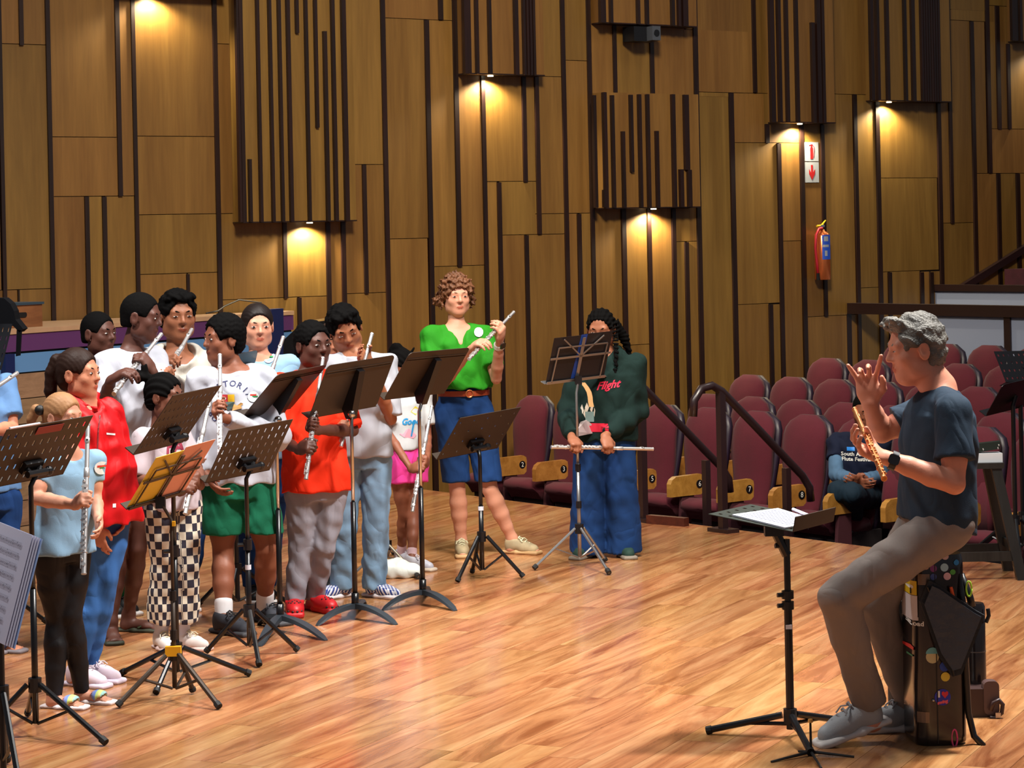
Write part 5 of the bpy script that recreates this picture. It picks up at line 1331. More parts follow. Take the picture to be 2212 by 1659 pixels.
def person(sp):
    H = sp['H']; S = H / 1.70; bw = sp.get('build', 1.0); cs = sp.get('hs', 1.0)
    gz = sp.get('gz', 0.0)
    fl = {k: nv(*ground(*sp[k][:2], gz)) for k in ('footL', 'footR')}
    Y = sp.get('Y') or (fl['footL'][1] + fl['footR'][1]) / 2
    yaw = sp['yaw']; hy = sp.get('hipyaw', yaw)
    lf, lh = leftv(yaw), leftv(hy); up = nv(0, 0, 1); fw = yawv(yaw)
    base = ((fl['footL'] + fl['footR']) / 2)
    t = thing('person', sp['label'], 'person', (base[0], base[1], gz), group=None)
    pel = pt(sp['pelvis'], Y); neck = pt(sp['neck'], Y); hc = pt(sp['head'], Y); u = sp.get('hu', .225 * (0.45 + .55 * S)) 
    R = rotm(sp.get('hyaw', yaw), sp.get('hpitch', 0), sp.get('hroll', 0))
    sw = sp.get('sw', .37 * S) * .90
    J = {}
    for s, q in ((1, 'L'), (-1, 'R')):
        J['sh' + q] = pt(sp['sh' + q], Y) if 'sh' + q in sp else neck + lf * s * sw / 2 - up * .05 * S
        J['hip' + q] = pel + lh * s * .088 * S - up * .03 * S
        fy = sp.get('fy' + q, yaw); G_ = fl['foot' + q]; lift = sp.get('lift' + q, 0.0)
        fd = yawv(fy); J['fd' + q] = fd
        J['an' + q] = G_ - fd * .058 * S + up * (.085 * S + math.sin(math.radians(lift)) * .14 * S)
        J['kn' + q] = pt(sp['kn' + q], Y) if 'kn' + q in sp else J['hip' + q] * .48 + J['an' + q] * .52 + yawv(hy) * .025 * S
        J['el' + q] = pt(sp['el' + q], Y); J['wr' + q] = pt(sp['wr' + q], Y)
    h = sp.get('h', 0.0066); hc_ = sp.get('hcl', 0.0083)
    V = Vol()
    ts = [-.06, 0, .28, .55, .80, .93, 1.0]; bo = [(.130, .080), (.152, .098), (.126, .086), (.140, .099), (.146, .092), (.100, .068), (.055, .052)]
    ws = [a * S * bw for a, _ in bo]; ds = [b * S * bw for _, b in bo]
    bt = sp.get('thin', 1.0)
    V.loft(pel, neck, ts, ws, ds, lh, lf, .03 * S)
    head_vol(V, hc, R, u, neck + (hc - neck) * .05, sp.get('nr', .195))
    GR = {}
    for q in 'LR':
        hp = sp.get('hand' + q)
        if hp and hp[0] == 'grip':
            A, Bf = FLUTES[hp[1]]; ax = unit(Bf - A); F = A + (Bf - A) * hp[2]
            d = F - J['wr' + q]; d = d - ax * (d @ ax); d = unit(d); n = np.cross(ax, d); n = n if n @ nv(*hp[3]) > 0 else -n
            W = F - n * .030 * S - d * .075 * S; J['wr' + q] = W
            c = np.cross(n, d); GR[q] = (W, d, n, 1 if c @ ax < 0 else -1)
    leg = sp.get('leg', 1.0); arm = sp.get('arm', 1.0)
    for q in 'LR':
        V.cone(neck - up * .012 * S, J['sh' + q], .036 * S, .042 * S, .035 * S)
        limb(V, J['sh' + q], J['el' + q], [.045 * S * arm, .043 * S * arm, .039 * S * arm, .033 * S * arm], .015); 
        limb(V, J['el' + q], J['wr' + q], [.033 * S * arm, .037 * S * arm, .031 * S * arm, .0235 * S * arm], .010)
        limb(V, J['hip' + q], J['kn' + q], [.077 * S * leg, .073 * S * leg, .062 * S * leg, .049 * S * leg], .02)
        limb(V, J['kn' + q], J['an' + q], [.048 * S * leg, .054 * S * leg, .050 * S * leg, .038 * S * leg, .032 * S * leg], .012)
        a = J['an' + q]; fd = J['fd' + q]; lift = math.radians(sp.get('lift' + q, 0)); f3 = fd * math.cos(lift) - up * math.sin(lift)
        zf = a - up * .052 * S
        V.cone(a, zf - fd * .012 * S, .034 * S, .033 * S, .02); V.cone(zf, zf + f3 * .10 * S, .032 * S, .030 * S, .025, flat=up, fr=.85); V.cone(zf + f3 * .10 * S - up * .005 * S, zf + f3 * .155 * S - up * .010 * S, .034 * S, .024 * S, .02, flat=up, fr=.55)
        if sp.get('toes'):
            sd = np.cross(f3, up)
            for i in range(5): V.cone(zf + f3 * .14 * S + sd * (i - 2) * .016 * S - up * .012 * S, zf + f3 * (.172 - .004 * abs(i - 2)) * S + sd * (i - 2) * .017 * S - up * .014 * S, .0085 * S, .008 * S, .004)
        hp = sp.get('hand' + q)
        thumb = sp.get('th' + q, 1 if q == 'L' else -1)
        if hp is None:
            hd = unit(J['wr' + q] - J['el' + q]); inn = (pel + neck) / 2 - J['wr' + q]; hand(V, J['wr' + q], hd, inn, S * cs, (22, 25, 18), thumb if False else (1 if np.cross(unit(inn - hd * (inn @ hd)), hd) @ fw > 0 else -1))
        elif q in GR:
            W, d, n, tw = GR[q]; hand(V, W, d, n, S * cs, sp.get('gcurl' + q, (62, 70, 45)), tw, 0.0, 1.0)
        else:
            hand(V, J['wr' + q], nv(*hp[1]), nv(*hp[2]), S * cs, hp[3], hp[4], hp[5] if len(hp) > 5 else 0.0, hp[6] if len(hp) > 6 else .5)
    sk, lp = sp['skin']
    Vv, Qq = V.mesh(h)
    np_mesh('body', Vv, Qq, [sk, lp], t, midx=lips_mask(Vv, Qq, hc, R, u))
    if sp.get('face', True): face_bits(t, hc, R, u, sp['hairm'], sp.get('gaze', (0, 0)), sp.get('lid', 1.0))
    # ---------------- hair
    if sp.get('hair'):
        Hh = Vol(); P = lambda x, y, z: hc + R @ (nv(x, y, z) * HS * u)
        ht = sp['hair']; hd = None
        if ht == 'short': hair_cap(Hh, hc, R, u, .045, .36, back=-.26); hd = curls(.0022, 210)
        elif ht == 'fade': hair_cap(Hh, hc, R, u, .022, .36, back=-.20); hd = curls(.0008, 260)
        elif ht == 'afro': hair_cap(Hh, hc, R, u, .062, .36, back=-.30); hd = curls(.0022, 220)
        elif ht == 'wavy':
            hair_cap(Hh, hc, R, u, .06, .36, back=-.26)
            for k in range(9): Hh.ell(P(-.26 + .065 * k, .30 - .012 * (k - 4) ** 2 * .6, .40 + .03 * math.sin(k * 2.1)), nv(.075, .10, .075) * u, R, .03 * u)
            hd = curls(.004, 110)
        elif ht == 'grey':
            hair_cap(Hh, hc, R, u, .045, .38, back=-.46)
            for k in range(10): Hh.ell(P(-.22 + .05 * k, .30 + .03 * math.sin(k * 3), .43 + .03 * math.cos(k * 2.3)), nv(.06, .10, .055) * u, R, .04 * u)
            hd = curls(.0045, 105)
        elif ht == 'curly':
            hair_cap(Hh, hc, R, u, .09, .30, back=-.42); Hh.ell(P(0, -.02, .36), nv(.33, .33, .20) * u, R, .06 * u)
            rr = random.Random(4)
            for k in range(60):
                a, e = rr.uniform(0, 2 * math.pi), rr.uniform(-.1, 1.4)
                x, y, z = .42 * math.cos(e) * math.cos(a), -.06 + .47 * math.cos(e) * math.sin(a), .14 + .44 * math.sin(e)
                if y > .25 and z < .33: continue
                Hh.ell(P(x, y, z), nv(.07, .07, .07) * u, R, .02 * u)
            for k in range(7):
                s = -1 if k % 2 else 1; Hh.chain([P(s * .40, .08 - .05 * k, .1), P(s * (.44 + .02 * k), .05 - .05 * k, -.12), P(s * .42, .10 - .05 * k, -.26)], [.06 * u, .05 * u, .025 * u], .03 * u)
            hd = curls(.008, 150)
        elif ht in ('pony', 'slick', 'corn', 'braid'):
            hair_cap(Hh, hc, R, u, .035, sp.get('hairfront', .34), back=-.30)
            if ht == 'corn': hd = lambda x, y, z: .0035 * np.sin(np.arctan2((x - hc[0]) * R[0, 0] + (y - hc[1]) * R[1, 0], (z - hc[2]) + .25 * u) * 30)
            elif ht == 'braid': hd = lambda x, y, z: .003 * np.sin(np.arctan2((x - hc[0]) * R[0, 0] + (y - hc[1]) * R[1, 0], (z - hc[2]) + .25 * u) * 36) + .0018 * np.sin(z * 260)
            else: hd = lambda x, y, z: .0012 * np.sin((x + y) * 300 + z * 160)
            for tl in sp.get('tails', ()):
                pts = [pt(q, Y) for q in tl[0]]; Hh.chain(pts, [r_ * u for r_ in tl[1]], .03 * u)
        Vh, Qh = Hh.mesh(0.006, hd); np_mesh('hair', Vh, Qh, sp['hairm'], t)
    if sp.get('tie'):
        q = B(); c, r_ = pt(sp['tie'][0], Y), sp['tie'][1]; q.ball(Vector(c), (r_, r_, r_), 10, 6); q.build('hair_tie', sp['tie'][2], t, smooth=True)
    # ---------------- lower garment
    g = sp.get('legs')
    if g:
        G = Vol(); kind = g['kind']; e = g.get('ease', .012) * S
        G.loft(pel, neck, [-.12, 0, g.get('waist', .20)], [(.134 * S * bw + e), (.153 * S * bw + e), (.134 * S * bw + e * .8)], [.094 * S * bw + e, .100 * S * bw + e, .090 * S * bw + e * .8], lh, lf, .02)
        rt, rk, ra = [r_ * S * .90 for r_ in g['r']]; rt = max(rt, .092 * S * leg); rk = max(rk, .062 * S * leg); ra = max(ra, .042 * S * leg); rc = max((rk + ra) / 2, .068 * S * leg)
        for q in 'LR':
            hp, kn, an = J['hip' + q], J['kn' + q], J['an' + q]
            if g.get('end') is not None: an = kn + (an - kn) * g['end']
            m1 = hp + (kn - hp) * .5
            G.chain([hp, m1, kn], [rt, max((rt + rk) / 2, .084 * S * leg), rk], .012)
            if kind != 'shorts':
                G.chain([kn, kn + (an - kn) * .36, kn + (an - kn) * .68, an - up * g.get('drop', 0.0)], [rk, rc, max((rc + ra) / 2, .054 * S * leg), ra], .010, end=True)
            else: G.cone(kn, kn - up * .08, rk, rk * 1.05, .015)
        if 'hem' in g: G.cut(nv(0, 0, pt((sp['pelvis'][0], g['hem']), Y)[2]), nv(0, 0, -1))
        Vg, Qg = G.mesh(hc_, folds(g.get('amp', .004) * .9, g.get('ff', 1.0) * 1.5, H * 7, g.get('fs', .8)))
        uv = None
        if g.get('uv'):
            ang = np.zeros(len(Vg)); cen = np.where(((Vg - pel) @ lh)[:, None] > 0, (J['hipL'] + J['anL'])[None] / 2, (J['hipR'] + J['anR'])[None] / 2)
            dd = Vg - cen; ang = np.arctan2(dd @ lh, dd @ yawv(hy)); uv = np.stack([ang * .13 * S / g['uv'] + 50, Vg[:, 2] / g['uv'] + 50], 1)
        go = np_mesh(g.get('name', 'trousers'), Vg, Qg, g['mat'], t, uv=uv)
    # ---------------- upper garment
    c = sp.get('top')
    if c:
        T = Vol(); e = c.get('ease', .018) * S; fl_ = c.get('flare', 0.0) * S
        hz = pt((sp['pelvis'][0], c['hem']), Y)[2]; ax = neck - pel; th = (hz - pel[2]) / max(ax[2], .05) - .05
        ts2 = [min(th, -.02)] + [0, .28, .55, .80, .93, .985]
        w2 = [.150 * S * bw + e + fl_, .153 * S * bw + e + fl_ * .8, .132 * S * bw + e * 1.3 + fl_ * .4, .141 * S * bw + e, .147 * S * bw + e * .7, .102 * S * bw + e * .6, .060 * S * bw + e * .4]
        d2 = [.094 * S * bw + e + fl_, .098 * S * bw + e + fl_ * .8, .090 * S * bw + e * 1.3 + fl_ * .3, .100 * S * bw + e, .093 * S * bw + e * .7, .070 * S * bw + e * .5, .057 * S * bw + e * .3]
        T.loft(pel, neck, ts2, w2, d2, lh, lf, .025)
        sl = c.get('sleeve', .55); rs = c.get('sr', .068) * S * .86; re = c.get('se', .05) * S * .86
        for q in 'LR':
            a, b2, w3 = J['sh' + q], J['el' + q], J['wr' + q]
            T.cone(neck - up * .018 * S, a, .044 * S, .058 * S, .035)
            if sl <= 1: T.cone(a, a + (b2 - a) * sl, .058 * S, rs, .022, end=True)
            else:
                T.cone(a, b2, .060 * S, re * 1.05, .025); T.chain([b2, b2 + (w3 - b2) * .45, b2 + (w3 - b2) * (sl - 1)], [re * 1.05, re * 1.0, max(re * .72, .033 * S)], .02, end=True)
        if c.get('hood'):
            nb = neck - fw * .05 * S
            for s in (-1, 1): T.chain([neck + fw * .085 * S - up * .05 * S, neck + lf * s * .085 * S + up * .015 * S, neck - fw * .10 * S + lf * s * .04 * S + up * .02 * S], [.026 * S, .036 * S, .05 * S], .03)
        nk = c.get('neckline')   # (drop, half width)
        if nk:
            T.ell(neck + up * .02 * S + fw * .04 * S, nv(nk[1], nk[2], nk[0]) * S, np.stack([lf, fw, up], 1), .012, -1)
            if len(nk) > 3: T.cone(neck + fw * .085 * S, neck + fw * .135 * S - up * nk[3] * S, .052 * S, .012 * S, .008, -1)
        if c.get('collar'):
            for s in (-1, 1): T.chain([neck + fw * .095 * S - up * .02 * S + lf * s * .03 * S, neck + lf * s * .072 * S + up * .035 * S, neck - fw * .06 * S + lf * s * .03 * S + up * .045 * S], [.013 * S, .017 * S, .017 * S], .015)
        if 'hem2' in c: # sloping hem
            hn = c['hem2']; T.cut(nv(*pt(hn[0], Y)), nv(*hn[1]))
        else: T.cut(nv(0, 0, hz), nv(0, 0, -1))
        Vt, Qt = T.mesh(hc_, folds(c.get('amp', .004) * 1.25, c.get('ff', .8) * 1.35, H * 5, c.get('fs', .6)))
        to = np_mesh(c.get('name', 'shirt'), Vt, Qt, c['mat'], t)
        bvh = BVHTree.FromPolygons([Vector(v) for v in Vt], [tuple(q) for q in Qt.tolist()]) if sp.get('prints') else None
        for pr in sp.get('prints', ()): 
            o = pt(pr['at'], Y - .12); xa = Vector(lf if pr.get('own') is None else pr['own']); 
            decal(to, pr.get('name', 'print'), pr['vf'], o, xa, (0, 0, 1), pr['mat'], bvh, pr.get('off', .002), pr.get('dir', (0, 1, 0)))
    if sp.get('sleeve2'):
        for q in 'LR':
            K = Vol(); K.chain([J['sh' + q] * .4 + J['el' + q] * .6, J['el' + q], J['el' + q] * .15 + J['wr' + q] * .85], [.052 * S, .050 * S, .040 * S], .01, end=True); Vk, Qk = K.mesh(.009, folds(.003, 1.5, 1)); np_mesh('sleeve', Vk, Qk, sp['sleeve2'], t)
    if sp.get('belt'):
        q = B(); 
        cpos = nv(*pt(sp['belt'][0], Y)); pts = [Vector(cpos + lf * math.cos(a) * (.137 * S * bw + .016) + fw * math.sin(a) * (.092 * S * bw + .018)) for a in np.linspace(0, 2 * math.pi, 25)]
        vs = []; fs = []
        for i, p in enumerate(pts):
            o_ = (p - Vector(cpos)).normalized() * .004; vs += [p - Vector((0, 0, .016)), p + Vector((0, 0, .016)), p + o_ + Vector((0, 0, .016)), p + o_ - Vector((0, 0, .016))]
            if i: fs += [(4 * i - 4 + k, 4 * i - 4 + (k + 1) % 4, 4 * i + (k + 1) % 4, 4 * i + k) for k in range(4)]
        bo_ = q.add(vs, fs).build('belt', sp['belt'][1], t, smooth=False)
        q = B(); f0 = Vector(cpos + fw * (.092 * S * bw + .024)); xl = Vector(lf)
        q.tube([f0 + xl * .022 * math.cos(a) + Vector((0, 0, .021 * math.sin(a))) for a in np.linspace(0, 2 * math.pi, 13)], .004, 6); q.build('buckle', M_flg, bo_)
    for q in 'LR':
        s_ = sp.get('shoe')
        if s_: shoe(t, fl['foot' + q], sp.get('fy' + q, yaw), s_.get('L', .27 * S), s_['kind'], s_['mats'], sp.get('lift' + q, 0), s_.get('name', 'shoe'), h=s_.get('h', .006))
        if sp.get('sock'):
            a = J['an' + q]; kn = J['kn' + q]; K = Vol(); m = a + (kn - a) * sp['sock'][1]; K.cone(a - up * .03 * S, m, .041 * S * leg, .044 * S * leg, .01); Vk, Qk = K.mesh(.007); np_mesh('sock', Vk, Qk, sp['sock'][0], t)
    if sp.get('watch'):
        q_ = sp['watch'][0]; a = J['wr' + q_] + (J['el' + q_] - J['wr' + q_]) * .12; ax_ = Vector(unit(J['el' + q_] - J['wr' + q_]))
        q = B(); q.tube([Vector(a) - ax_ * .012, Vector(a) + ax_ * .012], .033 * S, 14); w_ = q.build('watch_strap', sp['watch'][1], t, smooth=False)
        q = B(); o_ = Vector(sp['watch'][2]).normalized(); yv = ax_; zv = o_.cross(yv).normalized(); c0 = Vector(a) + o_ * .033 * S
        q.prism([c0 + yv * x + zv * z for x, z in round_rect(.04, .036, .010)], o_ * .010); q.build('watch_case', sp['watch'][3], w_)
    return t, J, R, hc, u
# ------------------------------------------------------------------ the people and their flutes
def Yof(a, b): return (ground(*a).y + ground(*b).y) / 2
def fl_px(key, A, Bq, Y, label, sgn=-1, Lr=0.67, mat=None, facing=(0, -1, 0.1), ddB=None, scale=1.0):
    a = at(A[0], A[1], Y + A[2]); l = (at(Bq[0], Bq[1], Y + A[2]) - a).length
    dd = sgn * math.sqrt(max(Lr * Lr - l * l, 0)) if ddB is None else ddB - A[2]
    b = at(Bq[0], Bq[1], Y + A[2] + dd); return flute(key, a, b, label, mat, facing, scale)
def cloth(name, c, rough=0.85, bump=0.12, bs=260, var=0.0, wr=0.36):
    """woven cloth: fine weave plus soft crumpled wrinkles as relief"""
    if name in MATS: return MATS[name]
    m = plain(name, srgb(*c), rough, var=var, spec=0.25); nt = m.node_tree; N = nt.nodes; L = nt.links; bs_ = N['Principled BSDF']
    tc = N.new('ShaderNodeTexCoord'); mp = N.new('ShaderNodeMapping'); mp.inputs['Scale'].default_value = (1.25, 1.25, .75); L.new(tc.outputs['Object'], mp.inputs[0])
    n1 = N.new('ShaderNodeTexNoise'); n1.inputs['Scale'].default_value = 6; n1.inputs['Detail'].default_value = 1.5; n1.inputs['Distortion'].default_value = .9; L.new(mp.outputs[0], n1.inputs['Vector'])
    ab = N.new('ShaderNodeMath'); ab.operation = 'SUBTRACT'; ab.inputs[1].default_value = .5; L.new(n1.outputs['Fac'], ab.inputs[0])
    a2 = N.new('ShaderNodeMath'); a2.operation = 'ABSOLUTE'; L.new(ab.outputs[0], a2.inputs[0])
    b1 = N.new('ShaderNodeBump'); b1.inputs['Strength'].default_value = wr; b1.inputs['Distance'].default_value = .05; L.new(a2.outputs[0], b1.inputs['Height'])
    n2 = N.new('ShaderNodeTexNoise'); n2.inputs['Scale'].default_value = bs; L.new(tc.outputs['Object'], n2.inputs['Vector'])
    b2 = N.new('ShaderNodeBump'); b2.inputs['Strength'].default_value = bump; b2.inputs['Distance'].default_value = .004; L.new(n2.outputs['Fac'], b2.inputs['Height']); L.new(b1.outputs['Normal'], b2.inputs['Normal']); L.new(b2.outputs['Normal'], bs_.inputs['Normal'])
    return m
SK_light = skin('fair', (206, 146, 120)); SK_olive = skin('olive', (196, 128, 98)); SK_brown = skin('brown', (160, 102, 72)); SK_deep = skin('deep_brown', (104, 62, 46)); SK_dark = skin('dark', (84, 50, 40)); SK_mid = skin('warm_brown', (132, 78, 56))
HM_black = plain('hair_black', srgb(9, 8, 8), 0.85, bump=0.15, bscale=300, spec=.06); HM_brown = plain('hair_dark_brown', srgb(40, 24, 18), 0.55, bump=0.08, bscale=120, spec=.15); HM_blond = plain('hair_blond', srgb(160, 116, 78), 0.55, bump=0.08, bscale=120, spec=.3)
HM_curl = plain('hair_auburn', srgb(112, 66, 34), 0.5, bump=0.5, bscale=200, var=0.55); HM_grey = plain('hair_grey', srgb(126, 122, 114), 0.5, bump=0.8, bscale=140, var=0.75)
W_white = cloth('white_cotton', (176, 178, 188)); W_grey = cloth('pale_grey_cotton', (164, 167, 176)); W_blue = cloth('pale_blue_cotton', (130, 166, 194)); W_cream = cloth('cream_fleece', (180, 174, 164))
J_mid = cloth('jeans_blue', (62, 112, 180), var=.2); J_dark = cloth('jeans_dark_blue', (24, 62, 118), var=.25); J_light = cloth('jeans_faded', (132, 166, 196), var=.35)
M_badge = plain('badge_white', srgb(226, 228, 230), 0.35)
def badge_print(px, mat_extra=True):
    return [dict(name='badge', at=px, vf=disc(.027), mat=M_badge, off=.005, own=(1, 0, 0)),
            dict(name='badge_print', at=(px[0] - 1, px[1] - 4), vf=rect_vf(-.014, .016, -.004, .004, 2, 2), mat=plain('badge_red', srgb(210, 60, 50), .5), off=.0065, own=(1, 0, 0)),
            dict(name='badge_print', at=(px[0] + 2, px[1] - 1), vf=rect_vf(-.010, .016, -.004, .003, 2, 2), mat=plain('badge_green', srgb(40, 140, 80), .5), off=.0065, own=(1, 0, 0))]
def arc_text(txt, R, a0, a1, size, mat, at_, up=True):
    out = []
    for i, ch in enumerate(txt):
        if ch == ' ': continue
        a = math.radians(a0 + (a1 - a0) * i / (len(txt) - 1)); V, F = text_mesh(ch, size, bold=.0006); c, s = math.cos(a - (math.pi / 2 if up else -math.pi / 2)), math.sin(a - (math.pi / 2 if up else -math.pi / 2))
        V = [Vector((R * math.cos(a) + v.x * c - v.y * s, R * math.sin(a) + v.x * s + v.y * c, 0)) for v in V]
        out.append(dict(name='letter', at=at_, vf=(V, F), mat=mat, own=(1, 0, 0)))
    return out

def stripes(name, cols):
    if name in MATS: return MATS[name]
    m, nt, bs = new_mat(name); N = nt.nodes; L = nt.links
    uv = N.new('ShaderNodeUVMap'); uv.uv_map = 'UVMap'; sp_ = N.new('ShaderNodeSeparateXYZ'); L.new(uv.outputs[0], sp_.inputs[0])
    mr = N.new('ShaderNodeMapRange'); mr.inputs[1].default_value = -0.3; mr.inputs[2].default_value = 3.0; L.new(sp_.outputs[0], mr.inputs[0])
    cr = N.new('ShaderNodeValToRGB'); cr.color_ramp.interpolation = 'CONSTANT'; el = cr.color_ramp.elements
    el[0].position = 0; el[0].color = cols[0]; el[1].position = 1 / len(cols); el[1].color = cols[1]
    for i in range(2, len(cols)): e = el.new(i / len(cols)); e.color = cols[i]
    L.new(mr.outputs[0], cr.inputs[0]); L.new(cr.outputs[0], bs.inputs['Base Color']); bs.inputs['Roughness'].default_value = .6
    MATS[name] = m; return m
M_rainbow = stripes('rainbow_strap', [srgb(232, 130, 150), srgb(236, 170, 190), srgb(150, 160, 220), srgb(120, 150, 220), srgb(200, 220, 130), srgb(230, 220, 140), srgb(150, 200, 190), srgb(160, 150, 220)])
# girl in front
Y = Yof((138, 1530), (200, 1520)); fl_px('p1', (190, 916, -.20), (181, 1240), Y, 'silver flute held upright by the small girl in pale blue')
person(dict(label='small fair girl in a pale blue top and black leggings holding a flute upright', H=1.29, footR=(138, 1530), footL=(198, 1519), fyR=72, fyL=72, yaw=48, pelvis=(134, 1185), neck=(150, 980), head=(136, 903), hu=.20, hyaw=62, hpitch=3,
    knR=(124, 1335), knL=(152, 1330), elR=(76, 1076, -.16), wrR=(165, 1092, -.27), elL=(205, 1075, .08), wrL=(212, 1120, -.02), handR=('grip', 'p1', .52, (.25, 1, 0)), skin=SK_light, hair='pony', hairm=HM_blond,
    tails=[([(92, 888), (78, 885), (68, 905), (64, 930)], [.10, .11, .10, .05])], tie=((86, 886, -.02), .022, M_black), leg=.98, arm=1.08, h=.006,
    legs=dict(kind='trousers', name='leggings', mat=cloth('black_leggings', (24, 22, 24), .55), r=(.092, .062, .046), ease=.004, drop=.02, amp=.002), top=dict(mat=W_blue, hem=1195, ease=.018, flare=.035, sleeve=.55, sr=.062, amp=.003, neckline=(.055, .075, .10)),
    prints=badge_print((202, 1020)), shoe=dict(kind='slide', name='slide', mats=(M_rainbow, plain('slide_white', srgb(226, 214, 214), .6)), L=.205), toes=True))

# girl in the red jacket
person(dict(label='girl with a brown ponytail in a bright red zipped jacket and blue jeans', H=1.50, footR=(186, 1483), footL=(214, 1473), fyR=60, fyL=65, yaw=55, pelvis=(220, 1095), neck=(184, 872), head=(171, 810), hu=.225, hyaw=72, hpitch=-2,
    knR=(205, 1255), knL=(230, 1250), elR=(178, 1010, -.12), wrR=(206, 1135, -.10), elL=(262, 1010, .10), wrL=(262, 1090, .05), skin=SK_olive, hair='pony', hairm=HM_brown,
    tails=[([(140, 772, .02), (122, 778, .02), (112, 805, .02), (109, 845, .02), (115, 888, .02)], [.09, .12, .13, .12, .05])], leg=.92,
    legs=dict(kind='trousers', mat=J_mid, r=(.088, .062, .048), ease=.006, drop=.01, amp=.003), top=dict(name='jacket', mat=cloth('red_nylon', (190, 10, 18), .5, .1, 60), hem=1128, ease=.042, flare=.02, sleeve=1.93, se=.070, amp=.008, ff=1.0, collar=True, neckline=(.06, .05, .09)),
    prints=[dict(name='logo', at=(234, 940), vf=rect_vf(-.02, .02, -.004, .004, 3, 1), mat=M_badge, own=(.8, .6, -.15)), dict(name='logo', at=(247, 1092), vf=rect_vf(-.008, .008, -.008, .008, 2, 2), mat=M_badge, own=(.8, .6, 0)), dict(name='zip', at=(212, 960), vf=rect_vf(-.003, .003, -.12, .12, 1, 14), mat=plain('zip_dark_red', srgb(110, 8, 14), .5), own=(.8, .6, 0))],
    shoe=dict(kind='sneaker', mats=(plain('lilac_mesh', srgb(214, 196, 208), .8), plain('lilac_sole', srgb(204, 190, 204), .6), plain('lace_white', srgb(220, 210, 214), .8)), L=.235)))
# boy half hidden behind the tall flautist
person(dict(label='dark-haired boy whose face shows just above the white T-shirt of the tall flautist', H=1.53, footR=(238, 1332), footL=(268, 1326), fyR=40, fyL=40, yaw=50, pelvis=(238, 1010), neck=(214, 782), head=(214, 722), hu=.225, hyaw=60, elR=(196, 905, -.1), wrR=(205, 1000, -.1), elL=(270, 900, .1), wrL=(268, 1000),
    skin=SK_dark, hair='fade', hairm=HM_black, legs=dict(kind='trousers', mat=cloth('green_trousers', (24, 96, 52)), r=(.095, .075, .06)), top=dict(mat=cloth('navy_cotton', (26, 22, 52)), hem=1040, sleeve=.6, sr=.075, ease=.015),
    shoe=dict(kind='sneaker', mats=(plain('black_shoe', srgb(18, 18, 20), .5), plain('sole_white', srgb(206, 200, 196), .6), M_black), L=.25)))
# tall flautist
Y = Yof((243, 1388), (302, 1366)); fl_px('p4', (348, 722, -.02), (246, 851), Y, 'silver flute played sideways by the tall boy in the white T-shirt')
person(dict(label='tall boy in a white T-shirt and flip-flops playing his flute', H=1.67, footR=(243, 1386), footL=(302, 1364), fyR=15, fyL=75, yaw=50, pelvis=(276, 1005), neck=(284, 758), head=(306, 687), hu=.238, hyaw=80, hpitch=6, knR=(256, 1190), knL=(298, 1185), sw=.36,
    elR=(222, 880, -.22), wrR=(236, 838, -.40), elL=(332, 872, -.12), wrL=(330, 812, -.26), handR=('grip', 'p4', .74, (.2, .8, -.6)), handL=('grip', 'p4', .47, (-.7, -.3, .3)), gcurlR=(40, 45, 30), skin=SK_dark, hair='fade', hairm=HM_black, leg=.86, toes=True,
    legs=dict(kind='shorts', name='shorts', mat=cloth('navy_shorts', (22, 30, 78)), r=(.105, .10, .10), hem=1098, ease=.014), top=dict(mat=W_white, hem=992, ease=.026, sleeve=.85, sr=.085, amp=.006, neckline=(.03, .065, .08)),
    shoe=dict(kind='flip', name='flip_flop', mats=(plain('olive_strap', srgb(52, 66, 38), .6), plain('flip_sole', srgb(46, 48, 32), .7)), L=.25)))
# boy in the hoodie
Y = Yof((372, 1320), (402, 1316)); fl_px('p5', (414, 712, -.30), (344, 836), Y, 'silver flute slanting across the cream hoodie')
person(dict(label='slim boy in a cream hoodie with wavy black hair standing behind the others', H=1.75, footR=(372, 1320), footL=(404, 1316), yaw=22, pelvis=(395, 1005), neck=(382, 768), head=(384, 684), hu=.258, hyaw=24, hpitch=2, lid=.6, elR=(338, 890, -.05), wrR=(352, 858, -.28), elL=(448, 890, 0), wrL=(398, 830, -.28), sw=.33,
    handR=('grip', 'p5', .8, (0, 1, 0)), handL=('grip', 'p5', .6, (0, -1, 0)), skin=SK_brown if False else skin('tan_brown', (138, 86, 60)), hair='wavy', hairm=HM_black, legs=dict(kind='trousers', mat=J_dark, r=(.095, .07, .06)), top=dict(name='hoodie', mat=W_cream, hem=1010, ease=.028, sleeve=1.9, se=.058, amp=.006, hood=True, neckline=(.07, .085, .10)),
    shoe=dict(kind='sneaker', mats=(plain('black_shoe', srgb(18, 18, 20), .5), plain('sole_white', srgb(206, 200, 196), .6), M_black), L=.26)))
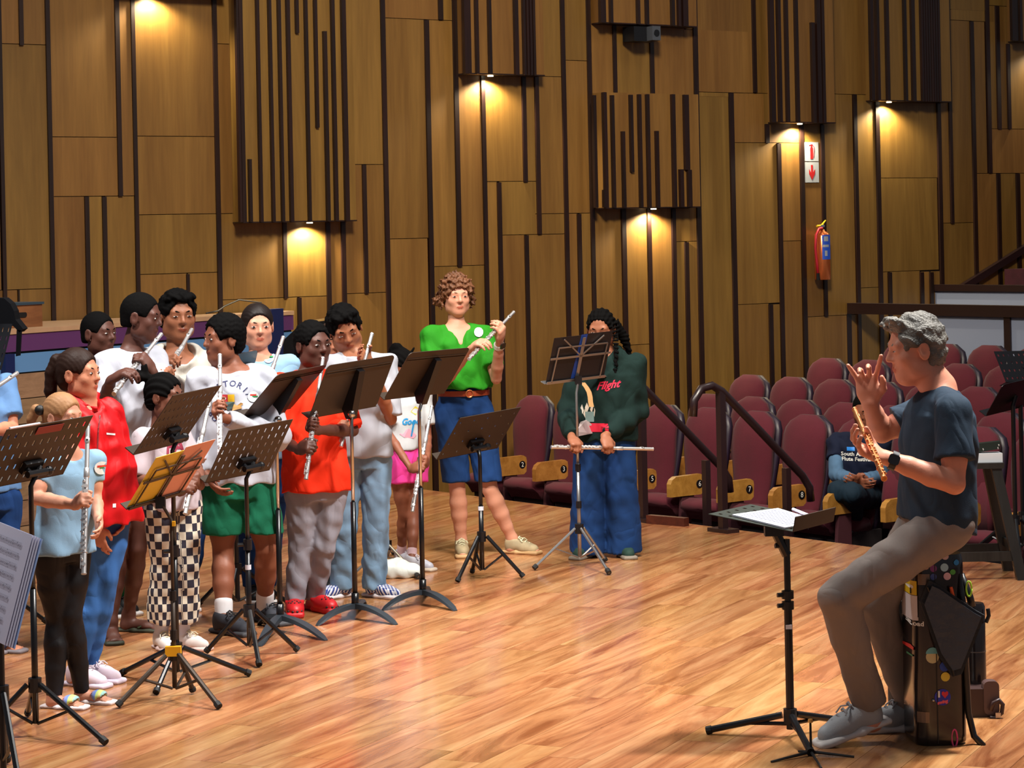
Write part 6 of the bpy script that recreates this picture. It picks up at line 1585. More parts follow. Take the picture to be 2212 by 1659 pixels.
# girl with braided hair and checked trousers
Y = Yof((358, 1403), (412, 1403)); fl_px('p6', (457, 848, -.10), (400, 1110), Y, 'silver flute held by the girl in the checked trousers')
M_check = checker('checked_cloth', srgb(36, 34, 50), srgb(214, 206, 186), 1.0)
person(dict(label='small girl with braided hair in a white T-shirt and black and white checked trousers', H=1.33, footR=(356, 1405), footL=(412, 1403), fyR=30, fyL=60, yaw=55, hipyaw=35, pelvis=(374, 1085), neck=(348, 925), head=(356, 858), hu=.215, hyaw=72, hpitch=2, knR=(358, 1230), knL=(398, 1225),
    elR=(292, 1032, -.14), wrR=(390, 1066, -.26), elL=(425, 1010, .06), wrL=(446, 1048, -.12), handR=('grip', 'p6', .80, (.3, 1, 0)), handL=('grip', 'p6', .72, (-.3, -1, 0)), skin=SK_deep, hair='corn', hairm=HM_black,
    tails=[([(324, 818), (306, 812), (300, 822)], [.09, .10, .07]), ([(312, 808), (308, 792)], [.05, .03]), ([(308, 816), (296, 800)], [.05, .03]), ([(318, 812), (316, 788)], [.04, .02])], arm=1.02,
    legs=dict(kind='trousers', mat=M_check, r=(.105, .098, .105), ease=.012, end=.80, drop=.0, amp=.005, uv=.037, hem=1350), top=dict(mat=cloth('white_pink_cotton', (182, 168, 174)), hem=1100, ease=.022, sleeve=.92, sr=.088, amp=.005, neckline=(.035, .075, .09)),
    prints=[dict(name='letter', at=(385, 968), vf=text_mesh('FALI', .085, bold=.003), mat=plain('maroon_print', srgb(130, 20, 50), .7), own=(.75, .66, 0))], sock=(plain('sock_pale', srgb(190, 190, 200), .9), .25),
    shoe=dict(kind='sneaker', mats=(plain('white_trainer', srgb(214, 204, 198), .7), plain('sole_pinkish', srgb(206, 180, 172), .6), plain('lace_cream', srgb(214, 204, 176), .8)), L=.215)))
# boy in the college sweatshirt
Y = Yof((500, 1369), (587, 1347)); fl_px('p7', (475, 766, -.26), (477, 1002), Y, 'silver flute held upright before the white college sweatshirt', ddB=-.62)
M_navyp = plain('navy_print', srgb(30, 34, 80), .7)
crest = [dict(name='crest', at=(493, 868), vf=rect_vf(-.031, .0, .0, .036), mat=plain('crest_red', srgb(190, 50, 60), .6), own=(1, 0, 0)), dict(name='crest', at=(493, 868), vf=rect_vf(.0, .031, .0, .036), mat=plain('crest_gold', srgb(222, 176, 30), .6), own=(1, 0, 0), off=.003), dict(name='crest', at=(486, 860), vf=disc(.007, 10), mat=M_badge, own=(1, 0, 0), off=.004),
         dict(name='crest', at=(493, 868), vf=poly_vf([(-.031, 0), (-.028, -.024), (0, -.044), (.028, -.024), (.031, 0)]), mat=plain('crest_slate', srgb(60, 80, 80), .6), own=(1, 0, 0), off=.003), dict(name='crest', at=(513, 877), vf=poly_vf([(-.024, -.008), (-.016, .010), (.0, .003), (.016, .016), (.028, .010), (.016, -.002), (.024, -.011), (.0, -.010)]), mat=plain('crest_leopard', srgb(150, 110, 50), .6), own=(1, 0, 0), off=.004)]
person(dict(label='sturdy boy in a white college sweatshirt and green shorts looking away to the left', H=1.58, build=1.12, footR=(500, 1370), footL=(586, 1346), fyR=48, fyL=40, yaw=14, pelvis=(516, 1045), neck=(502, 795), head=(482, 734), hu=.240, hyaw=-58, hpitch=0, sw=.37, knR=(482, 1195), knL=(575, 1185),
    elR=(404, 960, -.02), wrR=(452, 1032, -.16), elL=(604, 945, -.06), wrL=(515, 908, -.26), handL=('grip', 'p7', .50, (0, -1, 0)), skin=skin('rich_brown', (128, 76, 54)), hair='afro', hairm=HM_black, leg=1.1, gaze=(0, 0),
    legs=dict(kind='shorts', name='shorts', mat=cloth('green_shorts', (10, 92, 64)), r=(.125, .118, .118), hem=1152, ease=.02, amp=.006), top=dict(name='sweatshirt', mat=W_white, hem=1042, ease=.034, sleeve=1.9, se=.068, amp=.008, neckline=(.045, .085, .09)),
    prints=arc_text('PRETORIA', .100, 158, 24, .040, M_navyp, (496, 874)) + arc_text('BO', .10, 205, 222, .036, M_navyp, (496, 874), False) + crest + badge_print((545, 858)), sock=(plain('sock_white', srgb(214, 212, 214), .9), .22),
    shoe=dict(kind='sneaker', mats=(plain('charcoal_knit', srgb(44, 46, 54), .8), plain('charcoal_sole', srgb(60, 60, 64), .7), plain('lace_dark', srgb(30, 30, 34), .8)), L=.27)))
# girl in pale blue behind
Y = Yof((548, 1300), (576, 1300)); fl_px('p8', (612, 728, -.20), (545, 925), Y, 'silver flute slanting in front of the girl with the white badge', sgn=-1)
person(dict(label='girl with slicked-back dark hair in a pale blue T-shirt with a round badge', H=1.60, footR=(548, 1300), footL=(578, 1300), yaw=12, pelvis=(562, 985), neck=(560, 772), head=(556, 706), hu=.235, hyaw=16, hpitch=3, elR=(515, 900, -.05), wrR=(545, 905, -.25), elL=(622, 895, -.02), wrL=(582, 870, -.30), handL=('grip', 'p8', .6, (0, -1, 0)), handR=('grip', 'p8', .85, (0, 1, 0)),
    skin=SK_light, hair='slick', hairm=plain('hair_dark_slick', srgb(26, 18, 16), .5, spec=.2), legs=dict(kind='trousers', mat=J_dark, r=(.095, .07, .06)), top=dict(mat=W_blue, hem=990, ease=.02, sleeve=.7, sr=.075, amp=.004, neckline=(.035, .068, .09)), prints=badge_print((577, 775)),
    shoe=dict(kind='sneaker', mats=(plain('black_shoe', srgb(18, 18, 20), .5), plain('sole_white', srgb(206, 200, 196), .6), M_black), L=.245)))
# boy in orange
Y = Yof((637, 1328), (692, 1320)); fl_px('p9', (698, 772, -.22), (661, 1035), Y, 'silver flute held before the bright orange T-shirt')
M_orange = cloth('orange_cotton', (228, 46, 12)); M_clog = plain('red_clog', srgb(200, 30, 36), .45)
person(dict(label='boy in a bright orange T-shirt, grey joggers and red clogs', H=1.52, footR=(637, 1328), footL=(693, 1320), fyR=6, fyL=38, yaw=35, hipyaw=20, pelvis=(684, 1050), neck=(668, 805), head=(676, 747), hu=.242, hyaw=42, hpitch=0, sw=.36, knR=(652, 1185), knL=(696, 1180),
    elR=(600, 945, -.14), wrR=(636, 975, -.30), elL=(762, 930, .0), wrL=(728, 915, -.22), handR=('grip', 'p9', .75, (.1, 1, 0)), handL=('grip', 'p9', .56, (-.1, -1, 0)), skin=SK_dark, hair='short', hairm=HM_black,
    legs=dict(kind='trousers', name='joggers', mat=cloth('grey_jersey', (150, 148, 158), var=.15), r=(.112, .082, .060), ease=.02, drop=.015, amp=.006), top=dict(mat=M_orange, hem=1060, ease=.030, flare=.03, sleeve=.95, sr=.088, amp=.006, neckline=(.03, .075, .09)),
    shoe=dict(kind='clog', name='clog', mats=(M_clog, M_clog), L=.25)))
# hidden girl
person(dict(label='girl whose eyes show between the boy in orange and the boy in pale grey', H=1.45, footR=(706, 1276), footL=(728, 1276), yaw=20, pelvis=(722, 1000), neck=(722, 806), head=(716, 742), hu=.215, hyaw=20, elR=(690, 900), wrR=(692, 985), elL=(755, 900), wrL=(752, 985), skin=SK_olive, hair='slick', hairm=HM_brown,
    legs=dict(kind='trousers', mat=J_dark, r=(.095, .07, .06)), top=dict(mat=W_white, hem=1010, sleeve=.6), shoe=dict(kind='sneaker', mats=(plain('black_shoe', srgb(18, 18, 20), .5), plain('sole_white', srgb(206, 200, 196), .6), M_black), L=.23)))
# boy in pale grey
Y = Yof((722, 1291), (826, 1291)); fl_px('p10', (804, 720, -.30), (736, 965), Y, 'silver flute the boy in pale grey is looking over')
M_vans = checker('blue_check_canvas', srgb(34, 56, 128), srgb(214, 216, 222), 2.4)
person(dict(label='boy in a pale grey T-shirt and faded jeans bending his head over his flute', H=1.60, footR=(722, 1292), footL=(826, 1291), fyR=-50, fyL=52, yaw=12, pelvis=(778, 985), neck=(768, 768), head=(745, 712), hu=.248, hyaw=14, hpitch=22, hroll=14, lid=.35, sw=.37, knR=(742, 1140), knL=(812, 1140),
    elR=(694, 905, -.08), wrR=(742, 925, -.22), elL=(844, 905, -.02), wrL=(808, 790, -.30), handL=('grip', 'p10', .20, (-.2, -1, 0)), handR=('grip', 'p10', .84, (0, 1, 0)), gcurlL=(25, 25, 15), skin=SK_brown, hair='wavy', hairm=HM_black,
    legs=dict(kind='trousers', name='jeans', mat=J_light, r=(.100, .082, .076), ease=.014, drop=.03, amp=.006), top=dict(mat=W_grey, hem=985, ease=.030, flare=.012, sleeve=.95, sr=.086, amp=.006, neckline=(.03, .07, .09)),
    shoe=dict(kind='slip', mats=(M_vans, plain('sole_offwhite', srgb(214, 206, 208), .6)), L=.25)))
# girl in pink shorts
Y = Yof((878, 1218), (904, 1232)); fl_px('p12', (933, 877, -.15), (891, 1105), Y, 'silver flute held low by the girl in the pink shorts')
person(dict(label='small girl in a printed white T-shirt and pink shorts behind the stands', H=1.29, footR=(880, 1220), footL=(904, 1232), fyR=50, fyL=58, yaw=35, pelvis=(878, 992), neck=(876, 842), head=(866, 792), hu=.205, hyaw=60, hpitch=8, knR=(872, 1110), knL=(893, 1112), leg=.85, arm=.9,
    elR=(838, 935, -.10), wrR=(888, 1010, -.22), elL=(924, 945, .05), wrL=(914, 1000, -.18), handR=('grip', 'p12', .60, (.2, 1, 0)), handL=('grip', 'p12', .52, (-.2, -1, 0)), skin=SK_mid, hair='corn', hairm=HM_black, tails=[([(868, 764), (856, 752), (848, 756)], [.15, .15, .10]), ([(886, 764), (894, 752)], [.04, .02])],
    legs=dict(kind='shorts', name='shorts', mat=cloth('pink_cotton', (232, 66, 156)), r=(.108, .105, .105), hem=1042, ease=.014), top=dict(mat=plain('printed_cotton', srgb(206, 210, 214), .85, var=.2), hem=970, ease=.020, sleeve=.7, sr=.078, amp=.004, neckline=(.03, .07, .09)),
    prints=[dict(name='letter', at=(886, 912), vf=text_mesh('Good', .05, shear=.3, bold=.002), mat=plain('print_sky', srgb(30, 140, 200), .7), own=(.85, .5, 0)), dict(name='print', at=(882, 930), vf=poly_vf([(-.06, -.02), (.0, .01), (.05, -.03), (.03, -.05), (-.03, -.04)]), mat=plain('print_pink', srgb(222, 160, 180), .7), own=(.85, .5, 0)), dict(name='print', at=(896, 890), vf=poly_vf([(-.03, .0), (.0, .03), (.04, .0), (.0, -.02)]), mat=plain('print_yellow', srgb(222, 206, 70), .7), own=(.85, .5, 0)), dict(name='print', at=(892, 925), vf=poly_vf([(.0, .04), (.012, .04), (-.01, -.05), (-.02, -.05)]), mat=plain('print_sky', srgb(30, 140, 200), .7), own=(.85, .5, 0), off=.003)] + badge_print((905, 862)),
    sock=(plain('sock_pink', srgb(222, 190, 200), .9), .2), shoe=dict(kind='sneaker', mats=(plain('silver_trainer', srgb(190, 190, 200), .4), plain('sole_sand', srgb(206, 190, 170), .6), plain('lace_white', srgb(220, 210, 214), .8)), L=.215)))
# woman in green
Y = Yof((997, 1201), (1126, 1196)); fl_px('p13', (1110, 674, -.12), (1013, 776), Y, 'silver flute held slantwise by the woman in green', ddB=-.52)
M_green = cloth('green_linen', (34, 128, 20), .8, .2, 160)
M_leop = plain('leopard_canvas', srgb(196, 178, 140), .8, var=.55)
person(dict(label='woman with curly auburn hair in a bright green blouse and denim shorts', H=1.69, footR=(998, 1201), footL=(1126, 1196), fyR=4, fyL=62, yaw=18, pelvis=(1002, 878), neck=(986, 706), head=(986, 641), hu=.232, hyaw=16, hpitch=2, lid=.75, knR=(988, 1058), knL=(1058, 1056), sw=.37,
    elR=(950, 838, -.14), wrR=(998, 790, -.34), elL=(1072, 818, -.06), wrL=(1062, 756, -.20), handR=('grip', 'p13', .74, (.2, .9, -.2)), handL=('grip', 'p13', .38, (-.4, -.8, .2)), gcurlL=(45, 50, 30), gcurlR=(40, 40, 30), skin=SK_light, hair='curly', hairm=HM_curl, leg=.95, arm=.95,
    legs=dict(kind='shorts', name='denim_shorts', mat=J_dark, r=(.104, .092, .092), hem=1040, ease=.010, waist=.24, amp=.003), top=dict(name='blouse', mat=M_green, hem=838, ease=.026, flare=.03, sleeve=.72, sr=.082, amp=.007, neckline=(.045, .075, .10, .14)), belt=((1002, 848), plain('tan_leather', srgb(150, 62, 30), .45)),
    prints=[dict(name='badge', at=(1033, 720), vf=disc(.027), mat=M_badge, off=.006, own=(1, 0, 0))], watch=('L', plain('watch_strap_white', srgb(226, 222, 214), .5), (.6, -.8, 0), plain('watch_face', srgb(30, 30, 34), .2)),
    shoe=dict(kind='sneaker', mats=(M_leop, plain('gum_sole', srgb(186, 150, 104), .6), plain('lace_pale', srgb(214, 214, 180), .8)), L=.245)))
# girl in the dark green hoodie
Y = Yof((1262, 1204), (1352, 1204)); fl_px('p14', (1411, 970, -.22), (1190, 966), Y, 'silver flute held level in both hands of the girl in the hoodie', ddB=-.44, facing=(0, -.6, .8))
M_hood = cloth('dark_green_fleece', (14, 36, 33), .9, .2)
braids = [([(1330, 700, .02), (1348, 730, .05), (1362, 768, .06)], [.12, .13, .05])] + [([(1322 + 6 * k, 690, -.05 + .02 * k), (1328 + 3 * k, 760, -.10), (1326 + 3 * k, 832, -.13)], [.026, .024, .014]) for k in range(3)]
person(dict(label='girl with long black braids in a dark green hoodie and wide blue jeans looking down', H=1.52, build=1.14, footR=(1262, 1205), footL=(1352, 1204), fyR=-30, fyL=12, yaw=-6, pelvis=(1306, 950), neck=(1312, 770), head=(1298, 712), hu=.232, hyaw=-14, hpitch=14, lid=.3, sw=.385,
    elR=(1226, 882, .0), wrR=(1242, 935, -.20), elL=(1376, 885, .0), wrL=(1320, 935, -.20), handR=('grip', 'p14', .77, (0, .7, -.7)), handL=('grip', 'p14', .46, (0, .7, -.7)), skin=SK_mid if False else skin('honey_brown', (150, 94, 68)), hair='braid', hairm=HM_black, hairfront=.42, tails=braids,
    legs=dict(kind='trousers', name='jeans', mat=J_dark, r=(.128, .125, .138), ease=.02, drop=.045, amp=.003), top=dict(name='hoodie', mat=M_hood, hem=950, ease=.050, sleeve=1.92, se=.078, amp=.008, hood=True),
    prints=[dict(name='letter', at=(1312, 832), vf=text_mesh('Flight', .062, shear=.45, bold=.0015), mat=plain('print_crimson', srgb(214, 30, 70), .6), own=(.98, -.1, .12)), dict(name='print', at=(1294, 923), vf=rect_vf(-.065, .05, -.025, .025), mat=plain('print_red', srgb(206, 30, 60), .6), own=(1, 0, 0)), dict(name='print', at=(1268, 925), vf=poly_vf([(-.06, -.03), (.03, -.03), (.03, .02), (.0, .05), (-.04, .04), (-.07, .0)]), mat=plain('print_stone', srgb(176, 160, 160), .6), own=(1, 0, 0)),
            dict(name='print', at=(1272, 900), vf=rect_vf(-.02, .03, -.03, .03, 3, 3), mat=plain('print_glass', srgb(120, 150, 150), .5), own=(1, 0, 0), off=.003)] + [dict(name='print', at=(1268 + dx, 880 + dy), vf=poly_vf([(0, -.028), (.012, 0), (0, .028), (-.012, 0)]), mat=plain('print_petal', srgb(206, 196, 180), .6), own=(math.cos(a), 0, math.sin(a))) for dx, dy, a in ((0, 0, 0), (10, 2, .7), (-10, 4, -.7), (16, 10, 1.2), (-4, 12, .4))],
    shoe=dict(kind='sneaker', mats=(plain('green_suede', srgb(22, 54, 44), .8), plain('sole_taupe', srgb(130, 120, 108), .6), plain('lace_white', srgb(220, 210, 214), .8)), L=.24)))
# the man who teaches, perched on a tall case
Y = 8.95; M_gold = M_flg
fl_px('p15', (1846, 884, -.02), (1910, 1034), Y, 'rose gold flute in the hand of the seated man', ddB=-.52, mat=M_gold, facing=(.8, -.6, .3))
M_tee = cloth('slate_blue_cotton', (38, 54, 70), .85); M_chino = cloth('grey_chinos', (128, 118, 112), .8)
M_run = plain('pale_grey_mesh', srgb(160, 164, 168), .75, bump=.3, bscale=400)
MAN = person(dict(label='grey-haired man in a slate blue T-shirt perched on a tall case, one hand raised', H=1.84, Y=8.95, footL=(1846, 1606), footR=(1938, 1578), fyL=-76, fyR=-84, liftL=15, yaw=-76, hipyaw=-76, pelvis=(2024, 1108), neck=(2030, 842), head=(1976, 755), hu=.255, hyaw=-84, hpitch=7, knL=(1812, 1292, -.16), knR=(1892, 1300, .12), sw=.42, h=.0055, hcl=.0075,
    shL=(2060, 890, -.20), shR=(2008, 885, .20), elL=(2062, 1045, -.27), wrL=(1952, 1012, -.36), elR=(1905, 935, .20), wrR=(1880, 872, .12), handL=('grip', 'p15', .50, (-.2, .5, 1)), gcurlL=(28, 35, 25), handR=('free', (-.12, 0, 1), (-.25, -1, 0), [(4, 8, 6), (30, 45, 30), (34, 45, 30), (14, 14, 8)], -1, .28, .3),
    skin=skin('ruddy', (208, 140, 114)), hair='grey', hairm=HM_grey, arm=1.05, leg=.90, iris=None, lid=.4, nr=.235,
    legs=dict(kind='trousers', name='chinos', mat=M_chino, r=(.098, .076, .064), ease=.006, drop=-.015, amp=.004, ff=.8), top=dict(mat=M_tee, hem=1150, ease=.022, sleeve=.66, sr=.078, amp=.003, neckline=(.02, .06, .085), hem2=((2010, 1132), (-.22, 0, -1))),
    sock=(plain('sock_black', srgb(16, 18, 24), .9), .22), watch=('L', plain('watch_strap_black', srgb(20, 24, 30), .5), (-.1, -1, .2), plain('watch_face', srgb(30, 30, 34), .2)),
    shoe=dict(kind='run', mats=(M_run, plain('sole_white', srgb(206, 200, 196), .6), plain('lace_grey', srgb(150, 150, 154), .8)), L=.295)))
# listener in the front row
person(dict(label='listener in a navy festival T-shirt seated in the front row with crossed hands', H=1.72, gz=-.12, Y=16.15, footR=(1816, 1146), footL=(1838, 1150), fyR=-35, fyL=-30, yaw=-32, pelvis=(1858, 1062, .05), neck=(1856, 940), head=(1868, 888, -.05), hu=.23, hyaw=-30, hpitch=15, knR=(1812, 1062, -.38), knL=(1838, 1066, -.42),
    elR=(1806, 1025, -.05), wrR=(1850, 1040, -.30), elL=(1905, 1030, -.05), wrL=(1862, 1036, -.32), skin=SK_mid, hair='fade', hairm=HM_black, h=.009, hcl=.010,
    legs=dict(kind='trousers', mat=cloth('teal_trousers', (14, 34, 48)), r=(.10, .082, .07), ease=.012), top=dict(mat=cloth('navy_tee', (12, 20, 44)), hem=1075, ease=.02, sleeve=.5, sr=.07, amp=.005), sleeve2=cloth('denim_sleeve', (84, 118, 152), var=.4),
    prints=[dict(name='letter', at=(1852, 982), vf=text_mesh('South African', .036, bold=.001), mat=M_num, own=(.95, -.3, 0)), dict(name='letter', at=(1852, 993), vf=text_mesh('Flute Festival', .036, bold=.001), mat=M_num, own=(.95, -.3, 0)), dict(name='print', at=(1848, 971), vf=rect_vf(-.05, .0, -.012, .012), mat=plain('print_azure', srgb(40, 130, 220), .5), own=(.95, -.3, 0)), dict(name='print', at=(1858, 972), vf=rect_vf(-.01, .05, -.014, .006), mat=plain('print_lime', srgb(120, 190, 90), .5), own=(.95, -.3, 0), off=.003)],
    shoe=dict(kind='slip', mats=(plain('navy_shoe', srgb(16, 18, 30), .6), plain('sole_dark', srgb(30, 30, 34), .6)), L=.26, h=.009)))
# pupil cut by the left edge
Y = Yof((-35, 1412), (6, 1408)); fl_px('p17', (37, 806, -.25), (-110, 905), Y, 'silver flute reaching in from the left edge of the picture')
person(dict(label='pupil in a blue T-shirt cut off by the left edge of the picture', H=1.52, footR=(-38, 1412), footL=(4, 1408), fyR=60, fyL=70, yaw=40, pelvis=(-22, 1075), neck=(-40, 842), head=(-46, 775), hu=.225, hyaw=50, elR=(-105, 960, -.1), wrR=(-70, 900, -.3), shL=(12, 830, .08), elL=(26, 925, .0), wrL=(-20, 930, -.2), skin=SK_olive, hair='slick', hairm=HM_brown, toes=True,
    legs=dict(kind='trousers', mat=J_dark, r=(.095, .075, .065)), top=dict(mat=cloth('mid_blue_cotton', (92, 128, 172)), hem=1060, ease=.02, sleeve=.75, sr=.08), shoe=dict(kind='slide', name='slide', mats=(plain('slide_navy', srgb(40, 44, 70), .7), plain('slide_grey', srgb(120, 112, 116), .7)), L=.24)))
# ------------------------------------------------------------------ things round the teacher
M_case = plain('case_black_gloss', srgb(20, 15, 17), 0.22, coat=.4)
def hard_case():
    c = ground(2008, 1612); c = Vector((c.x + 0.042, c.y + 0.12, 0)); Y = c.y
    ztop = at(2010, 1190, Y).z; w, dpt = 0.196, 0.25
    t = thing('instrument_case', 'tall glossy black hard case covered with stickers, used as a seat', 'case', c)
    rot = Matrix.Rotation(math.radians(4), 3, 'Z')
    sec = [rot @ Vector((x, y, 0)) for x, y in round_rect(w, dpt, 0.055, 8)]
    vs = []; fs = []; n = len(sec); lv = [(0.0, .93), (0.012, .99), (0.03, 1.0), (ztop - .05, 1.0), (ztop - .02, .99), (ztop, .94)]
    for z, k in lv: vs += [c + v * k + Vector((0, 0, z)) for v in sec]
    for i in range(len(lv) - 1):
        for k in range(n): fs.append((i * n + k, i * n + (k + 1) % n, (i + 1) * n + (k + 1) % n, (i + 1) * n + k))
    fs += [tuple(range(n))[::-1], tuple((len(lv) - 1) * n + k for k in range(n))]
    body = shade_auto(B().add(vs, fs).build('shell', M_case, t), 50)
    bvh = BVHTree.FromPolygons([Vector(v) for v in vs], fs)
    # seam between the two halves of the shell
    q = B(); e = rot @ Vector((-0.02, -dpt / 2 - .001, 0)); q.box(c + e + Vector((0, 0, ztop / 2)), (0.004, 0.004, ztop * .97), rot); q.build('seam', M_black, body)
    for py in (1252, 1550):
        q = B(); V, F = rect_vf(-.020, .020, -.020, .020, 3, 3); o = decal(body, 'latch', (V, F), at(1996, py, Y - .127), (1, 0, 0), (0, 0, 1), plain('latch_steel', srgb(120, 104, 92), .35, metal=.8), bvh, .003, (0, 1, 0))
    q = B(); q.ball(at(2016, 1513, Y - .132), .005); q.build('rivet', M_chrome, body)
    def st(name, px, py, vf, col, off=.003, xa=(1, 0, 0)): return decal(body, name, vf, at(px, py, Y - .127), xa, (0, 0, 1), plain('sticker_%d_%d_%d' % col, srgb(*col), .45), bvh, off, (0, 1, 0))
    st('sticker', 1973, 1272, rect_vf(-.018, .016, -.026, .026, 12, 6), (224, 190, 26)); st('sticker', 1973, 1270, disc(.007, 10), (236, 236, 230), .0045); st('sticker', 1973, 1277, rect_vf(-.0015, .0015, -.014, .008, 1, 2), (40, 36, 20), .0045)
    st('sticker', 1972, 1315, rect_vf(-.020, .020, -.046, .045, 14, 8), (214, 206, 206))
    decal(body, 'sticker_lettering', text_mesh('eyRoad', .024, bold=.0008), at(1975, 1349, Y - .127), (1, 0, 0), (0, 0, 1), M_num, bvh, .002, (0, 1, 0))
    for k in range(5): st('sticker', 1967 + 4.5 * k, 1338, rect_vf(-.001, .001, -.006, .006, 1, 1), (214, 206, 206), .002)
    st('sticker', 1964, 1372, disc(.018, 24), (176, 160, 136)); st('sticker', 2014, 1419, disc(.0235), (196, 186, 140)); st('sticker', 2014, 1412, poly_vf([(.0235 * math.cos(a), .0235 * math.sin(a)) for a in np.linspace(0.0, math.pi, 14)]), (96, 168, 178), .0045)
    st('sticker', 1967, 1418, poly_vf([(0, -.04), (.020, 0), (.021, .018), (.013, .028), (.004, .026), (0, .020), (-.006, .026), (-.013, .02), (-.014, 0)]), (226, 226, 220))
    st('sticker', 1969, 1410, poly_vf([(.0, .004), (.015, .004), (.016, .015), (.009, .023), (.0, .014)]), (206, 36, 40), .0045); st('sticker', 1968, 1420, rect_vf(-.010, .015, -.004, .003, 3, 2), (20, 110, 70), .0045); st('sticker', 1967, 1430, poly_vf([(-.006, .006), (.010, .006), (.0, -.012)]), (40, 50, 130), .0045)
    st('sticker', 2036, 1506, disc(.030, 24), (30, 44, 170)); st('sticker', 2041, 1500, poly_vf([(0, -.014), (.012, 0), (.012, .009), (.006, .012), (0, .007), (-.006, .012), (-.012, .009), (-.012, 0)]), (206, 40, 56), .0045)
    decal(body, 'sticker_lettering', text_mesh('I', .03, bold=.002), at(2028, 1500, Y - .127), (1, 0, 0), (0, 0, 1), M_num, bvh, .0045, (0, 1, 0)); decal(body, 'sticker_lettering', text_mesh('swing', .017, bold=.0012), at(2036, 1516, Y - .127), (1, 0, .2), (0, 0, 1), plain('sticker_pink', srgb(226, 90, 110), .5), bvh, .0045, (0, 1, 0))
    for px, py, r, col in ((2014, 1205, .020, (16, 60, 60)), (2042, 1202, .014, (206, 180, 180)), (2000, 1224, .011, (190, 150, 140)), (2016, 1228, .013, (120, 50, 120)), (2016, 1246, .012, (60, 84, 150)), (2040, 1226, .015, (150, 190, 210)), (2046, 1245, .014, (210, 170, 180)), (2066, 1216, .010, (30, 120, 190)), (2040, 1440, .018, (30, 70, 170)), (2042, 1462, .017, (210, 190, 60)), (2058, 1236, .010, (70, 150, 60))):
        st('sticker', px, py, disc(r, 14), col, .003 + .0004 * (px % 4))
    # straps and clips hanging at the right
    q = B(); q.tube([at(2070, 1240, Y - .10), at(2080, 1300, Y - .12), at(2085, 1420, Y - .10), at(2092, 1540, Y - .10), at(2104, 1590, Y - .10), at(2125, 1612, Y - .12)], .012, 8); q.build('strap', M_blackpl, t, smooth=True)
    q = B(); q.tube([at(2075, 1240, Y - .05), at(2095, 1290, Y - .06), at(2100, 1310, Y - .06)], .014, 8); q.build('strap', M_blackpl, t, smooth=True)
    q = B(); a0 = at(2062, 1600, Y - .12); q.tube([a0 + Vector((.010 * math.cos(a), 0, .032 * math.sin(a) + .01)) for a in np.linspace(0, 2 * math.pi, 17)], .0035, 6); q.build('carabiner', plain('pink_metal', srgb(226, 70, 130), .35), t, smooth=True)
    q = B(); a0 = at(2093, 1272, Y - .12); q.tube([a0 + Vector((.010 * math.cos(a), 0, .028 * math.sin(a))) for a in np.linspace(0, 2 * math.pi, 17)], .0035, 6); q.build('carabiner', plain('lime_metal', srgb(170, 220, 60), .35), t, smooth=True)
    q = B(); q.tube([at(2054, 1268, Y - .14), at(2058, 1288, Y - .14)], [.006, .008], 8); q.build('zip_tag', plain('orange_tag', srgb(230, 90, 30), .5), t)
    # flat pouch hanging from the strap
    Yp = Y - .16
    p = thing('pouch', 'dark zipped fabric pouch hanging diagonally from the stickered case', 'pouch', at(2070, 1465, Yp))
    out = [(2007, 1254), (1988, 1300), (2030, 1420), (2058, 1462), (2078, 1456), (2128, 1330), (2110, 1320), (2025, 1262)]
    q = B(); q.prism([at(x, y, Yp) for x, y in out], (0, .035, 0)); q.build('back', plain('pouch_fabric', srgb(26, 32, 40), .8, bump=.5, bscale=60), p)
    cx_, cy_ = 2062, 1352; q = B(); q.prism([at(cx_ + (x - cx_) * .88, cy_ + (y - cy_) * .88, Yp - .012) for x, y in out], (0, .014, 0)); q.build('pocket', plain('pouch_fabric_front', srgb(52, 60, 72), .7, bump=.7, bscale=30), p)
    q = B(); q.tube([at(x, y, Yp - .004) for x, y in ((2004, 1268), (2030, 1330), (2062, 1460))], .004, 6); q.build('zip', M_blackpl, p)
    # upright roll bag behind the legs
    a = at(1943, 1400, 9.32)
    r = thing('case_sleeve', 'plain black case standing between the stickered case and the far shoe', 'case', Vector((a.x, 9.32, 0)))
    z0, z1 = at(1943, 1490, 9.32).z, at(1943, 1297, 9.32).z
    q = B(); q.prism([Vector((a.x + x, 9.30, (max(z0, .10) + z1) / 2 + z)) for x, z in round_rect(.075, z1 - max(z0, .10), .02)], (0, .16, 0)); q.build('body', plain('matt_black', srgb(8, 8, 9), .85), r)
    q = B(); q.box((a.x, 9.38, .055), (.06, .12, .11)); q.build('foot', plain('matt_black', srgb(8, 8, 9), .85), r)
    # narrow tube case at the right
    g = ground(2110, 1535); zt = at(2110, 1302, g.y).z
    n_ = thing('tube_case', 'narrow black tube-shaped case standing to the right of the stickered case', 'case', g)
    q = B(); q.tube([g, g + Vector((0, 0, .02)), g + Vector((0, 0, zt - .015)), g + Vector((0, 0, zt))], [.038, .040, .040, .034], 18); shade_auto(q.build('tube', M_case, n_), 50)
    q = B(); q.tube([g + Vector((0, 0, zt * .55)), g + Vector((0, 0, zt * .56))], .0408, 18); q.build('ring', plain('ring_grey', srgb(70, 66, 66), .4), n_)
    q = B(); q.tube([at(2130, 1345, g.y - .03), at(2136, 1330, g.y - .03), at(2134, 1315, g.y - .03)], .008, 8); q.build('clip', M_blackpl, n_)
    # leather satchel lying on the floor
    g = ground(2128, 1552)
    s = thing('leather_bag', 'small dark brown leather bag with a buckled strap lying behind the tube-shaped case', 'bag', g)
    L_ = plain('dark_leather', srgb(56, 36, 34), .4)
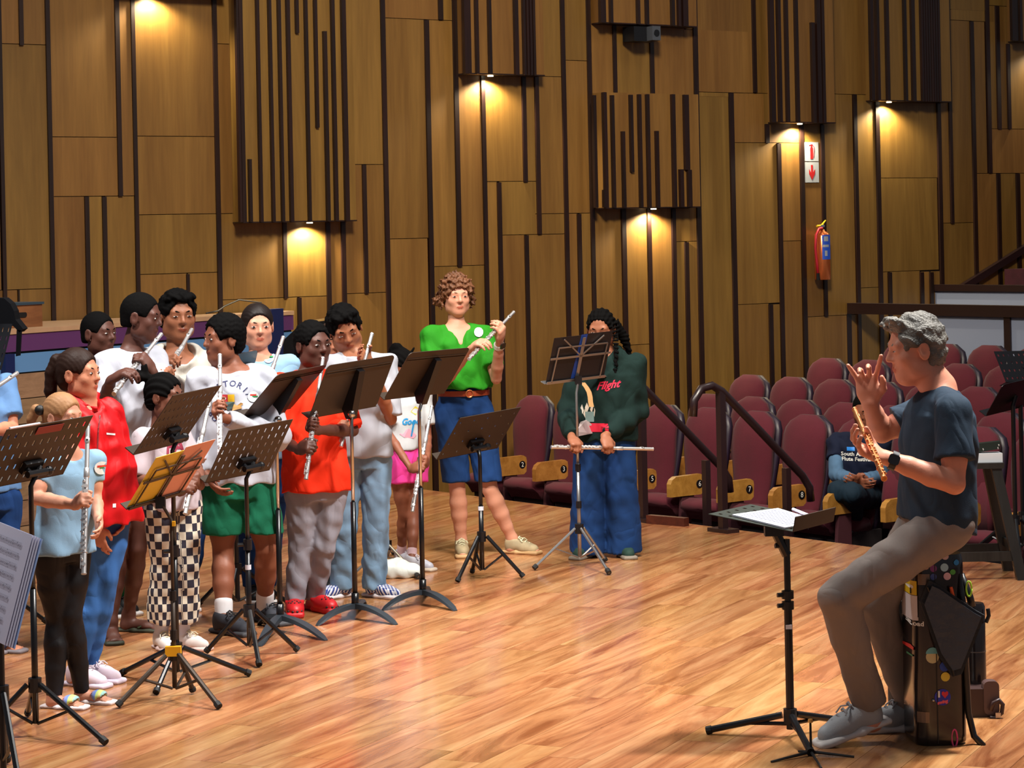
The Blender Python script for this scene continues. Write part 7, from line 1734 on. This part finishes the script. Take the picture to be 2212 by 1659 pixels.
    q = B(); q.prism([Vector((g.x + x - .03, g.y + .02, .055 + z)) for x, z in round_rect(.16, .11, .025)], (0, .10, 0)); q.build('body', L_, s)
    q = B(); q.prism([Vector((g.x + .03 + x, g.y + .015, .075 + z)) for x, z in round_rect(.06, .13, .02)], (0, .05, 0)); q.build('flap', plain('brown_leather', srgb(88, 66, 64), .35), s)
    q = B(); q.tube([at(x, y, g.y) for x, y in ((2140, 1535), (2146, 1518), (2158, 1512), (2166, 1522), (2164, 1540), (2150, 1552), (2138, 1550))], .009, 8); b_ = q.build('strap', L_, s, smooth=True)
    q = B(); q.box(at(2156, 1545, g.y - .012), (.02, .006, .02)); q.build('buckle', M_chrome, b_)
hard_case()
def stool():
    fr = ground(2172, 1250); ba = ground(2122, 1232)
    Y = fr.y; M_st = wood('black_stained_wood', srgb(14, 16, 16), srgb(34, 34, 32), axis='Z', scale=4, rough=.45, rand=.05)
    ztop = at(2105, 1000, Y).z
    c = Vector(((ground(2172, 1250).x + ground(2040, 1250).x) / 2, Y + .12, 0))
    t = thing('stool', 'tall black wooden stool at the right behind the seated man', 'stool', c)
    hw = .235; tw = .12
    for sx in (-1, 1):
        for sy in (-1, 1):
            a = Vector((c.x + sx * hw, c.y + sy * hw * .75, 0)); b2 = Vector((c.x + sx * tw, c.y + sy * tw, ztop - .03)); d = (b2 - a)
            q = B(); x = Vector((.026, 0, 0)); y = Vector((0, .022, 0)); q.add([a - x - y, a + x - y, a + x + y, a - x + y, b2 - x - y, b2 + x - y, b2 + x + y, b2 - x + y], [(0, 3, 2, 1), (4, 5, 6, 7), (0, 1, 5, 4), (1, 2, 6, 5), (2, 3, 7, 6), (3, 0, 4, 7)]); q.build('leg', M_st, t)
    q = B(); q.box((c.x, c.y, ztop - .015), (.32, .30, .03)); q.build('seat', M_st, t)
    z = at(2120, 1200, Y).z; k = hw - (hw - tw) * z / ztop
    for sy in (-1, 1): q = B(); q.box((c.x, c.y + sy * k * .78, z), (2 * k, .022, .05)); q.build('rung', M_st, t)
    for sx in (-1, 1): q = B(); q.box((c.x + sx * k, c.y, z + .04), (.022, 1.5 * k, .045)); q.build('rung', M_st, t)
    p = thing('white_box', 'small white box on the black stool behind the seated man', 'box', (c.x + .06, c.y - .03, ztop))
    q = B(); q.box((c.x + .06, c.y - .06, ztop + .024), (.20, .10, .048)); q.build('body', plain('white_card', srgb(206, 210, 214), .5), p)
    p = thing('stapler', 'dark metal punch lying on the white box on the stool', 'tool', (c.x + .09, c.y - .05, ztop + .05))
    q = B(); q.prism([Vector((c.x + .02, c.y - .09, ztop + .05)), Vector((c.x + .15, c.y - .09, ztop + .07)), Vector((c.x + .155, c.y - .09, ztop + .11)), Vector((c.x + .04, c.y - .09, ztop + .10))], (0, .06, 0)); q.build('body', plain('dark_green_metal', srgb(20, 34, 30), .4), p)
    for x_, z_ in ((.145, .09), (.14, .075), (.06, .07)): q = B(); q.ball((c.x + x_, c.y - .093, ztop + z_), .006, 8, 5); q.build('rivet', M_chrome, p)
stool()
# white cloth bag on the floor between the stands
def floor_bag():
    g = ground(845, 1250); V = Vol(); c = nv(g.x, g.y + .05, .03)
    for dx, dy, dz, r in ((0, 0, .01, .075), (.075, 0, 0, .065), (-.08, .02, .0, .065), (.13, .01, -.01, .045), (.03, .03, .025, .05)): V.ell(c + nv(dx, dy, dz), nv(r * 1.2, r, r * .8), None, .04)
    V.cut(nv(0, 0, .002), nv(0, 0, -1)); Vv, Q = V.mesh(.006, folds(.006, 1.6, 2))
    tag(np_mesh('cloth_bag', Vv, Q, cloth('white_satin', (206, 212, 206), .4)), 'crumpled white cloth bag on the floor behind the solid black stands', 'bag')
floor_bag()
# carpeted platform in front of the right-hand seats, where the listener rests his feet
b = B(); b.prism([hall(.03, 4.62, -.12), hall(.58, 4.62, -.12), hall(.58, 7.4, -.12), hall(.03, 7.4, -.12)], (0, 0, -.34)); tag(b.build('carpeted_step', M_carpet), 'wide carpeted step at the stage edge under the feet of the listener', 'step')
